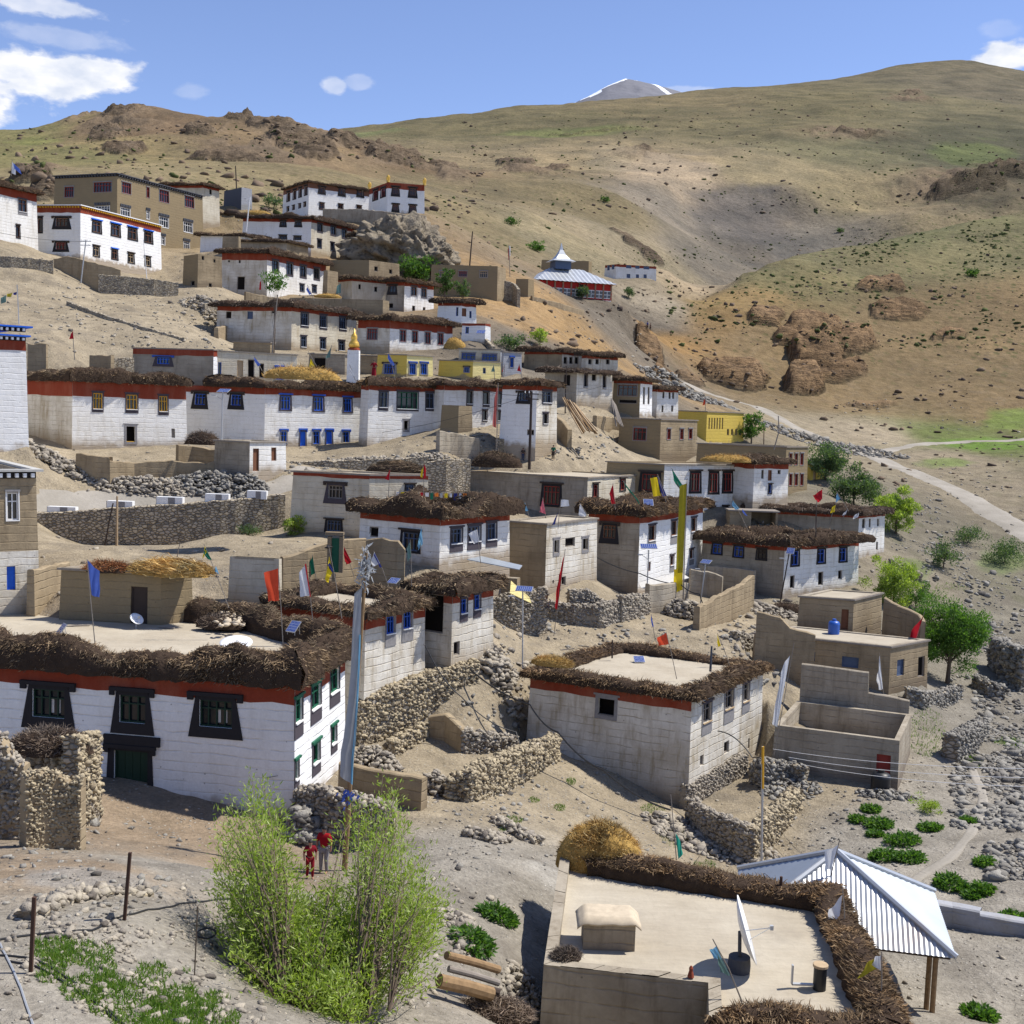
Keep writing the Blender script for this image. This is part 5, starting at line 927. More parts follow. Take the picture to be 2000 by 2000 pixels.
def build_house(k, h):
    poly, zt, zb = h['poly'], h['zt'], h['zb']; d = h['C'][3]; c0 = poly[1]; n = len(poly)
    detail = 2 if d < 75 else 1 if d < 150 else 0
    name = 'mud_hut' if k in ('m1', 'm3', 'b6', 'MD', 'SP', 'q0', 's1', 'g1', 'h2', 'MG', 'yh', 'u4', 'u5') else 'village_house'
    par = empty(name, at_z(c0, zb), h['label'], h.get('cat', 'hut' if name == 'mud_hut' else 'house'))
    h['obj'] = par; h['d'] = d
    par_h = h.get('parapet', 0); zf = zb - (2.5 if d < 100 else 4)
    if k == 'RH': zf = zb - 2
    bt = .022 * (zt - zf); base = offset_poly(poly, bt)
    faces = [Face(poly[i], poly[(i + 1) % n], base[i], base[(i + 1) % n], zt, zb, zf) for i in range(n)]
    h['faces'] = faces
    wn = {'L': [], 'R': []}
    for s_ in h.get('win', []):
        r = window(par, faces[0 if s_[0] == 'L' else 1], s_, detail)
        if r: wn[s_[0]].append(r)
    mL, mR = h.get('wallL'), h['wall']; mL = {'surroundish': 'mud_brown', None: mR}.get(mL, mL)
    z2 = h.get('wall2')
    def wallmesh(ids, mat, nm):
        m = MB()
        for i in ids: add_face(m, faces[i], [r[0] for r in wn['L' if i == 0 else 'R']] if i < 2 else [])
        return m.build(nm, MT[mat], par)
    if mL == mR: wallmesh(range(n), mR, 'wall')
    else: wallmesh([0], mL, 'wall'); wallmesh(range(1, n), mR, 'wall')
    if z2: # a lower storey rendered in another colour, a hand's breadth proud
        zz = P(30, z2[1], d).z; m = MB(); o = offset_poly(base, -bt * .45 + .0)
        for i in (0, 1):
            F = faces[i]; y = zt - zz; hl = [r[0] for r in wn['L' if i == 0 else 'R']]; G = Face(F.a + F.n * .03, F.b + F.n * .03, F.ba + F.n * .03, F.bb + F.n * .03, zt, zb, zf)
            xs = sorted(set([0, F.len] + [q for h_ in hl if h_[2] > y for q in h_[:2]])); ys = sorted(set([y, F.h] + [q for h_ in hl if h_[2] > y for q in h_[2:]]))
            for a, b in zip(xs, xs[1:]):
                for c, e in zip(ys, ys[1:]):
                    if any(h_[0] < (a + b) / 2 < h_[1] and h_[2] < (c + e) / 2 < h_[3] for h_ in hl): continue
                    kk = len(m.v)
                    for (x_, y_) in ((a, c), (a, e), (b, e), (b, c)): m.v.append(tuple(G.pt(x_, y_))); m.hh.append(zt - y_ - zb)
                    m.f.append((kk, kk + 1, kk + 2, kk + 3)); m.m.append(0)
        m.build('lower_wall', MT[z2[0]], par)
    for q in wn['L'] + wn['R']: q[1]()
    # roof
    rf = MB()
    if 'th' in h: zr = zt + .12
    else: zr = zt - par_h
    if k == 'CY': zr = zt - 1.6
    if k == 'RH': zr = zt - .30
    ins = offset_poly(poly, -.06 if 'th' in h or par_h == 0 else -.28)
    if k == 'CX': ins = offset_poly(poly, -.28)
    rf.add([at_z(p, zr) for p in ins], [tuple(range(n))])
    rf.build('roof' if k != 'CY' else 'yard_floor', MT['roof_mud'], par); h['zr'] = zr
    if 'th' not in h and k != 'RH':
        m = MB(); inn = offset_poly(poly, -.28); zl = zr - .05
        for i in range(n):
            j = (i + 1) % n; m.add([at_z(poly[i], zt + .004), at_z(poly[j], zt + .004), at_z(inn[j], zt + .004), at_z(inn[i], zt + .004), at_z(inn[j], zl), at_z(inn[i], zl)], [(0, 1, 2, 3), (3, 2, 4, 5)])
        pm = h.get('parapetmat', 'mud_grey' if k not in ('L', 'M2', 'V', 'W') else 'mud'); o = m.build('parapet', MT[pm], par); 
        at = o.data.attributes.new('hh', 'FLOAT', 'POINT'); at.data.foreach_set('value', [9.0] * len(o.data.vertices))
    if 'th' not in h and 'cornice' not in h and detail and k not in ('CY', 'MG', 'SP', 'q0', 'b6', 'RH'):
        # thin slab edge
        m = MB(); oo = offset_poly(poly, .10); ii = offset_poly(poly, .002)
        for i in range(n):
            j = (i + 1) % n; m.add([at_z(oo[i], zt - .12), at_z(oo[j], zt - .12), at_z(ii[j], zt - .12), at_z(ii[i], zt - .12), at_z(oo[i], zt - .01), at_z(oo[j], zt - .01), at_z(ii[j], zt - .01), at_z(ii[i], zt - .01)], [(0, 3, 2, 1), (4, 5, 6, 7), (0, 1, 5, 4), (2, 3, 7, 6)])
        m.build('eave', MT['wood_grey'], par)
    if h.get('band'):
        m = MB(); b = h['band']
        for i, F in enumerate(faces[:2] if n == 4 else faces[:2]):
            if 'bandfaces' in h and 'LR'[i] not in h['bandfaces']: continue
            hl = sorted([r[0] for r in wn['LR'[i]] if r[0][2] < b], key=lambda q: q[0])
            k_ = max(3, int(F.len / .9)); xs = sorted(set([F.len * j / k_ for j in range(k_ + 1)] + [q for h_ in hl for q in h_[:2]]))
            jit = [random.uniform(-.05, .05) for _ in xs]
            for j in range(len(xs) - 1):
                xm = (xs[j] + xs[j + 1]) / 2; y1a, y1b = b + jit[j], b + jit[j + 1]
                for h_ in hl:
                    if h_[0] < xm < h_[1]: y1a = y1b = h_[2]
                if y1a < .03: continue
                m.add([F.pt(xs[j], 0, .016), F.pt(xs[j + 1], 0, .016), F.pt(xs[j + 1], y1b, .016), F.pt(xs[j], y1a, .016), F.pt(xs[j], y1a, -.01), F.pt(xs[j + 1], y1b, -.01)], [(3, 2, 1, 0), (4, 5, 2, 3)])
        m.build('painted_band', MT[h.get('bandmat', 'red_band')], par)
    if 'cornice' in h: cornice(par, poly, zt, h['cornice'], detail)
    if 'th' in h:
        t_ = h['th']; thatch_ring('roof_edge_brushwood', ([poly[1].lerp(poly[0], .62)] + poly[1:3] + [poly[2] + (poly[0] - poly[1]) * .62]) if k == 'C' else poly, zt - .02, t_['h'], t_['w'], t_['o'], int(t_['n']), t_['l'], t_.get('mat', {'C': 'brushwood_tan', 'F': 'brushwood_tan', 'D': 'brushwood_tan', 'N1': 'brush_grey', 'N3': 'brush_grey', 'Q2': 'brushwood_tan', 'T0': 'brushwood_tan', 'R': 'brush_grey', 'N6': 'brushwood_tan', 'HR': 'brush_grey'}.get(k, 'brushwood')), par, edges=h.get('tedges'), seed=len(k) + int(d))
    return par
for k, h in H.items():
    if k == 'E': h['tedges'] = [0, 1, 2, 3]
    build_house(k, h)
# ------------------------------------------------------------ walls, heaps, crags
def pz(u, v, z):
    a, r = ray(u, v); d = z / r; return Vector((a * d, d, z))
def on_roof(k, u, v, lift=0): return pz(u, v, H[k]['zr'] + lift)
def edge_z(k): return H[k]['zt'] + H[k]['th']['h'] * .8 if 'th' in H[k] else H[k]['zt']
def wall_line(name, label, pts, th=.4, mat='mud', rocks=None, cap='rough', cat='wall', seed=0, rs=.2, deep=.8):
    """free standing or retaining wall: pts = (u, v foot, v top[, distance])"""
    B = []
    for p in pts:
        q = P(p[0], p[1], p[3]) if len(p) > 3 else gp(p[0], p[1], 40 if p[1] < 1500 else 14)
        B.append((q, P(p[0], p[2], q.y).z))
    # resample
    R_ = []
    for (a, ta), (b, tb) in zip(B, B[1:]):
        L_ = (Vector((b.x, b.y, 0)) - Vector((a.x, a.y, 0))).length; k = max(1, int(L_ / .45))
        for i in range(k): R_.append((a.lerp(b, i / k), ta + (tb - ta) * i / k))
    R_.append(B[-1]); g = np.random.default_rng(seed + len(R_)); m = MB(); n = len(R_); C0 = []
    for i, (p, zt) in enumerate(R_):
        e = (R_[min(i + 1, n - 1)][0] - R_[max(i - 1, 0)][0]); e.z = 0; e.normalize(); on = Vector((e.y, -e.x, 0)); j_ = g.uniform(-.035, .035); zz = zt + (g.uniform(-.07, .07) if cap == 'rough' else g.uniform(-.015, .015)); zf = min(p.z, gz(p.x, p.y)) - deep
        f = Vector((p.x, p.y, 0)) + on * j_; b = f - on * th
        m.v += [(*(f + on * .06).xy, zf), (*f.xy, zz - .05), (*(f - on * .07).xy, zz), (*(b + on * .07).xy, zz + g.uniform(-.02, .02)), (*b.xy, zz - .06), (*(b - on * .06).xy, zf)]
        m.hh += [0, zz - p.z, zz - p.z, zz - p.z, zz - p.z, 0]; C0.append((f, on, e, p.z, zz))
    for i in range(n - 1):
        for j in range(5): a = i * 6 + j; m.f.append((a, a + 6, a + 7, a + 1)); m.m.append(0)
    m.f += [tuple(range(6)), tuple(range((n - 1) * 6 + 5, (n - 1) * 6 - 1, -1))]; m.m += [0, 0]
    if rocks:
        root = empty(name, B[0][0], label, cat); o = m.build('masonry', MT[mat], root)
        C, S = [], []
        for i in range(n - 1):
            (f, on, e, zb, zt), (f2, _, _, zb2, zt2) = C0[i], C0[i + 1]; L_ = (f2 - f).length; hh = max(.15, (zt + zt2) / 2 - (zb + zb2) / 2 + .35)
            k = int(L_ * hh / (rs * rs * .62)) + 1
            for side in (0, 1):
                for _ in range(k):
                    t_ = g.random(); q = f.lerp(f2, t_) - on * (th * side) + on * (.02 if side == 0 else -.02); z = zt + (zt2 - zt) * t_ - g.random() * hh - .03; C.append((q.x, q.y, z)); S.append(rs * g.uniform(.65, 1.45))
            for _ in range(int(L_ * th / (rs * rs * .6)) + 1): t_ = g.random(); q = f.lerp(f2, t_) - on * (th * g.random()); C.append((q.x, q.y, zt + (zt2 - zt) * t_ + g.uniform(-.03, .06))); S.append(rs * g.uniform(.7, 1.4))
        ico_rocks('face_stones', np.array(C), S, MT[rocks], root, .75, seed)
        return root
    o = m.build(name, MT[mat]); return tag(o, label, cat)
def heap(name, label, c, sx, sy, sz, n, size, mat, kind=None, cat='stone heap', rz=0, seed=0, ground=True):
    g = np.random.default_rng(seed + int(abs(c[0]) * 10)); r = np.sqrt(g.random(n)); a = g.uniform(0, 6.28, n); x = r * np.cos(a) * sx; y = r * np.sin(a) * sy
    X = c[0] + x * math.cos(rz) - y * math.sin(rz); Y = c[1] + x * math.sin(rz) + y * math.cos(rz)
    z0 = gzn(X, Y) if ground else np.full(n, c[2]); Z = z0 + sz * np.clip(1 - r ** 2, 0, 1) ** .8 * g.uniform(.35, 1, n)
    s = size * g.lognormal(0, .35, n); o = ico_rocks(name, np.stack([X, Y, Z], -1), np.clip(s, size * .4, size * 2.4), MT[mat], None, .7, seed)
    return tag(o, label, cat if not kind else None, None, kind)
def brush_pile(name, label, c, sx, sy, sz, n, l, mat, core='brush_core', rz=0, cat='brush pile', seed=0, along=None, par=None, wd=.06):
    g = np.random.default_rng(seed + n); root = empty(name, c, label, cat) if par is None else par
    # lumpy dome
    V, F = [], []; nu, nv = 22, 7
    for j in range(nv + 1):
        ph = (math.pi / 2) * j / nv
        for i in range(nu):
            a = 2 * math.pi * i / nu; k = 1 + .22 * float(fbm(np.array(math.cos(a) * 2 + seed), np.array(math.sin(a) * 2 + j * .4), 3))
            x, y, z = math.cos(a) * math.cos(ph) * sx * k, math.sin(a) * math.cos(ph) * sy * k, math.sin(ph) ** .8 * sz * k - .1
            V.append((c[0] + x * math.cos(rz) - y * math.sin(rz), c[1] + x * math.sin(rz) + y * math.cos(rz), c[2] + z))
    for j in range(nv):
        for i in range(nu): F.append((j * nu + i, j * nu + (i + 1) % nu, (j + 1) * nu + (i + 1) % nu, (j + 1) * nu + i))
    co = np_mesh('heap_core', V, F, MT[core], root, True)
    a = g.uniform(0, 6.28, n); ph = np.arcsin(g.random(n) ** .9); no = np.stack([np.cos(a) * np.cos(ph), np.sin(a) * np.cos(ph), np.sin(ph)], -1)
    p = no * np.array([sx, sy, sz]) * g.uniform(.86, 1.04, n)[:, None]
    d = no * np.array([1, 1, .8]) * (.8 if along is None else .25) + g.normal(size=(n, 3)) * np.array([.6, .6, .3]) * (1 if along is None else .45)
    if along is not None: d += np.array(along)[None] * np.where(g.random(n) < .5, 1, -1)[:, None] * 1.2
    R2 = np.array([[math.cos(rz), -math.sin(rz), 0], [math.sin(rz), math.cos(rz), 0], [0, 0, 1]]); p = p @ R2.T + np.array(c)[None]; d /= np.linalg.norm(d, axis=1, keepdims=True)
    twigs('strands', p - d * l * .4, d, l * g.uniform(.5, 1.3, n), l * wd * g.uniform(.6, 1.6, n), MT[mat], root, seed)
    return root
def crag(name, label, u0, u1, v0, v1, d, mat, seed=0, depth=.8, amp=.34, squash=1.0):
    """bare rock standing out of the slope between two columns and two heights of the view, at distance d"""
    g = np.random.default_rng(seed); q_ = gp((u0 + u1) / 2, v0 + (v1 - v0) * .62, 150 if v1 > 400 else 230); d = d or q_.y; c = P((u0 + u1) / 2, (v0 + v1) / 2, d); sx = (u1 - u0) / 2 / FPX * d; szz = (v1 - v0) / 2 / FPX * d; sy = min(sx, szz * 1.6) * depth + sx * .2
    n, m_ = 110, 64; th = np.linspace(0, 2 * math.pi, n, endpoint=False); ph = np.linspace(-math.pi / 2, math.pi / 2, m_); T_, Pp = np.meshgrid(th, ph, indexing='ij')
    x, y, z = np.cos(T_) * np.cos(Pp), np.sin(T_) * np.cos(Pp), np.sin(Pp)
    s = 2.3; q = ridged((x + z * .45) * s + seed, (y - z * .9) * s + seed * 2, 6); q2 = fbm(x * 1.3 + seed + z, y * 1.3 + z * 1.2, 4); q3 = ridged(x * 3 + z * 1.5 + seed, z * 9 + x * 2.5 + y * 3, 4)
    r = 1 + amp * (q - .6) * 2.4 + .34 * q2 + .34 * (q3 - .6)
    V = np.stack([c.x + x * r * sx, c.y + y * r * sy, c.z + (z * r) * szz * squash], -1).reshape(-1, 3); idx = np.arange(n * m_).reshape(n, m_)
    F = np.stack([idx[:, :-1], np.roll(idx, -1, 0)[:, :-1], np.roll(idx, -1, 0)[:, 1:], idx[:, 1:]], -1).reshape(-1, 4)
    o = np_mesh(name, V, F, MT[mat]); tag(o, kind='structure'); return o
crag('rock_crag', '', 690, 862, 436, 560, 0, 'crag_grey', 1, .8); crag('rock_crag', '', 770, 885, 465, 560, 0, 'crag_grey', 4, .8)
# --- retaining walls and yard walls
W = wall_line
W('road_retaining_wall', 'long stone retaining wall carrying the village road', [(-80, 1090, 1004, 79.5), (60, 1085, 1002, 80), (150, 1080, 997, 80.5), (300, 1076, 987, 81), (430, 1066, 978, 82), (556, 1044, 965, 83.5)], .8, 'stone_masonry', None, deep=1.5)
W('mud_wall', 'mud brick wall at the foot of the red banded house', [(148, 925, 884), (212, 952, 894), (214, 952, 900), (262, 935, 903), (345, 932, 900), (400, 930, 905), (430, 928, 900)], .5, 'mud')
W('mud_wall', 'dark mud wall running up to the lamp post between two white houses', [(348, 905, 868), (375, 905, 872), (432, 912, 880)], .5, 'mud', seed=2)
W('stone_wall', 'stone terrace wall below the bright white house at the upper left', [(-60, 548, 500, 146), (20, 552, 500, 146.5), (104, 566, 508, 148)], .9, 'stone_masonry', None, deep=2)
W('stone_wall', 'long stone terrace wall in front of the house with the striped cornice', [(192, 575, 536, 150), (232, 584, 538, 150.5), (300, 596, 545, 151.5), (348, 604, 552, 152.5)], .9, 'stone_masonry', None, deep=2)
W('mud_wall', 'brown mud wall before the bright white house', [(104, 520, 506, 151), (132, 526, 500, 151), (192, 560, 515, 150.5), (235, 566, 526, 151)], .6, 'mud', deep=2)
W('terrace_wall', 'concrete and stone terrace wall in front of the monastery', [(630, 428, 408, 224), (700, 434, 408, 222), (745, 436, 412, 219), (800, 440, 421, 217)], .6, 'mud_grey', None, deep=4)
W('stone_wall', 'sunlit dry stone wall along the front of the empty yard', [(868, 1560, 1526), (919, 1568, 1505), (1028, 1526, 1462), (1093, 1486, 1437)], .55, 'stone_masonry', 'tan_stone', rs=.17)
W('stone_wall', 'shaded dry stone wall at the back of the empty yard', [(900, 1470, 1428), (950, 1472, 1432), (1012, 1468, 1442)], .5, 'stone_masonry', 'loose_stone', rs=.17)
W('mud_wall', 'curved mud wall stub at the back corner of the empty yard', [(836, 1440, 1398), (868, 1448, 1396), (900, 1470, 1425)], .4, 'mud', seed=5)
W('stone_wall', 'low stone wall on the left side of the empty yard', [(770, 1478, 1452), (836, 1440, 1416)], .5, 'stone_masonry', 'tan_stone', rs=.18)
W('mud_wall', 'smooth mud wall closing the empty yard towards the viewer', [(660, 1545, 1494), (692, 1548, 1498), (760, 1568, 1508), (822, 1584, 1520)], .4, 'mud')
W('stone_wall', 'low stone wall with a flat top running from the big white house', [(572, 1600, 1541, 45.5), (640, 1625, 1548, 44.5), (700, 1640, 1562, 44), (768, 1650, 1578, 44)], .6, 'stone_masonry', 'loose_stone', rs=.2)
W('stone_wall', 'front wall of the roofless stone pen in the middle', [(1071, 1207, 1175), (1120, 1218, 1182), (1169, 1228, 1183), (1171, 1228, 1182), (1211, 1213, 1173)], .4, 'mud_grey', 'loose_stone', rs=.16)
W('stone_wall', 'broken back wall of the roofless stone pen', [(1111, 1190, 1153), (1150, 1192, 1155), (1182, 1196, 1176)], .35, 'mud_grey', 'loose_stone', rs=.16, seed=4)
W('stone_wall', 'short stone wall with a gap beside the roofless pen', [(1213, 1216, 1166), (1240, 1208, 1164), (1268, 1200, 1163)], .35, 'mud_grey', 'loose_stone', rs=.16, seed=5)
W('mud_wall', 'mud wall under the tarpaulin in front of the brown windowed house', [(1266, 1196, 1142), (1300, 1198, 1140), (1344, 1190, 1138)], .4, 'mud_grey')
W('mud_wall', 'long sloping mud wall with a stone foot around the sheep yard', [(1364, 1232, 1186), (1410, 1218, 1160), (1448, 1202, 1142), (1470, 1192, 1122)], .4, 'mud')
W('mud_wall', 'back wall of the sheep yard below the long white house', [(1363, 1150, 1103), (1410, 1156, 1108), (1470, 1166, 1113)], .35, 'mud_grey', seed=8)
W('mud_wall', 'inner wall of the sheep yard with a rounded broken end', [(1347, 1160, 1112), (1380, 1166, 1117), (1409, 1170, 1126)], .35, 'mud_grey', seed=9)
W('stone_wall', 'curving stone wall at the foot of the large weathered house', [(1338, 1600, 1560), (1370, 1636, 1582), (1405, 1660, 1600), (1440, 1680, 1612), (1470, 1690, 1622)], .5, 'stone_masonry', 'loose_stone', rs=.18)
W('stone_wall', 'sunlit stone wall on the right side of the small threshing yard', [(1470, 1690, 1622), (1505, 1652, 1592), (1540, 1612, 1560), (1562, 1580, 1540)], .5, 'stone_masonry', 'tan_stone', rs=.17)
W('stone_wall', 'rough stone wall behind the small threshing yard', [(1462, 1530, 1492), (1490, 1540, 1486), (1540, 1520, 1490), (1568, 1530, 1500)], .5, 'stone_masonry', 'grey_stone', rs=.22)
W('stone_wall', 'short stone wall in the shade of the round tree', [(1770, 1372, 1345), (1800, 1386, 1352), (1840, 1382, 1352), (1878, 1366, 1340)], .5, 'stone_masonry', 'grey_stone', rs=.2)
W('stone_wall', 'low curved stone wall by the stream bed', [(1897, 1340, 1318), (1930, 1362, 1335), (1962, 1368, 1345)], .6, 'stone_masonry', 'grey_stone', rs=.22, seed=3)
W('gabion_wall', 'grey gabion of netted stones above the stream bed', [(1868, 1490, 1440), (1900, 1470, 1425), (1928, 1440, 1408)], .8, 'stone_grey', 'grey_stone', rs=.18)
W('stone_wall', 'rough stone bank wall at the right edge beside the stream', [(1930, 1300, 1245), (1960, 1330, 1262), (1995, 1350, 1270)], .9, 'stone_masonry', 'grey_stone', rs=.35, seed=7)
W('concrete_kerb', 'broken concrete channel kerb crossing the lower right slope', [(1832, 1786, 1766, 42), (1860, 1791, 1771, 42), (1912, 1800, 1780, 41.5), (1914, 1800, 1786, 41.5), (2000, 1820, 1802, 41), (2080, 1838, 1820, 40)], .5, 'cement', None, cap='flat', cat='kerb')
W('mud_wall', 'long mud wall with a doorway post behind the flag roofs', [(552, 1135, 1090, 64), (600, 1130, 1072, 65), (640, 1125, 1060, 66), (714, 1112, 1050, 68)], .35, 'mud')
W('mud_wall', 'rounded mud wall panel beside the door post', [(714, 1112, 1053, 66), (745, 1114, 1052, 65.5), (775, 1114, 1058, 65), (790, 1114, 1072, 65)], .25, 'mud', seed=3)
W('mud_wall', 'mud brick wall between the left edge house and the square shed', [(66, 1218, 1114, 58), (100, 1210, 1106, 60), (136, 1200, 1098, 62)], .35, 'mud', seed=6)
W('mud_wall', 'stepped mud wall in front of the speckled porch block', [(858, 884, 842), (885, 888, 846), (935, 890, 856), (937, 892, 868)], .4, 'mud_grey', seed=6)
W('stone_wall', 'low white topped stone wall below the dark power pole', [(974, 892, 856), (1010, 892, 855), (1048, 886, 850)], .4, 'stone_masonry', None)
W('stone_wall', 'low terrace wall in front of the blue windowed house', [(560, 918, 902, 97.5), (640, 918, 900, 98), (760, 916, 896, 99), (835, 910, 892, 100)], .4, 'stone_masonry', None)
W('stone_wall', 'upper dry stone terrace wall beside the earth roofed house', [(832, 950, 902, 95), (870, 948, 898, 95), (918, 946, 896, 96)], .6, 'stone_masonry', None, seed=2)
W('stone_wall', 'stone yard wall below the tin sheet lean-to', [(962, 1220, 1168, 72), (1010, 1222, 1160, 72.5), (1068, 1212, 1150, 74)], .4, 'stone_masonry', 'loose_stone', rs=.17)
W('mud_wall', 'left parapet wall on the low house with the blue window frames', [(1474, 1270, 1196, 71.8), (1520, 1276, 1204, 71.4), (1540, 1282, 1225, 71.2), (1590, 1292, 1240, 70.8)], .3, 'mud')
W('mud_wall', 'curved back wall on the low house below the green trees', [(1722, 1245, 1168, 82), (1752, 1245, 1182, 81), (1790, 1250, 1200, 79), (1797, 1256, 1215, 78)], .3, 'mud', seed=4)
W('mud_wall', 'tall rear wall of the roofless yard', [(1560, 1398, 1296, 68.5), (1600, 1410, 1301, 68), (1690, 1422, 1313, 67), (1692, 1425, 1352, 67), (1772, 1436, 1368, 66.2)], .3, 'mud_grey', cap='flat')
W('mud_wall', 'sloping mud wall beside the thick pile of stacked poles', [(1085, 862, 815, 116), (1094, 866, 820, 115), (1108, 872, 838, 114)], .5, 'mud', seed=6)
W('mud_wall', 'mud wall at the left bottom with a hose hanging over it', [(50, 1655, 1520), (75, 1656, 1508), (110, 1658, 1514), (135, 1659, 1530), (158, 1660, 1524)], .4, 'mud', 'tan_stone', rs=.10, seed=9)
W('stone_wall', 'sunlit end of the stone enclosure beside the black door', [(150, 1590, 1440, 40), (196, 1572, 1434, 42)], .5, 'stone_masonry', 'tan_stone', rs=.16)
W('stone_wall', 'shaded inner stone wall beneath the heap of brush', [(30, 1530, 1455, 41.5), (90, 1530, 1462, 41.5), (150, 1530, 1462, 41)], .4, 'stone_masonry', 'loose_stone', rs=.22)
W('mud_wall', 'tall ruined mud pillar wall at the left edge', [(-70, 1640, 1446, 36), (-20, 1640, 1432, 36), (5, 1640, 1452, 36), (30, 1640, 1490, 36), (46, 1640, 1500, 36)], .5, 'mud', 'loose_stone', rs=.15, seed=11)
W('terrace_wall', 'stone plinth carrying the whitewashed houses', [(700, 1455, 1372, 55.6), (760, 1424, 1345, 57), (828, 1390, 1322, 58.8), (880, 1352, 1308, 60), (935, 1318, 1292, 61.5)], .7, 'stone_masonry', 'tan_stone', rs=.17, deep=1)
W('stone_wall', 'stone footing exposed under the large weathered house', [(1337, 1582, 1536, 57.7), (1380, 1560, 1512, 59.6), (1420, 1536, 1492, 61.2), (1458, 1510, 1470, 62.8)], .3, 'mud_grey', 'loose_stone', rs=.13)
def gate_post():
    r = empty('doorway_post', P(654, 1118, 64.5), 'tall narrow mud door frame with a green door rising above the mud wall', 'doorway')
    m = MB(); 
    for u in (643, 666): p = P(u, 1118, 64.5); m.box(p + Vector((0, 0, 1.0)), .22, .35, 2.0)
    m.box(P(654, 1042, 64.5) + Vector((0, 0, .0)), 1.0, .45, .16); m.build('frame', MT['mud'], r)
    m = MB(); m.box(P(654, 1118, 64.5) + Vector((0, .05, .95)), .5, .06, 1.9); m.build('door', MT['wood_green'], r)
gate_post()
for i_, (lb_, pts_, rk_) in enumerate([('stone terrace edge above the dirt slope left of the white houses', [(400, 616, 592), (430, 618, 590), (470, 622, 600)], 1), ('rounded mud wall enclosure left of the three storey house', [(426, 662, 640), (445, 664, 636), (466, 660, 640)], 0), ('low dark mud wall behind the red banded roof', [(54, 700, 672, 112), (90, 698, 670, 112)], 0), ('small mud box wall behind the straw strewn roof', [(175, 706, 692, 113), (216, 708, 694, 112)], 0),
        ('pale dry stones stacked above the red banded house', [(218, 712, 698, 114), (262, 712, 698, 115)], 1), ('mud garden wall under the eight windowed house', [(480, 596, 570), (520, 600, 578), (560, 602, 586)], 0), ('stone bank beside the brown mud building', [(975, 585, 545), (1000, 590, 552), (1010, 600, 565)], 1), ('short mud wall by the lane below the pillar house', [(1165, 835, 812), (1195, 838, 815), (1212, 842, 822)], 0),
        ('crooked stone wall on the spur path', [(905, 650, 638), (940, 668, 655), (960, 690, 676)], 1), ('mud parapet below the distant prayer hall', [(1040, 588, 578), (1100, 606, 594), (1140, 616, 606)], 0), ('thin terrace wall in the slope under the striped house', [(130, 596, 588), (200, 622, 614), (280, 646, 638), (360, 668, 660)], 1), ('broken mud wall by the stone stack of the square', [(930, 1262, 1240), (960, 1268, 1246)], 1),
        ('stone row along the path above the near roof', [(900, 1632, 1622), (960, 1648, 1636), (1000, 1646, 1636)], 1), ('stone step edge below the weathered house', [(960, 1605, 1597), (1020, 1640, 1632), (1045, 1650, 1642)], 1), ('low wall at the bottom of the sheep yard', [(1440, 1252, 1236), (1480, 1262, 1246), (1500, 1275, 1262)], 1), ('stone bank left of the roofless yard', [(1585, 1175, 1160), (1640, 1180, 1162), (1700, 1190, 1172)], 1),
        ('ledge of stones on the path by the fence posts', [(70, 1796, 1786), (130, 1768, 1756), (200, 1752, 1740), (300, 1752, 1744)], 1), ('small stone wall beside the stream willows', [(1735, 1110, 1092), (1770, 1128, 1108), (1800, 1140, 1122)], 1)]):
    W('stone_wall' if rk_ else 'mud_wall', lb_, pts_, .45, 'stone_masonry' if rk_ else 'mud', 'loose_stone' if rk_ and pts_[0][1] > 1100 else None, seed=70 + i_)
# --- parapet blocks along the road
def blocks():
    src = None
    for i, (u0, u1, v0, v1) in enumerate([(92, 147, 990, 1012), (208, 258, 979, 1001), (305, 356, 971, 995), (400, 446, 965, 984), (482, 520, 959, 977)]):
        d = 80.6 + i * .55; a, b = P(u0, v1 - 2, d), P(u1, v1 - 2, d); c = (a + b) / 2; L_ = (b - a).length; hh = P(u0, v0, d).z - a.z
        r = empty('parapet_block', c, None, 'parapet block', 'white parapet blocks along the village road'); r['label'] = ['roadside white block nearest the left edge house', 'second white roadside block, behind the white wooden pole', 'third white roadside block, in the middle of the stone wall', 'fourth white roadside block, right of the middle one', 'last white roadside block, nearest the flat roofed pale house'][i]
        m = MB(); m.box(c + Vector((0, .3, hh / 2)), L_, .55, hh); m.build('block', MT['plastic_white'], r)
        m = MB(); m.box(c + Vector((L_ * .08, .012, hh / 2)), L_ * .26, .02, hh * .96); m.build('painted_stripe', MT['surround_grey'], r)
        m = MB(); m.box(c + Vector((-L_ / 2 - .014, .3, hh / 2)), .03, .54, hh * .98); m.build('left_end', MT['mud'], r)  # thin mud-coloured slab on the left end
blocks()
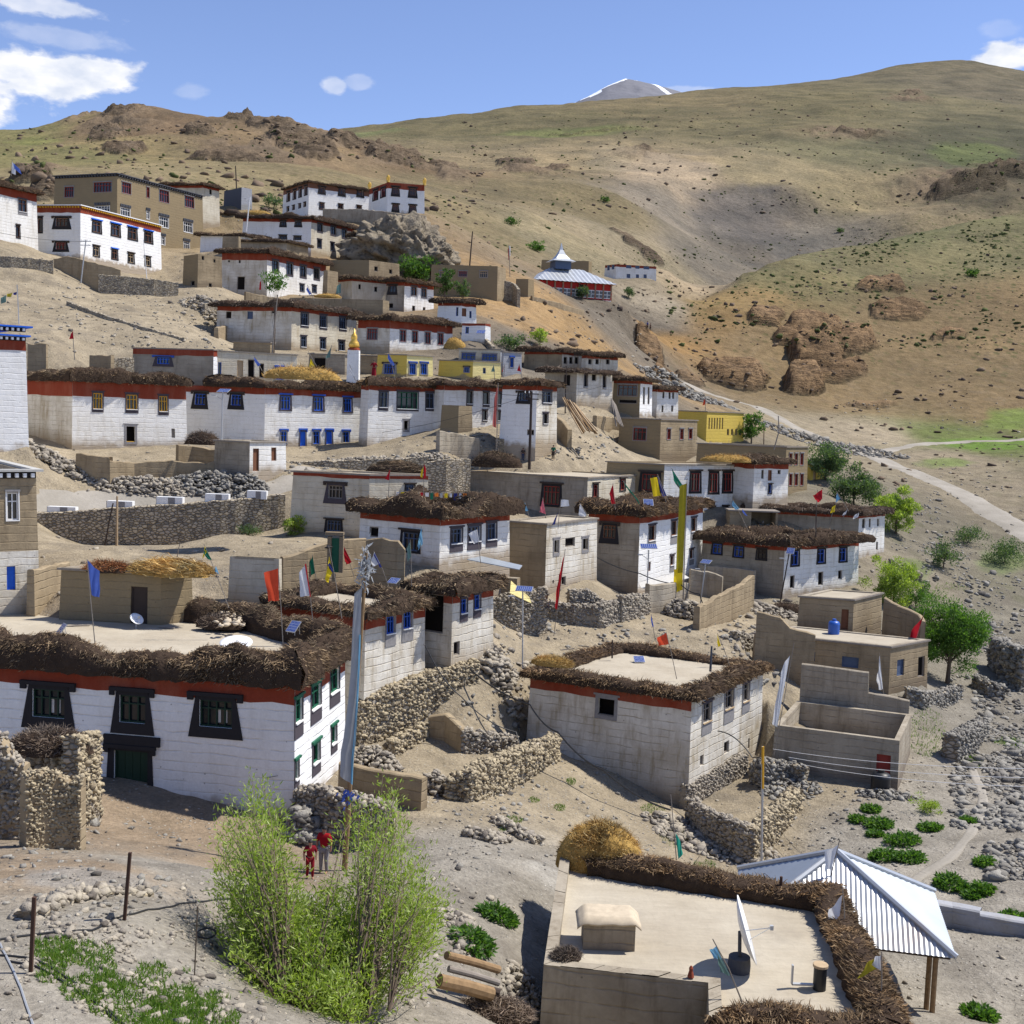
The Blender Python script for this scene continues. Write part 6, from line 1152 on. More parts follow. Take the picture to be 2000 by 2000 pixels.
# --- heaps and loose stone
heap('rubble', None, gp(420, 950, 60), 4.2, 1.5, .9, 900, .26, 'grey_stone', 'stuff'); heap('rubble', None, gp(280, 955, 60), 4.2, 1.3, .7, 700, .27, 'loose_stone', 'stuff', seed=2)
heap('rubble', None, P(90, 905, 90) , 4.5, 1.6, .9, 700, .28, 'loose_stone', 'stuff', seed=3)
heap('stone_heap', 'pile of rounded grey stones by the corner of the big white house', gp(590, 1640), .75, .6, 1.3, 170, .30, 'grey_stone', seed=4)
heap('stone_heap', 'heap of pale stones left of the empty yard', gp(730, 1498, 40), 1.3, .9, 1.0, 420, .2, 'loose_stone', seed=5)
heap('stone_heap', 'stack of stones at the near corner of the empty yard', gp(850, 1548, 40), .7, .6, 1.0, 160, .24, 'loose_stone', seed=6)
heap('rubble', None, gp(1400, 1655, 40), 3.0, 1.5, .25, 420, .24, 'loose_stone', 'stuff', seed=7, rz=-.4); heap('rubble', None, gp(1320, 1610, 40), 1.7, .9, .25, 140, .26, 'loose_stone', 'stuff', seed=8)
heap('stone_heap', 'dry stone heap next to the foot of the yellow banner', gp(1338, 1205, 60), 1.7, 1.0, 1.3, 420, .26, 'loose_stone', seed=9)
heap('rubble', None, gp(960, 1290, 55), 1.7, 1.6, .5, 260, .24, 'loose_stone', 'stuff', seed=10); heap('rubble', None, gp(975, 1330, 55), 1.3, 1.0, 1.1, 240, .26, 'loose_stone', 'stuff', seed=11)
heap('rubble', None, gp(1500, 1195, 80), 3.2, 1.4, .5, 300, .3, 'loose_stone', 'stuff', seed=12); heap('rubble', None, gp(890, 1800, 25), .8, 1.3, .25, 130, .16, 'loose_stone', 'stuff', seed=13)
heap('rubble', None, gp(905, 1840, 25), .35, .9, .2, 60, .16, 'loose_stone', 'stuff', seed=14); heap('rubble', None, gp(1025, 1940, 20), .55, 1.0, .3, 160, .14, 'loose_stone', 'stuff', seed=15)
heap('rubble', None, gp(90, 1625, 25), 1.0, .5, .25, 90, .2, 'grey_stone', 'stuff', seed=16); heap('rubble', None, gp(140, 1600, 25), .9, .5, .3, 60, .22, 'grey_stone', 'stuff', seed=17)
heap('rubble', None, gp(1545, 1545, 50), 1.6, 1.2, .3, 200, .2, 'grey_stone', 'stuff', seed=18); heap('rubble', None, gp(1730, 1555, 45), 1.6, .7, .3, 150, .2, 'grey_stone', 'stuff', seed=19)
heap('rubble', None, gp(420, 610, 120), 4.5, 2.5, .8, 300, .35, 'loose_stone', 'stuff', seed=20); heap('rubble', None, gp(1340, 770, 180), 9, 5, .5, 500, .5, 'grey_stone', 'stuff', seed=21)
heap('rubble', None, gp(1620, 870, 160), 12, 6, .4, 500, .5, 'grey_stone', 'stuff', seed=22); heap('rubble', None, gp(720, 902, 95), 3.6, .9, .35, 250, .25, 'loose_stone', 'stuff', seed=23); heap('rubble', None, gp(860, 905, 95), 3.0, 1.4, .4, 250, .25, 'loose_stone', 'stuff', seed=24)
def scatter(name, boxes, n, size, mat, seed=0, lo=.35, hi=2.6):
    """loose stones lying about, placed over the ground where they lie in sight"""
    g = np.random.default_rng(seed); C, S = [], []
    for (u0, u1, v0, v1, wgt) in boxes:
        for _ in range(int(n * wgt)):
            uu, vv = g.uniform(u0, u1), g.uniform(v0, v1)
            if float(fbm(np.array(uu * .013 + seed), np.array(vv * .03), 3)) < g.normal() * .12: continue
            p = gp(uu, vv, 16 if v1 > 1300 else 60); s = size * math.exp(g.normal() * .65); s = min(max(s, size * lo), size * hi); C.append((p.x, p.y, p.z + s * .08)); S.append(s)
    o = ico_rocks(name, np.array(C), S, MT[mat], None, .6, seed); tag(o, kind='stuff'); return o
scatter('river_stones', [(1860, 2010, 1440, 1620, .3), (1900, 2010, 1330, 1500, .22), (1930, 2010, 1560, 1720, .10), (1850, 1960, 1180, 1330, .10), (1800, 1900, 1020, 1180, .08), (1870, 2000, 1120, 1260, .06), (1740, 1840, 960, 1080, .08)], 7500, .15, 'grey_stone', 1, hi=4)
scatter('scattered_stones', [(0, 450, 1780, 2000, .30), (430, 1050, 1800, 2000, .12), (0, 450, 1640, 1800, .05), (830, 1060, 1560, 1800, .07), (1500, 2000, 1560, 1990, .22), (930, 1300, 1480, 1640, .08), (1400, 1700, 1480, 1700, .06), (1750, 1900, 1380, 1560, .07)], 4200, .07, 'loose_stone', 2)
scatter('scattered_stones', [(920, 1300, 1200, 1350, .2), (1400, 1600, 1150, 1300, .12), (0, 420, 560, 680, .2), (950, 1250, 560, 740, .2), (400, 1300, 880, 960, .1), (1650, 2000, 780, 1050, .3)], 2400, .2, 'loose_stone', 3)
scatter('slope_rocks', [(1250, 2000, 560, 800, .35), (1500, 2000, 450, 600, .12), (950, 1250, 560, 740, .12), (800, 1400, 380, 560, .12), (1240, 1400, 560, 760, .08), (1600, 2000, 760, 960, .12)], 2600, .42, 'slope_rock', 5, hi=3.2)
scatter('slope_rocks', [(0, 950, 235, 420, .45), (900, 2000, 180, 420, .55)], 2000, .95, 'slope_rock', 6, hi=2.6)
scatter('scrub', [(1300, 2000, 450, 680, .5), (850, 1400, 380, 540, .25), (1600, 2000, 420, 520, .2)], 3600, .5, 'scrub_green', 7)
scatter('scrub', [(0, 950, 240, 420, .4), (900, 2000, 180, 420, .6)], 2200, .7, 'scrub_green', 8)
scatter('scattered_stones', [(0, 2000, 860, 1300, .5), (400, 1300, 560, 900, .3), (0, 450, 500, 700, .2)], 5200, .13, 'loose_stone', 9)
scatter('rubble', [(900, 1350, 1190, 1480, .35), (1380, 1620, 1130, 1340, .25), (560, 900, 880, 930, .1), (850, 1210, 850, 900, .15), (400, 700, 560, 700, .15), (380, 520, 430, 580, .1)], 2600, .17, 'grey_stone', 19)
scatter('rubble', [(880, 1350, 1480, 1700, .4), (0, 420, 1600, 1800, .3), (1480, 1760, 1520, 1720, .3)], 1800, .09, 'grey_stone', 20)
# --- dirt roads laid on the ground
def road(name, pts, w_, dm, mat='road_dirt', lift=.06):
    Q = [gp(u, v, dm) for u, v in pts]; R_ = []
    for i in range(len(Q) - 1):
        k = max(2, int((Q[i + 1] - Q[i]).length / 1.5)); p0, p1, p2, p3 = Q[max(i - 1, 0)], Q[i], Q[i + 1], Q[min(i + 2, len(Q) - 1)]
        for j in range(k): t_ = j / k; R_.append(.5 * ((2 * p1) + (p2 - p0) * t_ + (2 * p0 - 5 * p1 + 4 * p2 - p3) * t_ ** 2 + (3 * p1 - p0 - 3 * p2 + p3) * t_ ** 3))
    R_.append(Q[-1]); m = MB(); NN = 6
    for i, p in enumerate(R_):
        e = R_[min(i + 1, len(R_) - 1)] - R_[max(i - 1, 0)]; e.z = 0; e.normalize(); s_ = Vector((e.y, -e.x, 0)); ww = w_ * (1 + .16 * float(fbm(np.array(p.x * .3), np.array(p.y * .3), 2)))
        for j in range(NN + 1): q = p + s_ * ((j / NN - .5) * ww); m.v.append((q.x, q.y, gz(q.x, q.y) + (lift if 0 < j < NN else -.12)))
    m.f = [(i * (NN + 1) + j, i * (NN + 1) + j + 1, (i + 1) * (NN + 1) + j + 1, (i + 1) * (NN + 1) + j) for i in range(len(R_) - 1) for j in range(NN)]; m.m = [0] * len(m.f)
    o = m.build(name, MT[mat], None, True); tag(o, kind='structure')
road('dirt_road', [(2040, 1062), (1985, 1030), (1900, 978), (1820, 940), (1740, 908), (1680, 882), (1620, 862), (1560, 838), (1500, 806), (1440, 786), (1390, 770), (1340, 752)], 4.6, 110, lift=.1)
road('dirt_road', [(60, 990), (160, 984), (300, 974), (430, 962), (520, 952), (575, 935), (610, 915)], 3.6, 82)
road('footpath', [(1700, 1790), (1760, 1740), (1850, 1680), (1900, 1620), (1920, 1560), (1895, 1490)], .6, 30)
road('dirt_track', [(2040, 852), (1960, 862), (1860, 866), (1780, 870), (1700, 884)], 2.2, 140, lift=.1)
# --- brush and straw
brush_pile('brush_pile', 'heap of grey thorn brush on the stone enclosure', P(98, 1462, 41), 1.45, .8, .75, 3200, .32, 'brush_grey', seed=1)
brush_pile('straw_stack', 'big golden straw stack at the corner of the near roof', pz(1172, 1690, H['RH']['zt'] - .3), 1.36, .9, 1.45, 9000, .32, 'straw', 'straw_core', rz=-.15, cat='straw stack', seed=2, wd=.05)
brush_pile('straw_stack', 'long reed straw bundle on the roof of the square mud shed', pz(335, 1118, H['MD']['zt']), 2.05, 1.0, .62, 2600, .75, 'straw', 'straw_core', rz=-.1, cat='straw stack', seed=3, along=(1, -.3, -.05), wd=.035)
brush_pile('brush_pile', 'reddish twig pile beside the straw on the mud shed', pz(210, 1112, H['MD']['zt']), 1.1, .7, .40, 1200, .4, 'twig_red', seed=4)
brush_pile('brush_pile', 'black brushwood heap above the long earth roof', P(970, 910, 103), 2.1, 1.2, 1.25, 1800, .5, 'brushwood', seed=5)
brush_pile('brush_pile', 'dark brush bundle on the roof of the stained pale house', on_roof('G2', 775, 920, .1), 2.0, .8, .75, 1500, .45, 'brushwood', seed=6, along=(1, 0, 0))
brush_pile('brush_pile', 'purple grey thorn bush heap beside the street lamp', P(395, 866, 94), 1.4, .8, 1.0, 1000, .4, 'brush_grey', seed=7)
brush_pile('straw_stack', 'straw heap on the roof of the blue windowed house', on_roof('C', 590, 738, .2), 2.4, .8, .75, 1000, .4, 'straw', 'straw_core', cat='straw stack', seed=8)
brush_pile('straw_stack', 'straw spread along the red edge of the long white house', P(1420, 900, 108), 2.3, .8, .6, 900, .45, 'straw', 'straw_core', cat='straw stack', seed=9)
brush_pile('straw_stack', 'golden straw stack under the small white hut', P(888, 686, 147), 1.4, 1.0, 1.7, 600, .4, 'straw', 'straw_core', cat='straw stack', seed=10)
brush_pile('straw_stack', 'thin straw strip on a mud roof below the pale mud house', P(640, 580, 160), 1.9, .6, .5, 300, .4, 'straw', 'straw_core', cat='straw stack', seed=11)
brush_pile('straw_stack', 'straw on top of the white hut beside the thatched roof high on the slope', P(505, 420, 197), 2.2, .8, .8, 400, .5, 'straw', 'straw_core', cat='straw stack', seed=12)
brush_pile('brush_pile', 'tangle of thorn twigs beside the foot of the leaning lamp', gp(1535, 1196, 80), 1.4, .6, .8, 700, .4, 'brush_grey', seed=13)
brush_pile('straw_stack', 'tan straw tuft on the left corner of the weathered house', P(1080, 1296, 60), 1.15, .4, .42, 1300, .25, 'straw', 'straw_core', rz=-.35, cat='straw stack', seed=14)
brush_pile('brush_pile', 'dark brush heap in the bottom foreground beside the logs', gp(960, 1985, 20), 1.0, .5, .45, 2600, .22, 'brush_grey', seed=15)
brush_pile('brush_pile', 'pale root tangle on the near corner of the front roof', pz(1105, 1868, H['RH']['zt'] + .02), .42, .28, .22, 1500, .2, 'brush_grey', rz=.3, seed=16)
brush_pile('dung_pile', 'brown heap of dung in the roofless yard', on_roof('CY', 1660, 1410), 1.3, .7, .5, 300, .12, 'brushwood', seed=17, cat='dung heap')
# brush along the edges of the near roof
h = H['RH']; thatch_ring('roof_edge_brushwood', h['poly'], h['zt'] - .25, .50, 1.05, .12, 1100, .30, 'brushwood_tan', h['obj'], edges=[3, 4, 5], seed=5)
def rh_parapet():
    m = MB(); inn = offset_poly(h['poly'], -.32); p = h['poly']; zt = h['zt']
    for i in (0, 1, 2):
        a, b, c, d = p[i], p[i + 1], inn[i + 1], inn[i]; k = 10
        for q in range(k):
            A, B_, C_2, D_ = a.lerp(b, q / k), a.lerp(b, (q + 1) / k), d.lerp(c, (q + 1) / k), d.lerp(c, q / k); z = zt + random.uniform(.0, .04)
            m.add([at_z(A, z), at_z(B_, z), at_z(C_2, z), at_z(D_, z), at_z(C_2, zt - .4), at_z(D_, zt - .4)], [(0, 1, 2, 3), (3, 2, 4, 5)])
    o = m.build('parapet', MT['mud_grey'], h['obj']); at = o.data.attributes.new('hh', 'FLOAT', 'POINT'); at.data.foreach_set('value', [9.0] * len(o.data.vertices))
rh_parapet()
# ------------------------------------------------------------ sheet metal shed, prayer hall, stupa
def slope_sheets(name, corners, mat, parent, pitch=.19, amp=.022, along=None):
    """corrugated sheet over a planar polygon; ribs run down the slope"""
    P_ = [Vector(c) for c in corners]; n = (P_[1] - P_[0]).cross(P_[2] - P_[0]).normalized(); n = n if n.z > 0 else -n
    dn = Vector((n.x, n.y, 0)); dn = (dn - n * dn.dot(n)).normalized(); sd = n.cross(dn).normalized(); o = P_[0]
    q = [((p - o).dot(sd), (p - o).dot(dn)) for p in P_]; x0, x1 = min(a for a, b in q), max(a for a, b in q); m = MB(); N = len(q)
    def span(x):
        ys = []
        for i in range(N):
            (a, b), (c, d) = q[i], q[(i + 1) % N]
            if abs(c - a) > 1e-6 and min(a, c) - 1e-6 <= x <= max(a, c) + 1e-6: ys.append(b + (d - b) * (x - a) / (c - a))
        return (min(ys), max(ys)) if ys else None
    k = max(4, int((x1 - x0) / (pitch / 4))); prev = None
    for i in range(k + 1):
        x = min(max(x0 + (x1 - x0) * i / k, x0 + .002), x1 - .002); s = span(x)
        if not s: continue
        z = amp * math.cos(i / 4 * 2 * math.pi); a = o + sd * x + dn * s[0] + n * z; b = o + sd * x + dn * s[1] + n * z
        if prev: m.quad(prev[0], prev[1], b, a)
        prev = (a, b)
    ob = m.build(name, MT[mat], parent); return ob
def metal_shed():
    E1, E2, E3 = P(1868, 1880, 34), P(1825, 1741, 39.0), P(1442, 1692, 40.4); z = (E1.z + E2.z + E3.z) / 3
    E1.z = E2.z = E3.z = z; E4 = E1 + E3 - E2; ap = P(1634, 1664, 37.4); c = (E1 + E2 + E3 + E4) / 4
    r = empty('metal_roofed_shed', Vector((c.x, c.y, z - 2.4)), 'open shed with a hipped corrugated metal roof on wooden posts, behind the near roof', 'shed')
    for nm, (a, b), mt in (('roof_slope', (E4, E1), 'roof_sheet_silver'), ('roof_slope', (E1, E2), 'roof_sheet_blue'), ('roof_slope', (E2, E3), 'roof_sheet_blue'), ('roof_slope', (E3, E4), 'roof_sheet_blue')): slope_sheets(nm, (a, b, ap), mt, r, .15, .014)
    m = MB()
    for e in (E1, E2, E3, E4): m.tube([e + Vector((0, 0, .05)), ap + Vector((0, 0, .05))], .09, 6)
    m.build('ridge_cap', MT['roof_sheet_silver'], r)
    for a, b in ((.04, .1), (.02, .45), (.05, .9)):
        pass
    for t1, t2 in ((.08, .08), (.10, .14), (.92, .08), (.9, .92)):
        q = E1.lerp(E2, t2).lerp(E4.lerp(E3, t2), t1); g = gz(q.x, q.y); mm = MB(); mm.tube([Vector((q.x, q.y, g - .3)), Vector((q.x, q.y, z + .12))], .085, 8); mm.build('post', MT['wood_log'], r)
    m = MB(); a, b = E1.lerp(E2, .06), E4.lerp(E3, .06); m.box((a + b) / 2 + Vector((0, 0, -.10)), (a - b).length * .96, .12, .14, ((a - b).normalized(), (E2 - E1).normalized(), Z3)); m.build('beam', MT['wood_dark'], r)
    # the walled room under the roof
    pts = [E4.lerp(E1, -.05).lerp(E3, .12), E4.lerp(E1, .62).lerp(E2, .1), None, None]
    A = E4 + (E3 - E4) * .12; B = A + (E1 - E4) * .66; C_2 = B + (E3 - E4) * .76; D = A + (E3 - E4) * .76
    m = MB(); m.prism([at_z(q, min(gz(q.x, q.y), z - 2) - .5) for q in (A, B, C_2, D)], [at_z(q, z - .05) for q in (A, B, C_2, D)]); o = m.build('wall', MT['mud'], r)
    at = o.data.attributes.new('hh', 'FLOAT', 'POINT'); at.data.foreach_set('value', [3.0] * len(o.data.vertices))
metal_shed()
def prayer_hall():
    cz = P(1130, 560, 232); A, B = P(1046, 548, 224), P(1206, 553, 229); z = (A.z + B.z) / 2; A.z = B.z = z
    ed = (B - A).normalized(); n = Vector((ed.y, -ed.x, 0)); dp = 12.5; L_ = (B - A).length
    r = empty('prayer_hall', A + ed * (L_ / 2) - n * 5 + Vector((0, 0, -5.2)), 'red walled prayer hall with a pale metal roof and a small spire', 'prayer hall')
    C_2, D = B - n * dp, A - n * dp; R1, R2 = (A + D) / 2 + ed * 5 + Vector((0, 0, 3.1)), (B + C_2) / 2 - ed * 5 + Vector((0, 0, 3.1))
    for q in ((A, B, R2, R1), (B, C_2, R2), (C_2, D, R1, R2), (D, A, R1)): slope_sheets('roof_slope', q, 'roof_sheet_silver', r, .9, .05)
    m = MB(); ins = [A + ed * .9 - n * .9, B - ed * .9 - n * .9, C_2 - ed * .9 + n * .9, D + ed * .9 + n * .9]; m.prism([q + Vector((0, 0, -6.5)) for q in ins], [q + Vector((0, 0, -.02)) for q in ins]); o = m.build('wall', MT['red_paint'], r)
    at = o.data.attributes.new('hh', 'FLOAT', 'POINT'); at.data.foreach_set('value', [5.0] * len(o.data.vertices))
    for zz in (-2.0, -4.6):
        for i in range(9):
            if zz < -4 and i < 4: continue
            c = ins[0].lerp(ins[1], (i + .5) / 9) + Vector((0, 0, zz)); m = MB(); mm = MB()
            m.box(c + n * .06, 1.5, .1, 1.5, (ed, n, Z3)); w_ = m.build('window', MT['wood_white'], r)
            for dx in (-.36, .36):
                for dz in (-.34, .34): mm.box(c + n * .125 + ed * dx + Vector((0, 0, dz)), .58, .04, .56, (ed, n, Z3))
            mm.build('pane', MT['glass_pale'], w_)
    m = MB()
    for i in range(10): c = ins[0].lerp(ins[1], i / 9) + Vector((0, 0, -3)); m.box(c + n * .09, .28, .2, 6, (ed, n, Z3))
    m.build('pilasters', MT['red_paint'], r)
    m = MB(); m.box(ins[0].lerp(ins[1], .5) + n * .12 + Vector((0, 0, -3.25)), (ins[1] - ins[0]).length, .26, .35, (ed, n, Z3)); m.build('string_course', MT['wood_white'], r)
    t_ = (R1 + R2) / 2 - ed * 1.2
    m = MB(); m.box(t_ + Vector((0, 0, .5)), 3.2, 3.2, 1.6, (ed, n, Z3)); m.build('lantern', MT['slate_blue'], r)
    m = MB(); pr = [(3.3, 1.2), (2.0, 1.7), (1.1, 2.5), (.45, 3.5), (.08, 4.8)]; vs = []
    for q, zz in pr:
        for i in range(4): a = math.pi / 4 + i * math.pi / 2; vs.append(t_ + ed * math.cos(a) * q + n * math.sin(a) * q + Vector((0, 0, zz)))
    m.add(vs, [(j * 4 + i, j * 4 + (i + 1) % 4, j * 4 + 4 + (i + 1) % 4, j * 4 + 4 + i) for j in range(4) for i in range(4)] + [(3, 2, 1, 0)]); m.build('spire', MT['roof_sheet_silver'], r)
prayer_hall()
def lathe(m, c, prof, n=14):
    vs = []
    for q, z in prof:
        for i in range(n): a = 2 * math.pi * i / n; vs.append(c + Vector((math.cos(a) * q, math.sin(a) * q, z)))
    k = len(prof); m.add(vs, [(j * n + i, j * n + (i + 1) % n, (j + 1) * n + (i + 1) % n, (j + 1) * n + i) for j in range(k - 1) for i in range(n)] + [tuple(range(n - 1, -1, -1)), tuple((k - 1) * n + i for i in range(n))])
def stupa():
    b = P(690, 738, 127); top = P(690, 684, 127).z; r = empty('stupa', b, 'small stupa with a golden figure on a tall white pillar between the houses', 'stupa')
    m = MB(); m.prism([b + Vector((x, y, -1)) for x, y in ((-.65, -.6), (.65, -.6), (.65, .6), (-.65, .6))], [at_z(b + Vector((x, y, 0)), top) for x, y in ((-.6, -.55), (.6, -.55), (.6, .55), (-.6, .55))]); o = m.build('pillar', MT['paint_plain'], r)
    at = o.data.attributes.new('hh', 'FLOAT', 'POINT'); at.data.foreach_set('value', [5.0] * len(o.data.vertices))
    c = at_z(b, top); m = MB(); lathe(m, c, [(.66, 0), (.62, .18), (.5, .25)]); m.build('plinth', MT['red_band'], r)
    m = MB(); lathe(m, c, [(.45, .2), (.6, .45), (.52, .8), (.3, 1.1), (.36, 1.3), (.3, 1.6), (.12, 1.8), (.05, 2.3)]); m.build('figure', MT['gold'], r, True)
stupa()
# ------------------------------------------------------------ prayer flags
def flag(label, k, base, top, cloths, r=.022, pole='wood_grey', d=None, wave=.12, group=None):
    """base, top: where the pole stands and ends; cloths: (colour, four corners: two on the pole, two free)"""
    if d: p = P(*base, d)
    elif k == 'g': p = gp(*base, 35)
    else: p = pz(*base, edge_z(k) if 'th' in H[k] else H[k]['zr'])
    d = p.y; q = P(*top, d); root = empty('prayer_flag', p, label, 'prayer flag', group)
    m = MB(); md = p.lerp(q, .5) + Vector((random.uniform(-.03, .03), 0, 0)); m.tube([p - Vector((0, 0, .12)), md, q], max(r, d * .00030), 5, r2=max(r * .7, d * .00024)); m.build('pole', MT[pole], root)
    ax = (q - p); L_ = ax.length
    for i, (c, a0, a1, b1, b0) in enumerate(cloths):
        A0, A1, B1, B0 = [P(*w_, d - .03) for w_ in (a0, a1, b1, b0)]; W_ = (B0 - A0).length; nu, nv = 8, 10; V = []; ph = random.uniform(0, 6)
        for u in range(nu + 1):
            for v in range(nv + 1):
                s, t_ = u / nu, v / nv; x = A0.lerp(B0, s).lerp(A1.lerp(B1, s), t_); y = math.sin(s * 5.5 + ph + t_ * 2.4) * wave * s ** .7 * max(W_, .4) * 1.1; x = x + Vector((math.sin(t_ * 9 + ph) * .018 * s * W_, y, math.sin(s * 6 + ph * 2) * .03 * W_ * s)); V.append(x)
        m = MB(); m.add(V, [(u * (nv + 1) + v, (u + 1) * (nv + 1) + v, (u + 1) * (nv + 1) + v + 1, u * (nv + 1) + v + 1) for u in range(nu) for v in range(nv)]); o = m.build('cloth', MT['cloth_' + c], root, True)
    return root
FG = None
flag('blue prayer flag on a stick at the left of the big front roof', 'A', (186, 1255), (170, 1092), [('blue', (171, 1094), (179, 1162), (194, 1168), (193, 1116))])
flag('red prayer flag on a tall stick on the front brushwood edge', 'A', (554, 1276), (543, 1106), [('orange_red', (543, 1110), (545, 1173), (525, 1175), (514, 1119))])
flag('white prayer flag with a red edge behind the red one', 'A', (613, 1228), (597, 1098), [('white', (596, 1104), (605, 1164), (587, 1165), (584, 1118)), ('red', (598, 1100), (607, 1166), (604, 1165), (595, 1103))])
flag('green prayer flag right of the white and red one', 'J', (618, 1128), (610, 1084), [('green', (611, 1086), (615, 1120), (604, 1126), (600, 1106))])
flag('yellow prayer flag leaning beside the mud door frame', 'J', (668, 1203), (642, 1066), [('yellow', (643, 1086), (649, 1118), (640, 1138), (636, 1130)), ('dark_blue', (644, 1098), (651, 1115), (647, 1120), (640, 1104))], d=50)
flag('narrow red pennant right of the mud door frame', 'J', (692, 1124), (671, 1064), [('red', (671, 1066), (687, 1098), (676, 1104), (672, 1092))])
flag('white and dark blue flag just right of the tall banner pole', 'J', (762, 1148), (730, 1076), [('white', (731, 1078), (742, 1100), (728, 1108), (724, 1098)), ('dark_blue', (732, 1079), (746, 1108), (741, 1108), (730, 1084))])
flag('light blue pennant before the pale blue door', 'G', (822, 1078), (823, 1028), [('light_blue', (823, 1030), (826, 1062), (818, 1073), (815, 1064))], d=68)
flag('grey teal rag on a thin stick beside the light blue pennant', 'J3', (804, 1140), (801, 1054), [('faded_teal', (801, 1058), (803, 1086), (796, 1098), (795, 1070))])
flag('small yellow and green pennant above the straw bundle', 'A', (447, 1182), (398, 1062), [('yellow', (400, 1066), (404, 1078), (397, 1088), (396, 1090)), ('green', (401, 1070), (414, 1094), (405, 1092), (398, 1080)), ('light_blue', (422, 1106), (428, 1122), (420, 1116), (420, 1108))], d=54)
flag('white flag in front of the middle window of the laundry house', 'G', (939, 1096), (932, 1030), [('white', (932, 1034), (936, 1058), (925, 1062), (915, 1042))], d=68)
flag('long dark red prayer flag on a pole standing in the square', 'g', (1081, 1243), (1104, 1072), [('red', (1103, 1082), (1088, 1190), (1084, 1188), (1091, 1122))], wave=.35)
flag('pale blue pennant above the ruined mud house', 'K', (1034, 1010), (1025, 980), [('light_blue', (1025, 982), (1032, 998), (1017, 999), (1020, 992))])
flag('pink pennant above the ruined mud house', 'K', (1067, 1012), (1060, 972), [('pink', (1060, 974), (1066, 1004), (1054, 1000), (1056, 990))])
flag('round blown white flag above the ruined mud house', 'K', (1090, 1030), (1096, 974), [('white', (1096, 976), (1095, 990), (1112, 988), (1110, 976)), ('dark_blue', (1090, 1000), (1084, 1024), (1078, 1026), (1086, 1008))])
flag('ragged white flag left of the tall brown windowed house', 'K', (1153, 1012), (1132, 982), [('white', (1133, 984), (1146, 1006), (1138, 1013), (1130, 1005))])
flag('bright red prayer flag on the roof behind the yellow banner', 'F', (1202, 992), (1197, 944), [('red', (1197, 946), (1202, 984), (1195, 984), (1190, 964))])
flag('dark green flag blowing right beside the bright red one', 'F', (1254, 990), (1216, 938), [('green', (1217, 940), (1246, 976), (1250, 986), (1222, 950))])
flag('big yellow prayer flag with black lettering on the tall house', 'F', (1302, 980), (1284, 930), [('yellow', (1270, 934), (1276, 970), (1290, 968), (1283, 932))])
flag('dark blue flag hanging beside the yellow lettered one', 'F', (1306, 978), (1284, 926), [('dark_blue', (1285, 930), (1302, 968), (1295, 970), (1286, 944))])
flag('green flag flying left from the top of the long yellow banner', 'F', (1340, 985), (1312, 914), [('green', (1312, 915), (1336, 952), (1332, 962), (1316, 938))], d=90)
flag('tall dark green flag at the end of the long earth roof', 'L', (1198, 912), (1198, 850), [('green', (1197, 855), (1198, 906), (1183, 908), (1186, 890))])
def lettering():
    m = MB(); g = random.Random(5); d = H['F']['C'][3] - 1.2
    for i in range(7):
        for j in range(3):
            u = 1272.5 + j * 3.8 + i * .9 + g.uniform(-.4, .4); v = 938 + i * 4.6; m.box(P(u, v, d - 1.5), .09, .02, .05 + g.random() * .06)
    return m
flag('long yellow banner hanging down a pole before the sheep yard', 'g', (1334, 1180), (1342, 935), [('old_yellow', (1341, 944), (1334, 1118), (1320, 1120), (1327, 950)), ('yellow', (1334, 1108), (1333, 1152), (1316, 1158), (1316, 1112))], r=.05, d=84, wave=.10)
flag('blue flag on the small box above the long white house', 'H', (1462, 1035), (1431, 975), [('light_blue', (1431, 977), (1444, 994), (1437, 996), (1430, 988)), ('blue', (1450, 994), (1460, 1008), (1455, 1006), (1450, 1000))])
flag('large red flag above the long white house on the right', 'H', (1592, 1040), (1597, 956), [('red', (1606, 956), (1606, 974), (1598, 982), (1587, 968))])
flag('yellow flag above the long white house on the right', 'H', (1620, 1020), (1633, 984), [('yellow', (1632, 986), (1630, 1000), (1622, 1002), (1624, 992))], d=99)
flag('teal blue flag blowing on the right roof beside the yellow one', 'H', (1658, 996), (1634, 960), [('light_blue', (1635, 963), (1641, 974), (1632, 982), (1633, 972))], d=104)
flag('small white rag left on the far right roof', 'H', (1645, 1012), (1655, 994), [('white', (1655, 996), (1652, 1004), (1644, 1008), (1648, 1002))], d=102)
flag('small white rag right on the far right roof', 'H', (1668, 1016), (1678, 1000), [('white', (1678, 1002), (1676, 1010), (1666, 1014), (1668, 1006))], d=102)
flag('red prayer flag on the weathered house roof', 'E', (1322, 1322), (1301, 1234), [('orange_red', (1301, 1236), (1306, 1258), (1287, 1262), (1283, 1246))])
flag('yellow prayer flag on the tan brushwood corner', 'E', (1425, 1295), (1401, 1236), [('yellow', (1401, 1238), (1408, 1262), (1402, 1264), (1401, 1252))])
flag('small blue flag behind the weathered house', 'E', (1280, 1248), (1272, 1200), [('blue', (1272, 1202), (1277, 1224), (1274, 1224), (1271, 1210))], d=72)
flag('tall narrow red flag leaning beside the round green tree', 'g', (1757, 1352), (1806, 1194), [('red', (1804, 1200), (1768, 1330), (1764, 1325), (1768, 1270))], d=76, wave=.3)
flag('long white flag hanging left of the roofless yard', 'g', (1512, 1470), (1551, 1256), [('white', (1543, 1280), (1518, 1420), (1509, 1415), (1524, 1310))], d=58, wave=.2)
flag('faded white cloth on a stick against the blue windowed mud house', 'g', (1726, 1352), (1718, 1276), [('white', (1718, 1280), (1724, 1345), (1717, 1350), (1713, 1320))], d=70)
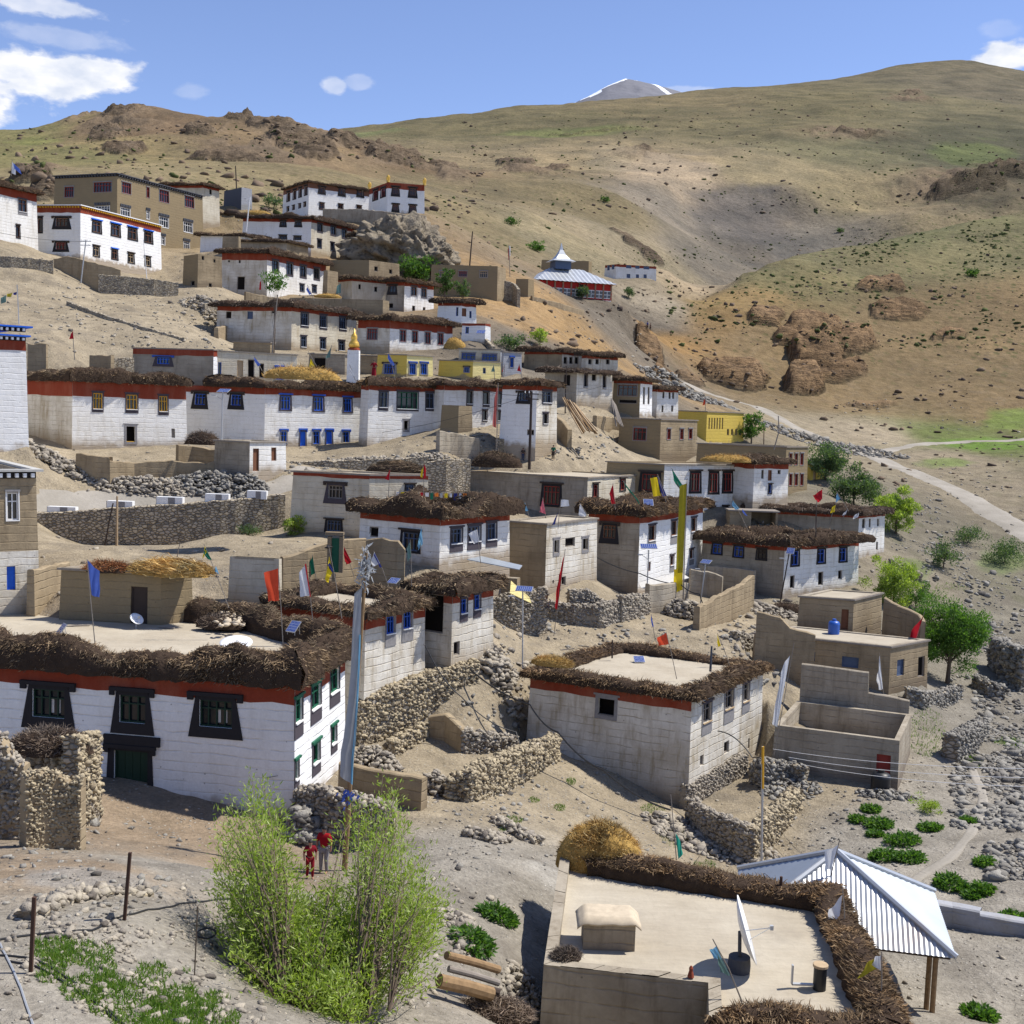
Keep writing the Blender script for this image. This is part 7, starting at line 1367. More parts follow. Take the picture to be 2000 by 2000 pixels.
flag('teal green flag on a bent pole behind the front straw stack', 'g', (1324, 1702), (1310, 1552), [('teal', (1319, 1626), (1325, 1678), (1334, 1668), (1328, 1640))], d=42)
flag('light blue flag leaning over the near earth roof', 'RH', (1450, 1948), (1392, 1834), [('light_blue', (1399, 1848), (1412, 1880), (1394, 1870), (1386, 1856)), ('faded_teal', (1400, 1850), (1426, 1906), (1408, 1900), (1402, 1876))], d=28.5)
flag('white rag on a stick in front of the metal roof peak', 'RH', (1618, 1730), (1640, 1640), [('white', (1637, 1650), (1624, 1698), (1610, 1700), (1612, 1664))])
flag('lilac white rag on a stick on the right brushwood edge', 'RH', (1650, 1825), (1645, 1730), [('white', (1645, 1748), (1640, 1788), (1620, 1806), (1618, 1778))])
flag('torn yellowish rag at the lower right brushwood edge', 'RH', (1719, 1976), (1722, 1858), [('white', (1720, 1866), (1720, 1896), (1702, 1884), (1708, 1870)), ('old_yellow', (1708, 1872), (1712, 1892), (1674, 1912), (1690, 1884))])
flag('faded red banner on a tall pole before the four windowed house', 'g', (969, 905), (973, 748), [('faded_red', (972, 755), (969, 836), (962, 832), (966, 776))], d=106, r=.05, wave=.3)
flag('blue flag over the cracked pale house', 'C', (512, 720), (496, 694), [('blue', (496, 697), (509, 712), (504, 716), (497, 706))])
flag('yellow flag on a leaning stick over the long brushwood roof', 'C', (632, 738), (602, 686), [('yellow', (607, 700), (616, 718), (608, 722), (604, 716))])
flag('white rag stick beside the orange cloth', 'D', (694, 740), (683, 712), [('white', (683, 714), (692, 734), (688, 736), (683, 724))])
flag('blue flag hanging before the yellow house', 'D', (772, 740), (760, 686), [('blue', (758, 690), (771, 712), (766, 716), (757, 700))])
flag('teal flag above the dark shelter beside the stupa', 'D', (640, 720), (648, 674), [('faded_teal', (647, 677), (645, 698), (635, 700), (640, 690))], d=124)
flag('maroon pennant on the stained pale house', 'G', (758, 972), (762, 914), [('cloth_x', (0, 0), (0, 0), (0, 0), (0, 0))][:0] + [('red', (762, 916), (760, 938), (752, 936), (757, 926))], d=76)
flag('red and yellow flags on one stick above the laundry roof', 'G', (826, 985), (828, 902), [('red', (828, 906), (827, 936), (832, 932), (832, 914)), ('yellow', (827, 912), (825, 934), (821, 930), (823, 918))], d=74)
flag('little red flag on the roof of the red banded house', 'B', (146, 698), (142, 642), [('red', (142, 646), (144, 662), (134, 662), (138, 654))])
flag('blue and white streamer left of the short red banded house', 'V', (272, 692), (290, 640), [('blue', (286, 648), (284, 652), (262, 656), (264, 651)), ('faded_teal', (290, 642), (294, 660), (288, 662), (286, 650))])
flag('yellow green streamer over the bright blue window', 'V', (336, 716), (296, 648), [('yellow', (297, 668), (308, 684), (302, 684), (294, 672))])
flag('white and blue flag on the house at the upper left edge', 'T0', (22, 342), (24, 312), [('white', (24, 315), (22, 338), (32, 342), (30, 328)), ('blue', (26, 318), (28, 330), (44, 342), (38, 330))])
flag('row of old flags on a string at the left edge of the dirt slope', 'g', (37, 624), (34, 556), [('faded_teal', (12, 576), (12, 590), (2, 594), (2, 582)), ('old_yellow', (24, 572), (22, 580), (14, 580), (14, 574)), ('dark_blue', (33, 570), (32, 576), (26, 576), (26, 572))], d=130)
flag('small red flag below the upper dirt path', 'N3', (510, 566), (510, 546), [('red', (510, 548), (510, 566), (506, 566), (507, 552))], d=150)
flag('green flag on a stick above the mud walls in the upper village', 'N3', (666, 590), (666, 552), [('faded_teal', (666, 554), (666, 572), (656, 574), (658, 558))], d=152)
flag('blue flag stick leaning over the weathered three storey house', 'N3', (614, 586), (600, 556), [('blue', (600, 560), (608, 574), (604, 576), (598, 566))], d=150)
flag('red pennant on the small white house at the top of the lane', 'S2', (1175, 702), (1176, 688), [('red', (1176, 690), (1178, 702), (1171, 703), (1173, 696))])
flag('orange red flag on the yellow pillared building', 'Y', (1378, 800), (1378, 776), [('orange_red', (1377, 779), (1378, 790), (1372, 792), (1374, 784))], d=139)
flag('red pennant among the strings before the narrow grey house', 'D', (984, 735), (986, 710), [('red', (985, 712), (982, 726), (980, 726), (984, 716))], d=126)
flag('second red pennant before the narrow grey house', 'D', (1020, 738), (1014, 710), [('red', (1014, 712), (1018, 726), (1010, 724), (1012, 718))], d=126)
flag('teal pennant between the yellow house and the grey house', 'D', (966, 738), (964, 712), [('faded_teal', (964, 714), (967, 726), (959, 726), (961, 720))], d=126)
flag('white pole with a red striped cloth above the brown mud building', 'g', (996, 540), (994, 478), [('white', (994, 480), (995, 500), (997, 500), (997, 480)), ('faded_red', (994, 484), (995, 508), (993, 508), (992, 486))], d=196)
o_ = empty('prayer_flag_print', P(1278, 968, 86), 'block of black printed lines across the big yellow flag', 'flag print') if False else None
def banner():
    b = gp(672, 1700, 30); d = b.y; root = empty('banner_pole', b, 'very tall pole with a long white blue edged banner and a rag bundle on top', 'banner')
    q = P(716, 1076, d); m = MB(); m.tube([b - Vector((0, 0, .4)), P(684, 1520, d), P(704, 1260, d), q], .105, 8, r2=.05); m.build('pole', MT['wood_log'], root)
    left = [(700, 1152), (692, 1160), (688, 1232), (686, 1300), (681, 1362), (671, 1440), (665, 1470), (664, 1516)]; rightp = [(708, 1148), (706, 1165), (704, 1240), (702, 1300), (699, 1360), (694, 1440), (690, 1480), (688, 1532)]
    def cloth(A, B, mat, off):
        V = []; nu = 6
        for i, ((a, b_), (c, e)) in enumerate(zip(A, B)):
            for j in range(nu + 1): s = j / nu; x = P(a + (c - a) * s, b_ + (e - b_) * s, d - .12 - off); x.y += math.sin(s * 5 + i * 1.3) * .05; V.append(x)
        m = MB(); m.add(V, [(i * (nu + 1) + j, i * (nu + 1) + j + 1, (i + 1) * (nu + 1) + j + 1, (i + 1) * (nu + 1) + j) for i in range(len(A) - 1) for j in range(nu)]); return m.build('banner_cloth', MT[mat], root, True)
    cloth(left, rightp, 'cloth_pale_blue', 0); cloth([(u - 3, v) for u, v in rightp[2:]], [(u + 1, v) for u, v in rightp[2:]], 'cloth_light_blue', .03)
    g = np.random.default_rng(3); n = 160; c = np.array(P(713, 1108, d)); p = c + g.normal(size=(n, 3)) * np.array([.10, .1, .34]); D = g.normal(size=(n, 3)) * [.5, .5, 1] + [0, 0, -.5]; D /= np.linalg.norm(D, axis=1, keepdims=True)
    twigs('rag_bundle', p, D, np.full(n, .26), np.full(n, .07), MT['cloth_pale_blue'], root, 4)
    twigs('blue_rags', np.array(P(680, 1555, d - .1))[None] + g.normal(size=(26, 3)) * [.12, .08, .16], np.tile(np.array([[-.5, -.1, -.6]]), (26, 1)), np.full(26, .22), np.full(26, .10), MT['cloth_blue'], root, 5)
banner()
# ------------------------------------------------------------ poles, lamps, panels, wires
def panel(m_par, c, w_, h_, ax, ay, name='solar_panel'):
    n = ax.cross(ay).normalized(); m = MB(); m.box(c, w_, h_, .04, (ax, ay, n)); fr = m.build('panel_frame', MT['galvanised'], m_par)
    me = bpy.data.meshes.new('cells'); vs = [c + ax * (i * w_ * .47) + ay * (j * h_ * .47) + n * .023 for i, j in ((-1, -1), (1, -1), (1, 1), (-1, 1))]; lo = wloc(m_par)
    me.from_pydata([tuple(v - lo) for v in vs], [], [(0, 1, 2, 3)]); uv = me.uv_layers.new(name='UVMap')
    for i, t_ in enumerate(((0, 0), (1, 0), (1, 1), (0, 1))): uv.data[i].uv = t_
    me.materials.append(MT['solar_cells']); o = bpy.data.objects.new('cells', me); col.objects.link(o); o.parent = m_par
def lamp_post(name, label, base, top, d, pan, r=.045, mat='metal_grey', lamp=True, cat='street lamp', dark=False):
    b = P(*base, d); q = P(*top, d); root = empty(name, b, label, cat); m = MB(); m.tube([b - Vector((0, 0, .5)), q], r, 8); m.build('pole', MT[mat], root)
    if pan:
        (u, v, wm, hm, tilt, yaw) = pan; c = P(u, v, d); ax = Vector((math.cos(yaw), math.sin(yaw), 0)); ay = Vector((-math.sin(yaw) * math.cos(tilt), math.cos(yaw) * math.cos(tilt), math.sin(tilt)))
        panel(root, c, wm, hm, ax, ay)
    if lamp: m = MB(); m.tube([q - Vector((0, 0, .7)), q + Vector((-.5, -.25, -.35))], .02, 5); m.box(q + Vector((-.62, -.3, -.33)), .35, .14, .07); m.build('lamp_arm', MT['metal_grey'], root)
lamp_post('street_lamp', 'solar street lamp with a tilted panel in front of the blue windowed house', (431, 935), (435, 764), 92.5, (437, 763, 1.05, .55, .5, -.4), .055)
lamp_post('street_lamp', 'solar lamp post standing alone in the village square', (1021, 1302), (1021, 1152), 65, (1024, 1150, .95, .5, .45, -.2), .04)
lamp_post('street_lamp', 'lamp post with a wide pale panel before the tall brown windowed house', (1263, 1170), (1267, 1074), 84, (1267, 1067, 1.25, .55, .55, .1), .045)
lamp_post('street_lamp', 'lamp post with a small panel behind the sheep yard wall', (1368, 1170), (1378, 1102), 86, (1379, 1097, .8, .5, .5, -.7), .045)
lamp_post('street_lamp', 'leaning lamp post at the corner of the long white house', (1524, 1168), (1541, 1082), 92, (1544, 1076, .6, .6, .8, -.5), .05, 'wood_dark')
lamp_post('street_lamp', 'old street lamp with a white arm beside the upper thatched house', (481, 446), (488, 385), 190, None, .10, 'wood_white')
lamp_post('utility_pole', 'tall slim pole painted yellow above and silver below, by the threshing yard', (1488, 1684), (1490, 1458), 49, None, .05, 'galvanised', False, 'pole')
def yel():
    m = MB(); a, b = P(1489.6, 1540, 49), P(1490, 1458, 49); m.tube([a, b], .056, 8); m.build('painted_top', MT['wood_yellow'], bpy.data.objects['utility_pole'])
yel()
def pole(label, base, top, d, r=.08, mat='wood_dark', cross=True, cat='power pole', name='power_pole', bend=0):
    b = P(*base, d); q = P(*top, d); root = empty(name, b, label, cat); m = MB(); m.tube([b - Vector((0, 0, .4)), b.lerp(q, .5) + Vector((bend, 0, 0)), q], r, 7, r2=r * .75); m.build('pole', MT[mat], root)
    if cross:
        m = MB()
        for k in (.97, .90): c = b.lerp(q, k); m.box(c, 1.3, .09, .09)
        m.build('cross_arm', MT[mat], root)
        m = MB()
        for dx in (-.55, -.2, .2, .55): m.tube([b.lerp(q, .97) + Vector((dx, 0, .05)), b.lerp(q, .97) + Vector((dx, 0, .25))], .04, 6)
        m.build('insulators', MT['plastic_white'], root)
pole('dark power pole with a cross arm before the corner house', (1034, 908), (1038, 765), 104, .14)
pole('brown pole in front of the tall dark doorway', (1104, 800), (1106, 715), 124, .07, cross=False, name='wooden_pole', cat='pole')
pole('white wooden pole standing against the road retaining wall', (228, 1085), (229, 969), 78, .09, 'wood_pale', False, 'pole', 'wooden_pole')
pole('dark pole leaning against the road retaining wall', (203, 1068), (221, 983), 79, .06, 'wood_dark', False, 'pole', 'wooden_pole')
pole('grey power pole before the bright white house at the upper left', (155, 576), (168, 468), 150, .09, 'metal_grey')
pole('wire pole on the hillside behind the tin clad hut', (462, 364), (460, 324), 214, .12, cross=False)
pole('lone dark pole on the slope above the brown mud building', (917, 520), (923, 452), 190, .12, cross=False)
pole('long bare mast carrying a leafy top among the upper houses', (531, 692), (542, 576), 128, .09, 'wood_grey', False, 'pole', 'wooden_pole')
pole('leaning white mast before the bright white house', (288, 552), (280, 468), 152, .05, 'wood_white', False, 'pole', 'wooden_pole')
pole('thin pole on the left tower roof', (37, 622), (33, 556), 88, .03, 'metal_grey', False, 'pole', 'metal_pole')
pole('bare twisted mast above the brown brick block', (1512, 870), (1520, 812), 120, .07, 'wood_grey', False, 'pole', 'wooden_pole', .3)
pole('short post on the square behind the white pillars', (1492, 862), (1492, 832), 140, .06, 'metal_rust', False, 'post', 'metal_post')
pole('black stick on the long white house roof', (1594, 1040), (1594, 990), 96, .05, 'wood_dark', False, 'pole', 'wooden_pole')
pole('tall branch pole beside the left white pole house', (345, 1085), (352, 1060), 70, .03, 'wood_grey', False, 'pole', 'wooden_pole')
pole('rusty post at the back corner of the near roof', (1523, 1766), (1526, 1712), 35.5, .06, 'metal_rust', False, 'post', 'metal_post')
pole('grey post on the weathered house roof', (1196, 1272), (1196, 1250), 66, .05, 'wood_dark', False, 'post', 'wooden_post')
pole('green grey pole on the tan brushwood of the weathered house', (1388, 1297), (1390, 1262), 62, .07, 'slate_grey', False, 'post', 'metal_post')
for i, (b, t_, d, lb) in enumerate([((60, 1905), (67, 1752), 20.5, 'dark angle iron fence post at the left'), ((243, 1800), (254, 1665), 23.5, 'dark angle iron fence post further right')]):
    g0 = gp(b[0], b[1] - 2, 14); q = P(t_[0], t_[1], g0.y); m = MB(); ax = (q - g0).normalized(); m.tube([g0 - ax * .3, q], .042, 4); o = m.build('fence_post', MT['metal_rust']); tag(o, lb, 'fence post', 'iron fence posts at the path')
def wire(name, label, pts, r, mat='black_rubber', cat='cable', sag=0.0, ground=False, dm=14):
    Q = [gp(u, v, dm) + Vector((0, 0, r * .9)) if ground else P(*p) for p in pts for (u, v) in [p[:2]]]
    R_ = []
    for a, b in zip(Q, Q[1:]):
        k = 10 if not ground else 6
        for i in range(k):
            t_ = i / k; x = a.lerp(b, t_)
            if ground: x.z = gz(x.x, x.y) + r * .9
            else: x.z -= sag * 4 * t_ * (1 - t_)
            R_.append(x)
    R_.append(Q[-1]); m = MB(); m.tube(R_, r, 5); o = m.build(name, MT[mat]); return tag(o, label, cat)
wire('water_pipe', 'black water pipe crossing the path below the fence posts', [(0, 1838), (60, 1828), (130, 1822), (180, 1820), (230, 1795), (290, 1778), (350, 1767), (430, 1758), (480, 1756)], .022, ground=True, cat='pipe')
wire('water_pipe', 'black pipe curving from the first fence post to the bottom edge', [(0, 1868), (50, 1872), (100, 1893), (150, 1925), (200, 1965), (250, 2010)], .02, ground=True, cat='pipe')
wire('water_pipe', 'second black pipe bundled beside the curving one', [(20, 1880), (70, 1890), (120, 1918), (170, 1950), (230, 1998)], .02, ground=True, cat='pipe')
wire('water_pipe', 'grey pipe running straight down at the left bottom', [(0, 1845), (20, 1885), (40, 1930), (55, 1975), (66, 2010)], .02, 'metal_grey', ground=True, cat='pipe')
wire('hose', 'grey hose hanging down the mud wall at the left', [(60, 1512, 35.8), (80, 1518, 35.4), (88, 1540, 35.3), (82, 1580, 35.2), (70, 1610, 35), (66, 1660, 34.5), (60, 1678, 34), (20, 1682, 34), (-30, 1682, 34)], .035, 'metal_grey')
wire('cable', 'thick black cable strung from the stone heap along the weathered house', [(915, 1304, 61), (1035, 1376, 58), (1090, 1430, 56.5), (1180, 1505, 55.5), (1310, 1582, 55)], .045, sag=.25)
wire('cable', 'thin black hose hanging over the stones of the empty yard', [(830, 1260, 57.5), (900, 1360, 57), (1008, 1430, 57), (1046, 1502, 54)], .03, sag=.3)
wire('cable', 'black cable strung across the tall brown windowed house', [(1165, 1088, 84), (1250, 1120, 84), (1330, 1142, 84), (1366, 1160, 83), (1382, 1195, 83), (1380, 1215, 82)], .04, sag=.15)
wire('cable', 'thin cable from the weathered house wall to the threshing yard', [(1402, 1428, 58), (1470, 1480, 56), (1508, 1512, 55)], .03, sag=-.3)
wire('cable', 'thin wire drooping across the wall of the big white house', [(312, 1462, 47.2), (345, 1490, 47), (400, 1512, 46.8), (480, 1526, 46.4), (543, 1515, 45.9)], .012)
for i, (a, b, lb) in enumerate([((1510, 1463, 57), (2080, 1502, 40), 'uppermost white wire across the mud yard'), ((1540, 1479, 57), (2080, 1520, 40), 'middle white wire across the mud yard'), ((1565, 1493, 57), (2080, 1538, 40), 'lowest white wire across the mud yard')]): wire('wire', lb, [a, b], .011, 'plastic_white', 'wire', .25)
for i, (a, b) in enumerate([((1038, 770, 104), (702, 850, 112)), ((1038, 770, 104), (1200, 745, 135)), ((1038, 772, 104), (880, 740, 112)), ((168, 472, 150), (-60, 440, 150)), ((1490, 1462, 49), (1445, 1550, 54))]): wire('wire', ['wire from the dark power pole down to the long white wall', 'wire from the dark power pole to the right lane', 'wire from the dark power pole to the brushwood roofs', 'wire leaving the upper left power pole to the left', 'stay wire of the yellow topped pole'][i], [a, b], .018 if i < 4 else .012, cat='wire', sag=.5 if i < 4 else .05)
for i in range(13): # poles leaning together
    a = P(1100 + i * 2.0 + random.uniform(-1.5, 1.5), 776 + random.uniform(-2, 5) + i * 1.2, 117.5 + random.uniform(-.3, .3)); b = P(1136 + i * 2.7 + random.uniform(-2, 2), 842 + random.uniform(-3, 6), 113.8 + random.uniform(-.3, .3)); m = MB(); m.tube([a, a.lerp(b, .5) + Vector((0, 0, -.05)), b], .085, 6, r2=.07)
    o = m.build('wooden_pole', MT['wood_log' if i % 3 else 'wood_pale']); tag(o, 'reddish bare pole leaning in the stack below the tall dark doorway', 'pole', 'bare poles leaning in a stack')
for i in range(5):
    a = P(1194 + i * 2, 778 + i * 3, 127); b = P(1204 + i * 3.2, 828 + random.uniform(-4, 6), 124); m = MB(); m.tube([a, b], .07, 6); o = m.build('wooden_pole', MT['wood_grey']); tag(o, 'grey pole leaning against the house with the dark glazed room', 'pole', 'grey poles beside the glazed house')
# ------------------------------------------------------------ things on roofs and in yards
def dish(label, c, rad, face, base_h=.5, drum=True, flat=False):
    root = empty('satellite_dish', c, label, 'satellite dish'); n = Vector(face).normalized(); a = n.orthogonal().normalized(); b = n.cross(a); hub = c + Vector((0, 0, base_h + (rad * .75 if not flat else 0)))
    m = MB(); N = 28; vs = []; 
    for s, off in ((1, 0), (-1, .015)):
        for k, (q, dz) in enumerate([(0.001, 0), (.35, .02), (.7, .09), (1, .19)]):
            for i in range(N): t_ = 2 * math.pi * i / N; vs.append(hub + (a * math.cos(t_) + b * math.sin(t_)) * (rad * q) + n * (dz * rad - off))
    fs = []
    for L_ in (0, 4):
        for k in range(3):
            for i in range(N): q = (L_ + k) * N; f = (q + i, q + (i + 1) % N, q + N + (i + 1) % N, q + N + i); fs.append(f if L_ == 0 else f[::-1])
    for i in range(N): fs.append((3 * N + i, 3 * N + (i + 1) % N, 7 * N + (i + 1) % N, 7 * N + i))
    m.add(vs, fs); m.build('reflector', MT['plastic_white'], root, True)
    if not flat:
        m = MB(); m.tube([hub - b * rad * .0 + a * 0, hub + n * rad * .9 + Vector((0, 0, -.1))], .014, 5); m.tube([hub - b * rad * .9 + n * .12, hub + n * rad * .9 + Vector((0, 0, -.1))], .010, 5); m.box(hub + n * rad * .92 + Vector((0, 0, -.1)), .09, .09, .12); m.build('feed_arm', MT['metal_grey'], root)
        m = MB()
        if drum: lathe(m, c - Vector((0, 0, .02)), [(.30, 0), (.31, base_h * .5), (.29, base_h)], 16); m.tube([c + Vector((0, 0, base_h)), hub - n * .03], .05, 8)
        else: m.tube([c - Vector((0, 0, .02)), hub - n * .03], .03, 8)
        m.build('stand', MT['slate_grey' if drum else 'metal_grey'], root)
dish('big white satellite dish on a dark drum on the near earth roof', on_roof('RH', 1443, 1896), .92, (.93, -.12, .32), .42)
dish('pale satellite dish beside the mud shed on the big front roof', on_roof('A', 266, 1228), .34, (.55, -.4, .72), .2, False)
dish('white dish lying flat on the front brushwood edge', on_roof('A', 461, 1262, .25), .72, (.02, -.25, 1), .05, flat=True)
def chimney():
    c = on_roof('RH', 1189, 1857); root = empty('roof_hatch', c, 'squat grey block on the near roof covered with a pale hide', 'roof block'); f = (P(1240, 1857, c.y) - P(1139, 1857, c.y)).length; d2 = f * .62
    c = c + Vector((0, d2 / 2, 0)); m = MB(); b = [c + Vector((x * f / 2, y * d2 / 2, -.02)) for x, y in ((-1, -1), (1, -1), (1, 1), (-1, 1))]; m.prism(b, [p + Vector((0, 0, .88)) for p in b]); o = m.build('block', MT['mud_grey'], root); at = o.data.attributes.new('hh', 'FLOAT', 'POINT'); at.data.foreach_set('value', [v.co.z + .35 for v in o.data.vertices])
    V = []; N = 22; M_ = 14
    for i in range(N + 1):
        for j in range(M_ + 1):
            x = (i / N - .5) * (f + .34); y = (j / M_ - .5) * (d2 + .22); ex = max(0, abs(x) - f / 2); ey = max(0, abs(y) - d2 / 2); z = .90 - ex * .9 - ey * .8 + .05 * float(fbm(np.array(x * 3), np.array(y * 3 + 4), 3)) + (.06 if abs(x) < f / 2 and abs(y) < d2 / 2 else 0); V.append(c + Vector((x - .02, y, z)))
    V2 = [v - Vector((0, 0, .045)) for v in V]; K = len(V); m = MB(); q = lambda i, j: i * (M_ + 1) + j; fs = [(q(i, j), q(i + 1, j), q(i + 1, j + 1), q(i, j + 1)) for i in range(N) for j in range(M_)]; fs += [tuple(K + a for a in f_[::-1]) for f_ in fs[:]]
    fs += [(q(i + 1, 0), q(i, 0), K + q(i, 0), K + q(i + 1, 0)) for i in range(N)] + [(q(i, M_), q(i + 1, M_), K + q(i + 1, M_), K + q(i, M_)) for i in range(N)] + [(q(0, j), q(0, j + 1), K + q(0, j + 1), K + q(0, j)) for j in range(M_)] + [(q(N, j + 1), q(N, j), K + q(N, j), K + q(N, j + 1)) for j in range(M_)]
    m.add(V + V2, fs); h_ = m.build('hide_cover', MT['yak_hide'], root, True)
chimney()
def stove():
    c = on_roof('RH', 1600, 1932); root = empty('stool', c, 'dark round stool with a pale top and a bent bracket on the near roof', 'stool')
    m = MB(); lathe(m, c, [(.17, 0), (.17, .62)], 16); m.build('drum', MT['plastic_black'], root); m = MB(); lathe(m, c, [(.2, .62), (.2, .68), (.19, .69)], 16); m.build('top', MT['wood_pale'], root)
    m = MB(); a = c + Vector((-.17, 0, .12)); m.box(a + Vector((-.28, 0, .0)), .56, .1, .04); m.box(a + Vector((-.56, 0, .26)), .04, .1, .52); m.build('bracket', MT['metal_grey'], root)
stove()
def solar_stand(label, c, wm, hm, yaw, tilt, leg=.25):
    root = empty('solar_panel', c, label, 'solar panel'); ax = Vector((math.cos(yaw), math.sin(yaw), 0)); ay = Vector((-math.sin(yaw) * math.cos(tilt), math.cos(yaw) * math.cos(tilt), math.sin(tilt))); q = c + Vector((0, 0, leg + hm / 2 * math.sin(tilt)))
    panel(root, q, wm, hm, ax, ay); m = MB()
    for s in (-1, 1): m.tube([q + ax * (s * wm * .4) + ay * hm * .3, Vector(((q + ax * (s * wm * .4) + ay * hm * .4).x, (q + ax * (s * wm * .4) + ay * hm * .4).y, c.z - .02))], .015, 4); m.tube([q + ax * (s * wm * .4) - ay * hm * .35, at_z(q + ax * (s * wm * .4) - ay * hm * .35, c.z - .02)], .015, 4)
    m.build('stand', MT['metal_grey'], root)
solar_stand('blue solar panel leaning on the front brushwood near the red flag', pz(573, 1238, edge_z('A')), .52, .62, -.5, .75, .12)
solar_stand('blue solar panel standing on the weathered house roof', on_roof('E', 1248, 1294), .62, .50, .15, .55, .06)
solar_stand('solar panel on the brushwood right of the tall banner', pz(769, 1142, edge_z('J')), .62, .5, -.5, .5, .1)
solar_stand('small solar panel between the flags of the tall house', pz(1266, 990, edge_z('F') ), .75, .6, .1, .9, .1)
solar_stand('blue solar panel frame at the left of the front roof', on_roof('A', 118, 1248), .5, .75, -.9, .9, .1)
solar_stand('tiny solar panel on the white hut above the straw', P(939, 655, 148), 1.1, .8, -.2, .6, .2)
def tank(label, c, r_, h_, mat='plastic_black', name='water_tank'):
    root = empty(name, c, label, 'water tank' if name == 'water_tank' else 'barrel'); m = MB(); pr = [(r_ * .96, 0)] + [(r_ * (1 if i % 2 else .955), h_ * (.05 + .72 * i / 8)) for i in range(9)] + [(r_ * .8, h_ * .88), (r_ * .35, h_ * .94)]; lathe(m, c - Vector((0, 0, .05)), pr, 20); m.build('body', MT[mat], root, True)
    m = MB(); lathe(m, c, [(r_ * .34, h_ * .90), (r_ * .34, h_), (r_ * .2, h_ * 1.01)], 14); m.build('lid', MT[mat], root)
tank('black plastic water tank at the foot of the dark red door', gp(1719, 1546, 45), .5, 1.15)
tank('blue barrel standing before the mud room doorway', on_roof('CX', 1628, 1238), .38, 1.0, 'plastic_blue', 'barrel')
tank('blue plastic drum in the roofless yard', on_roof('CY', 1680, 1382), .25, .5, 'plastic_blue', 'barrel')
for i, (a, b, r_, mt, lb) in enumerate([((872, 1866, 27), (974, 1894, 28), .10, 'wood_log', 'reddish split log on top of the little timber pile'), ((876, 1892, 27), (974, 1920, 27.5), .08, 'wood_grey', 'grey weathered beam in the middle of the timber pile'), ((858, 1916, 26.2), (960, 1942, 26.8), .17, 'wood_log', 'thick bark covered log at the front of the timber pile'), ((930, 1930, 27), (976, 1940, 27), .11, 'wood_dark', 'short dark log end right of the thick log')]):
    m = MB(); p, q = P(*a), P(*b); m.tube([p, p.lerp(q, .5) + Vector((0, 0, .02)), q], r_, 10); o = m.build('log', MT[mt]); tag(o, lb, 'log')
def ladder(label, a, b, n=9, w_=.4, mat='wood_grey'):
    root = empty('ladder', b, label, 'ladder'); e = (b - a).normalized(); s = e.cross(Vector((0, 1, 0))).normalized(); m = MB()
    for k in (-1, 1): m.tube([a + s * w_ / 2 * k, b + s * w_ / 2 * k], .03, 5)
    m.build('rails', MT[mat], root); m = MB()
    for i in range(n): c = a.lerp(b, (i + .7) / n); m.tube([c - s * w_ / 2, c + s * w_ / 2], .02, 5)
    m.build('rungs', MT[mat], root)
ladder('steep wooden ladder steps on the bank below the bright white house', P(108, 530, 151), P(122, 575, 148), 7, 1.3)
def sheet():
    a, b, c, d = P(912, 1092, 71), P(940, 1086, 72.5), P(1020, 1104, 71.5), P(1014, 1112, 70.2); m = MB(); V = [a, b, c, d]; m.prism([v - Vector((0, 0, .05)) for v in (a, d, c, b)], [a, d, c, b]); o = m.build('tin_sheet', MT['roof_sheet_blue']); tag(o, 'pale blue tin sheet laid sloping over the mud lean-to', 'tin sheet')
    m = MB(); A = [P(1247, 1138, 85), P(1330, 1118, 85.5), P(1346, 1128, 84.5), P(1290, 1146, 83.5), P(1285, 1152, 83.3), P(1252, 1148, 84)]; m.prism([v - Vector((0, 0, .04)) for v in A], A); o = m.build('tarpaulin', MT['curtain_white']); tag(o, 'white tarpaulin stretched below the tall brown windowed house', 'tarpaulin')
    m = MB(); A = [P(998, 1134, 71.6), P(1034, 1166, 71.2), P(1038, 1178, 71.0), P(996, 1158, 71.0)]; m.prism([v - Vector((0, 0, .04)) for v in A], A); o = m.build('sack_cloth', MT['cream_yellow']); at = o.data.attributes.new('hh', 'FLOAT', 'POINT'); at.data.foreach_set('value', [5.0] * len(o.data.vertices)); tag(o, 'cream and yellow cloth spread over the stone yard wall', 'cloth')
sheet()
def clothesline():
    z = edge_z('G'); a = P(772, 958, 74); b = P(940, 962, 76.5); root = empty('clothesline', (a + b) / 2, 'clothesline of small colourful washing on the brushwood roofed white house', 'clothesline')
    m = MB(); m.tube([a, (a + b) / 2 - Vector((0, 0, .12)), b], .012, 4); m.tube([a - Vector((0, 0, .9)), a], .03, 5); m.tube([b - Vector((0, 0, .9)), b], .03, 5); m.build('line', MT['wood_grey'], root)
    cs = ['white', 'yellow', 'orange', 'dark_blue', 'pale_blue', 'red', 'white', 'green', 'orange', 'pale_blue', 'yellow', 'white', 'dark_blue', 'white', 'orange', 'light_blue', 'white', 'pink']
    for i, c in enumerate(cs):
        p = a.lerp(b, (i + .5) / len(cs)) - Vector((0, 0, .08)); w_, h_ = random.uniform(.14, .26), random.uniform(.2, .48); m = MB(); V = [p + Vector((x * w_, .02 * math.sin(x * 7 + y * 5), -y * h_)) for y in (0, .5, 1) for x in (-.5, -.15, .2, .5)]; m.add(V, [(j * 4 + k, j * 4 + k + 1, j * 4 + 5 + k, j * 4 + 4 + k) for j in range(2) for k in range(3)]); m.build('garment', MT['cloth_' + c], root, True)
    g = np.random.default_rng(4); n = 260; q = np.array([P(u, v, 75.5) for u, v in zip(g.uniform(890, 975, n), g.uniform(968, 986, n))]); o = ico_rocks('dung_cakes', q, g.uniform(.12, .26, n), MT['dung'], None, .5, 4); tag(o, kind='stuff')
clothesline()
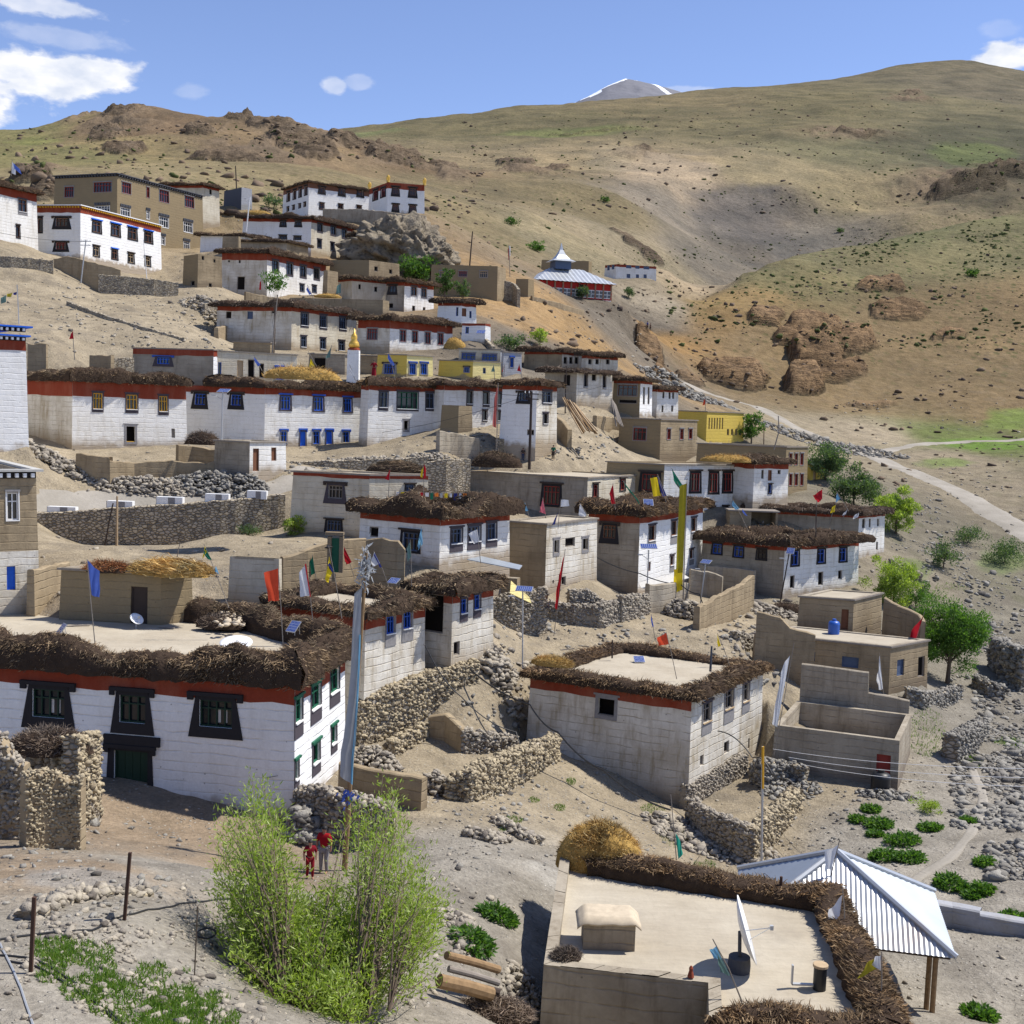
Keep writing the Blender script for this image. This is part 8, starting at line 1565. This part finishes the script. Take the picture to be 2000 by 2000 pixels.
def box_hut():
    p = pz(1424, 1036, H['H']['zr']); d = p.y; root = empty('roof_room', p, 'small open mud room on the roof of the long white house', 'roof room'); zt = P(1424, 998, d).z; x0, x1, x2 = P(1424, 1036, d).x, P(1466, 1036, d).x, P(1518, 1036, d).x; m = MB(); hz = zt - p.z
    m.box(((x0 + x1) / 2, d + 1, p.z + hz / 2), x1 - x0, 2, hz); m.box(((x1 + x2) / 2, d + 2.05, p.z + hz / 2), x2 - x1, .1, hz); m.box((x2 - .1, d + 1, p.z + hz / 2), .2, 2, hz); o = m.build('wall', MT['mud'], root); at = o.data.attributes.new('hh', 'FLOAT', 'POINT'); at.data.foreach_set('value', [5.0] * len(o.data.vertices))
    m = MB(); m.box(((x0 + x2) / 2, d + 1, zt + .06), x2 - x0 + .3, 2.3, .12); m.build('roof', MT['wood_grey'], root)
    r2 = heap('firewood_pile', 'jumble of sticks and sacks in the open roof room', Vector(((x1 + x2) / 2, d + 1.1, p.z)), 1.0, .5, .9, 60, .25, 'loose_stone', cat='clutter', ground=False)
box_hut()
def gold_finials():
    p = H['M1']['poly']
    for i, q in enumerate((p[0], p[1], p[2])):
        m = MB(); lathe(m, at_z(q, H['M1']['zt']), [(.35, 0), (.3, .3), (.38, .9), (.3, 1.2), (.1, 1.35)], 8); m.build('finial', MT['gold'], H['M1']['obj'])
    # yellow railing platform
gold_finials()
pond = None
# ------------------------------------------------------------ trees and plants
def leaves(name, Pn, N_, size, mat, parent, seed=0, slim=.3):
    """one small folded leaf per point"""
    g = np.random.default_rng(seed); n = len(Pn); d = N_ + g.normal(size=(n, 3)) * .55; d /= np.linalg.norm(d, axis=1, keepdims=True) + 1e-9
    r = g.normal(size=(n, 3)); s = np.cross(d, r); s /= np.linalg.norm(s, axis=1, keepdims=True) + 1e-9; L_ = (size * g.uniform(.6, 1.35, n))[:, None]; w_ = L_ * slim
    a = Pn; b = Pn + d * L_ * .45 + s * w_ * .5; c = Pn + d * L_; e = Pn + d * L_ * .45 - s * w_ * .5
    V = np.stack([a, b, c, e], 1).reshape(-1, 3); F = (np.arange(n) * 4)[:, None] + np.array([[0, 1, 2, 3]])
    return np_mesh(name, V, F, MT[mat], parent)
def willow():
    """the many stemmed willow bush in the foreground, filling an uneven crown"""
    g = np.random.default_rng(11); base = gp(650, 1990, 18); root = empty('willow_bush', base, 'large bright green willow bush in the foreground, hiding two people partly', 'willow bush')
    tips = []
    # where the shoots end (u, v), the distance varies through the crown
    for (u0, u1, v0, v1, n, dd) in [(470, 640, 1900, 2010, 40, 22.5), (640, 760, 1870, 1990, 30, 23), (580, 720, 1740, 1880, 46, 25), (780, 880, 1700, 1860, 22, 25), (408, 470, 1640, 1860, 22, 25.5), (425, 545, 1555, 1690, 46, 26.5), (430, 600, 1680, 1840, 95, 25), (440, 640, 1800, 1960, 90, 24), (560, 720, 1790, 1960, 70, 24), (640, 860, 1760, 1930, 75, 24.5), (690, 850, 1640, 1800, 62, 25.5), (700, 800, 1540, 1660, 24, 26), (640, 720, 1700, 1800, 24, 26), (560, 640, 1740, 1830, 16, 25.5), (580, 700, 1900, 2020, 40, 22.5), (480, 520, 1500, 1560, 6, 26.5), (740, 780, 1500, 1560, 5, 26)]:
        for _ in range(n): tips.append(P(g.uniform(u0, u1), g.uniform(v0, v1), dd + g.normal() * 1.0))
    st = MB(); LP, LN = [], []
    bases = [base + Vector((g.normal() * .6, g.normal() * .4, 0)) for _ in range(6)]
    for i, t_ in enumerate(tips):
        b = min(bases, key=lambda q: (q.x - t_.x * .75 - base.x * .25) ** 2 + g.random() * .4); L_ = (t_ - b).length; mid = b.lerp(t_, .5) + Vector((g.normal() * .12, g.normal() * .12, L_ * .10)); out = Vector((t_.x - b.x, t_.y - b.y, 0)); mid = mid - out * .16
        pts = [b, b.lerp(mid, .55) + Vector((0, 0, L_ * .04)), mid, mid.lerp(t_, .55) + Vector((g.normal() * .05, g.normal() * .05, L_ * .03)), t_]
        if i % 4 == 0: st.tube(pts, .022 + .006 * g.random(), 5, r2=.005)
        else: st.tube(pts[2:], .010, 4, r2=.004)
        # leaves on the outer part, on short side shoots
        k = int((30 + 110 * g.random() ** 1.5))
        for _ in range(k):
            s = .42 + .58 * g.random() ** .9
            x = pts[2].lerp(pts[3], (s - .42) / .3) if s < .72 else pts[3].lerp(pts[4], (s - .72) / .28)
            o = g.normal(size=3) * .24 * (1.45 - s); LP.append((x.x + o[0], x.y + o[1], x.z + o[2])); LN.append((o[0] * 3, o[1] * 3, .75 + o[2]))
    st.build('branches', MT['bark'], root)
    LP, LN = np.array(LP), np.array(LN); LN /= np.linalg.norm(LN, axis=1, keepdims=True)
    leaves('foliage', LP, LN, .125, 'leaf_willow', root, 12, .22)
willow()
def tree(label, c, hh, rw, mat='leaf_green', trunk=.3, n=3800, leaf=.16, seed=0, name='tree', cat='tree', clumps=30, flat=1.0, group=None, th=None):
    g = np.random.default_rng(seed); root = empty(name, c, label, cat, group); m = MB(); top = c + Vector((g.normal() * .1, 0, hh * .6)); tr = th or max(.05, hh * .03)
    m.tube([c - Vector((0, 0, .3)), c.lerp(top, .45) + Vector((g.normal() * .06, g.normal() * .06, 0)), top], tr, 7, r2=tr * .35)
    cen = c + Vector((0, 0, hh * (trunk + (1 - trunk) * .5))); rz = hh * (1 - trunk) * .5; CP = []
    for i in range(clumps):
        d = g.normal(size=3); d /= np.linalg.norm(d); q = g.random() ** .45; x = np.array(cen) + d * np.array([rw, rw * .9, rz]) * q * (1 + .18 * g.normal()); CP.append(x)
        if i % 2 == 0: a = c.lerp(top, .35 + .5 * g.random()); m.tube([a, a.lerp(Vector(x), .5) + Vector((0, 0, .05)), Vector(x)], tr * .3, 4, r2=tr * .08)
    m.build('trunk', MT['bark'], root); CP = np.array(CP); k = g.integers(0, clumps, n); cr_ = rw * .34
    o = g.normal(size=(n, 3)); o /= np.linalg.norm(o, axis=1, keepdims=True); p = CP[k] + o * (cr_ * g.random(n) ** .5 * g.uniform(.6, 1.25, clumps)[k])[:, None] * np.array([1, 1, .8 * flat]); p[:, 2] = np.maximum(p[:, 2], c.z + .05)
    leaves('crown', p, o * .6 + np.array([0, 0, .55]), leaf, mat, root, seed + 1, .42); return root
tree('round green willow tree leaning over the low mud house at the right', gp(1850, 1335, 60), 6.2, 2.5, 'leaf_green', .16, 26000, .17, 1, clumps=80)
tree('bright green bush tree right of the long white house', gp(1745, 1183, 70), 3.9, 1.9, 'leaf_willow', .0, 12000, .17, 2, clumps=44)
tree('smaller green bush just below the bright bush tree', gp(1790, 1190, 70), 2.2, 1.3, 'leaf_green', .05, 3000, .17, 22)
tree('dense green tree below the road bend', gp(1750, 1044, 90), 5.0, 1.9, 'leaf_willow', .02, 11000, .22, 3, clumps=40)
tree('broad green tree beside the little yellow hut', gp(1612, 938, 110), 4.2, 2.6, 'leaf_bluegreen', .02, 6500, .28, 4, clumps=36)
tree('wide grey green willow below the little yellow hut', gp(1668, 985, 105), 3.8, 2.8, 'leaf_bluegreen', .0, 7000, .26, 5, clumps=40)
tree('small green tree next to the yellow pillared building', gp(1467, 868, 130), 4.0, 1.5, 'leaf_green', .08, 2500, .28, 7)
tree('green poplar bush at the foot of the grey crag', gp(812, 556, 180), 4.4, 2.6, 'leaf_green', .1, 2600, .4, 8)
tree('tall dark poplar before the brown mud building', gp(868, 592, 165), 5.4, 1.4, 'leaf_dark', .25, 1700, .32, 9)
tree('second dark poplar before the brown mud building', gp(905, 592, 165), 3.6, 1.2, 'leaf_bluegreen', .2, 1100, .32, 10)
tree('slim tree with a leafy head among the upper houses', P(535, 690, 128), 9.0, 1.25, 'leaf_green', .72, 1100, .26, 11, th=.07)
tree('pale green bush under the bare spur', gp(1054, 676, 140), 2.2, 1.1, 'leaf_willow', .05, 1100, .28, 12, 'bush', 'bush')
tree('grey green thicket left of the pale green bush', gp(994, 684, 140), 1.9, 1.9, 'leaf_bluegreen', .0, 1300, .28, 13, 'bush', 'bush')
tree('little tree before the red prayer hall', gp(1138, 585, 195), 2.6, 1.3, 'leaf_bluegreen', .12, 800, .36, 14)
tree('little tree right of the red prayer hall', gp(1229, 585, 200), 2.8, 1.2, 'leaf_bluegreen', .12, 800, .36, 15)
tree('low bright green bush alone on the hillside', gp(1050, 492, 230), 2.2, 2.4, 'leaf_green', .0, 1300, .4, 16, 'bush', 'bush', flat=.6)
tree('green shrub at the end of the road retaining wall', gp(572, 1046, 70), 1.35, .85, 'leaf_willow', .0, 2200, .14, 17, 'bush', 'bush')
tree('dry olive shrub against the road retaining wall', gp(488, 1046, 70), .7, .9, 'leaf_bluegreen', .0, 900, .12, 18, 'bush', 'bush')
tree('yellow green shrub beside the stone step right of the yard', gp(1816, 1588, 40), .75, .65, 'leaf_willow', .0, 1600, .09, 19, 'bush', 'bush')
tree('dark olive shrub behind the tin clad hut', gp(535, 408, 200), 3.0, 2.4, 'leaf_bluegreen', .0, 900, .4, 20, 'bush', 'bush')
tree('green willow clump by the stream at the right edge', gp(1960, 1100, 90), 2.2, 2.6, 'leaf_bluegreen', .0, 2600, .2, 21, 'bush', 'bush')
tree('second willow clump by the stream further left', gp(1842, 1110, 90), 2.6, 1.5, 'leaf_bluegreen', .05, 2200, .2, 23, 'bush', 'bush')
tree('low willow scrub above the stream stones', gp(1890, 1060, 100), 1.8, 2.0, 'leaf_bluegreen', .0, 1600, .2, 24, 'bush', 'bush')
for i, (u, v, r_) in enumerate([(1180, 395, 1), (1640, 455, 1), (1900, 540, 1), (1000, 440, 1)]):
    tree(['isolated dark bush on the far slope, left', 'isolated dark bush on the ridge of the near hill', 'isolated dark bush on the right hillside', 'isolated dark bush above the village'][i], gp(u, v, 230), 2.0, 2.0, 'leaf_dark', .0, 350, .6, 40 + i, 'bush', 'bush')
def rhubarb(label, c, rad, seed, gname='broad leaved plants on the slope'):
    g = np.random.default_rng(seed); root = empty('leafy_plant', c, label, 'plant', gname); n = int(50 + rad * 230); LP, LN = [], []
    m = MB()
    for i in range(n):
        a = g.uniform(0, 6.28); q = rad * g.random() ** .6; hh = rad * .75 * (1.05 - .7 * q / rad) * g.uniform(.6, 1.1); x = c + Vector((math.cos(a) * q, math.sin(a) * q, 0)); x.z = gz(x.x, x.y); t_ = x + Vector((math.cos(a) * .05, math.sin(a) * .05, hh))
        if i % 3 == 0: m.tube([c.lerp(x, .6), t_], .006, 4)
        for _ in range(6): LP.append(t_ - Vector((0, 0, g.random() * hh * .8)) + Vector(g.normal(size=3)) * .035); LN.append((math.cos(a) * .9, math.sin(a) * .9, g.uniform(.05, .8)))
    m.build('stems', MT['leaf_green'], root); leaves('leaves', np.array(LP), np.array(LN), .17, 'leaf_green', root, seed, .42)
pl = [(1676, 1600, 13), (1702, 1578, 15), (1716, 1606, 23), (1762, 1636, 30), (1776, 1672, 26), (1728, 1668, 26), (1710, 1628, 11), (1817, 1614, 18), (1891, 1602, 12), (1924, 1684, 17), (1857, 1722, 27), (1917, 1734, 20), (1976, 1790, 19), (1914, 1976, 28), (972, 1782, 32), (922, 1828, 36), (1898, 1750, 10), (1115, 1985, 30)]
lb = ['smallest leafy plant at the upper left of the slope group', 'leafy plant at the very top of the slope group', 'leafy plant just above the big double clump', 'large leafy plant forming the upper part of the big clump', 'leafy plant at the lower right of the big clump', 'leafy plant at the lower left of the big clump', 'tiny plant squeezed between the upper plants and the big clump', 'leafy plant right of the big clump below the yellow green shrub', 'small sparse plant near the stream stones',
      'leafy plant beside the worn footpath', 'wide leafy plant above the concrete kerb, left', 'leafy plant above the concrete kerb, right', 'flat plant near the right edge above the kerb', 'lone leafy plant at the bottom right corner', 'upper of two dark plants beside the willow bush', 'lower of two dark plants beside the willow bush', 'small sprout under the right kerb plant', 'green plant at the foot of the near mud house']
for i, ((u, v, r_), l_) in enumerate(zip(pl, lb)):
    c = gp(u, v + r_ * .35, 20); rhubarb(l_, c, r_ / FPX * c.y * 1.05, 60 + i)
def grass(name, label, boxes, n, size, mat='grass_blade', seed=0, dm=14):
    g = np.random.default_rng(seed); Q = []
    for (u0, u1, v0, v1, wg) in boxes:
        k = int(n * wg); us = g.uniform(u0, u1, k); vs = g.uniform(v0, v1, k); cu, cv = (u0 + u1) / 2, (v0 + v1) / 2
        for u, v in zip(us, vs):
            e = ((u - cu) / (u1 - u0) * 2) ** 2 + ((v - cv) / (v1 - v0) * 2) ** 2
            if e > 1 or float(fbm(np.array(u * .02 + seed), np.array(v * .03), 3)) < -.12 + .35 * (e - .5): continue
            Q.append(gp(u, v, dm))
    Q = np.array(Q); D = g.normal(size=Q.shape) * .45 + [0, 0, 1]; D /= np.linalg.norm(D, axis=1, keepdims=True); o = twigs(name, Q, D, size * g.uniform(.5, 1.4, len(Q)), size * .22 * g.uniform(.6, 1.3, len(Q)), MT[mat], None, seed); tag(o, kind='stuff')
grass('grass', None, [(70, 260, 1840, 1960, .30), (170, 420, 1880, 2030, .40), (270, 470, 1930, 2040, .30), (60, 150, 1830, 1880, .08)], 11000, .10, seed=1)
grass('grass', None, [(965, 1030, 1595, 1628, .5), (1025, 1060, 1553, 1572, .3), (1075, 1105, 1572, 1585, .2), (1250, 1300, 1570, 1590, .3), (1105, 1125, 1520, 1535, .15), (1285, 1400, 1600, 1660, .5), (1340, 1400, 1680, 1702, .3)], 1700, .10, seed=2)
grass('grass', None, [(1770, 1850, 1385, 1480, .3), (1880, 1930, 1470, 1500, .3), (1940, 2000, 1440, 1470, .3), (1800, 1900, 1140, 1180, .3)], 2600, .16, seed=3)
# ------------------------------------------------------------ people
def skin_mesh(name, verts, edges, radii, mat, parent, sub=2, rootv=0):
    me = bpy.data.meshes.new(name); lo = wloc(parent); me.from_pydata([tuple(Vector(v) - lo) for v in verts], edges, []); o = bpy.data.objects.new(name, me); col.objects.link(o); o.parent = parent
    sk = o.modifiers.new('skin', 'SKIN'); sk.use_smooth_shade = True; ly = me.skin_vertices[0] if len(me.skin_vertices) else None
    if ly is None: me.attributes; 
    if len(me.skin_vertices):
        for i, r_ in enumerate(radii): d_ = me.skin_vertices[0].data[i]; d_.radius = (r_, r_) if not isinstance(r_, tuple) else r_; d_.use_root = (i == rootv)
    s = o.modifiers.new('sub', 'SUBSURF'); s.levels = s.render_levels = sub
    # bake the modifiers so that the body is plain mesh
    dg = bpy.context.evaluated_depsgraph_get(); dg.update(); nm = bpy.data.meshes.new_from_object(o.evaluated_get(dg)); o.modifiers.clear(); o.data = nm; nm.materials.clear(); nm.materials.append(MT[mat]); nm.polygons.foreach_set('use_smooth', [True] * len(nm.polygons)); return o
def person(label, p, h_, yaw, shirt, legs, robe=False, hip=False, stride=.0, hair='hair_black', lean=0):
    root = empty('person', p, label, 'person'); c, s = math.cos(yaw), math.sin(yaw); k = h_ / 1.7
    def T(x, y, z): return Vector((p.x + (x * c - y * s) * k, p.y + (x * s + y * c) * k, p.z + z * k))
    hand = (.30, -.02, 1.0) if hip else (.25, .04, .80)
    J = dict(pel=(0, 0, .93), ch=(0, lean, 1.25), nk=(0, lean * 1.2, 1.45), hd=(0, lean * 1.3 + .02, 1.58), tp=(0, lean * 1.3 + .02, 1.67), sl=(-.18, lean, 1.38), sr=(.18, lean, 1.38), el=(-.26 if not hip else -.36, -.02, 1.12), er=(.27 if not hip else .38, -.02, 1.12),
             hl=(-hand[0], hand[1], hand[2]), hr=hand, kl=(-.10, .03 + stride, .50), kr=(.10, .03 - stride * .5, .50), al=(-.11, -.02 + stride * .8, .08), ar=(.11, -.02 - stride, .08), fl=(-.12, .14 + stride * .8, .03), fr=(.12, .14 - stride, .03), ll=(-.10, 0, .88), lr=(.10, 0, .88))
    R_ = dict(pel=.13, ch=.145, nk=.055, hd=.095, tp=.07, sl=.07, sr=.07, el=.042, er=.042, hl=.028, hr=.028, kl=.062, kr=.062, al=.042, ar=.042, fl=.035, fr=.035, ll=.09, lr=.09)
    def mk(nm, ks, es, mat, add=0): 
        ix = {q: i for i, q in enumerate(ks)}; return skin_mesh(nm, [T(*J[q]) for q in ks], [(ix[a], ix[b]) for a, b in es], [(R_[q] + add) * k for q in ks], mat, root)
    mk('body', ['pel', 'ch', 'nk', 'hd', 'tp', 'sl', 'sr', 'el', 'er', 'hl', 'hr', 'll', 'lr', 'kl', 'kr', 'al', 'ar', 'fl', 'fr'], [('pel', 'ch'), ('ch', 'nk'), ('nk', 'hd'), ('hd', 'tp'), ('ch', 'sl'), ('ch', 'sr'), ('sl', 'el'), ('sr', 'er'), ('el', 'hl'), ('er', 'hr'), ('pel', 'll'), ('pel', 'lr'), ('ll', 'kl'), ('lr', 'kr'), ('kl', 'al'), ('kr', 'ar'), ('al', 'fl'), ('ar', 'fr')], 'skin')
    mk('shirt', ['pel', 'ch', 'sl', 'sr', 'el', 'er'], [('pel', 'ch'), ('ch', 'sl'), ('ch', 'sr'), ('sl', 'el'), ('sr', 'er')], shirt, .018)
    if robe:
        m = MB(); prof = [(.15, 1.0), (.19, .9), (.22, .5), (.26, .12)]; vs = []
        for q, z in prof:
            for i in range(14): a = 2 * math.pi * i / 14; vs.append(T(math.cos(a) * q * (1 + .06 * math.sin(4 * a)), math.sin(a) * q * .75, z))
        m.add(vs, [(j * 14 + i, j * 14 + 14 + i, j * 14 + 14 + (i + 1) % 14, j * 14 + (i + 1) % 14) for j in range(3) for i in range(14)]); m.build('robe', MT[legs], root, True)
    else: mk('trousers', ['pel', 'll', 'lr', 'kl', 'kr', 'al', 'ar'], [('pel', 'll'), ('pel', 'lr'), ('ll', 'kl'), ('lr', 'kr'), ('kl', 'al'), ('kr', 'ar')], legs, .018)
    m = MB(); hd = T(0, lean * 1.3 - .01, 1.615); vs = []
    for j in range(6):
        ph = math.pi / 2 * j / 5; 
        for i in range(12): a = 2 * math.pi * i / 12; vs.append(hd + Vector((math.cos(a) * math.cos(ph) * .108 * k, math.sin(a) * math.cos(ph) * .118 * k, math.sin(ph) * .10 * k)))
    m.add(vs, [(j * 12 + i, j * 12 + (i + 1) % 12, j * 12 + 12 + (i + 1) % 12, j * 12 + 12 + i) for j in range(5) for i in range(12)]); m.build('hair', MT[hair], root, True)
person('person in a red shirt and grey trousers standing behind the willow bush', gp(632, 1706, 30), 1.68, 2.9, 'cloth_red', 'surround_grey')
person('person in dark red seen from behind, left of the red shirted one', gp(605, 1716, 30), 1.35, 3.4, 'cloth_maroon', 'cloth_maroon', stride=.08)
person('monk in a maroon robe with hands on hips beside the yellow house', P(730, 736, 126), 1.75, 3.0, 'cloth_maroon', 'cloth_maroon', True, True)
person('person in dark clothes crouched by the low stone wall', gp(1021, 902, 100), 1.2, 3.0, 'wood_dark', 'cloth_jeans')
person('person in a green jacket walking on the lane', gp(1080, 900, 100), 1.35, 3.0, 'cloth_green', 'wood_dark', stride=.1)
person('distant walker in dark clothes on the valley path', gp(1264, 648, 205), 1.9, 1.0, 'cloth_dark_blue', 'wood_dark', stride=.15)
person('second distant walker close beside the first', gp(1270, 647, 205), 1.7, 1.0, 'wood_dark', 'wood_dark', stride=.1)
def bird(label, c, yaw):
    root = empty('bird', c, label, 'bird'); m = MB(); f = Vector((math.cos(yaw), math.sin(yaw), 0)); s = Vector((-f.y, f.x, 0)); vs = []; pr = [(-.2, .015, .0), (-.10, .05, .01), (.02, .075, .02), (.12, .05, .04), (.19, .03, .05), (.25, .008, .04)]
    for x, q, z in pr:
        for i in range(8): a = 2 * math.pi * i / 8; vs.append(c + f * x + s * (math.cos(a) * q) + Z3 * (math.sin(a) * q + z))
    m.add(vs, [(j * 8 + i, j * 8 + (i + 1) % 8, j * 8 + 8 + (i + 1) % 8, j * 8 + 8 + i) for j in range(5) for i in range(8)]); m.build('body', MT['hair_black'], root, True)
    for k in (-1, 1):
        m = MB(); m.add([c + f * .10 + s * .05 * k, c + f * .14 + s * .38 * k + Z3 * .10, c - f * .02 + s * .42 * k + Z3 * .09, c - f * .08 + s * .05 * k], [(0, 1, 2, 3)]); m.build('wing', MT['hair_black'], root)
bird('black bird flying above the straw bundle', P(433, 1076, 60), .9)
bird('black bird flying beside the mud door frame', P(641, 1070, 60), .3)
def pigeon():
    c = pz(1349, 1908, H['RH']['zt'] + .04); root = empty('stone_cairn', c, 'little red topped stone standing on the near parapet', 'stone'); m = MB(); lathe(m, c, [(.09, 0), (.07, .09), (.05, .16), (.055, .24), (.02, .3)], 9); m.build('stone', MT['red_band'], root)
pigeon()
def grille():
    # stacked bits of timber lying on the big front roof and the back heap
    r = brush_pile('brush_pile', 'messy pile of rags, hides and sticks at the back of the front roof', on_roof('A', 432, 1222, .25), 1.15, .6, .55, 700, .35, 'brush_grey', seed=21)
    g = np.random.default_rng(2); n = 60; q = np.array([on_roof('A', u, v, .6) for u, v in zip(g.uniform(420, 478, n), g.uniform(1190, 1222, n))]); o = ico_rocks('hide_lumps', q, g.uniform(.12, .3, n), MT['yak_hide'], r, .7, 5)
grille()
for i, (u, v, L_, an, k) in enumerate([(150, 1222, 1.2, .2, 'A'), (325, 1226, .9, -.3, 'A'), (1108, 1268, .9, .4, 'E'), (1140, 1262, .7, -.5, 'E')]):
    c = on_roof(k, u, v, .05); m = MB(); f = Vector((math.cos(an), math.sin(an), .05)); m.tube([c - f * L_ / 2, c + f * L_ / 2], .035, 6); o = m.build('loose_stick', MT['wood_grey']); tag(o, ['stick lying left on the big front roof', 'stick lying by the mud shed corner on the front roof', 'stick on the left of the weathered house roof', 'short stick beside the one on the weathered house roof'][i], 'stick')
hoop = MB(); cc_ = gp(403, 1846, 18) + Vector((0, 0, .25)); hoop.tube([cc_ + Vector((math.cos(a) * .19, math.sin(a) * .12, .05 * math.sin(a))) for a in np.linspace(0, 6.28, 26)], .02, 6); tag(hoop.build('rubber_ring', MT['black_rubber']), 'small black ring hanging on the thin stick by the willow', 'ring')
st_ = MB(); b_ = gp(380, 1905, 18); st_.tube([b_, P(386, 1770, b_.y)], .014, 5); tag(st_.build('thin_stick', MT['bark']), 'thin bare sapling stick in the foreground slope', 'stick')
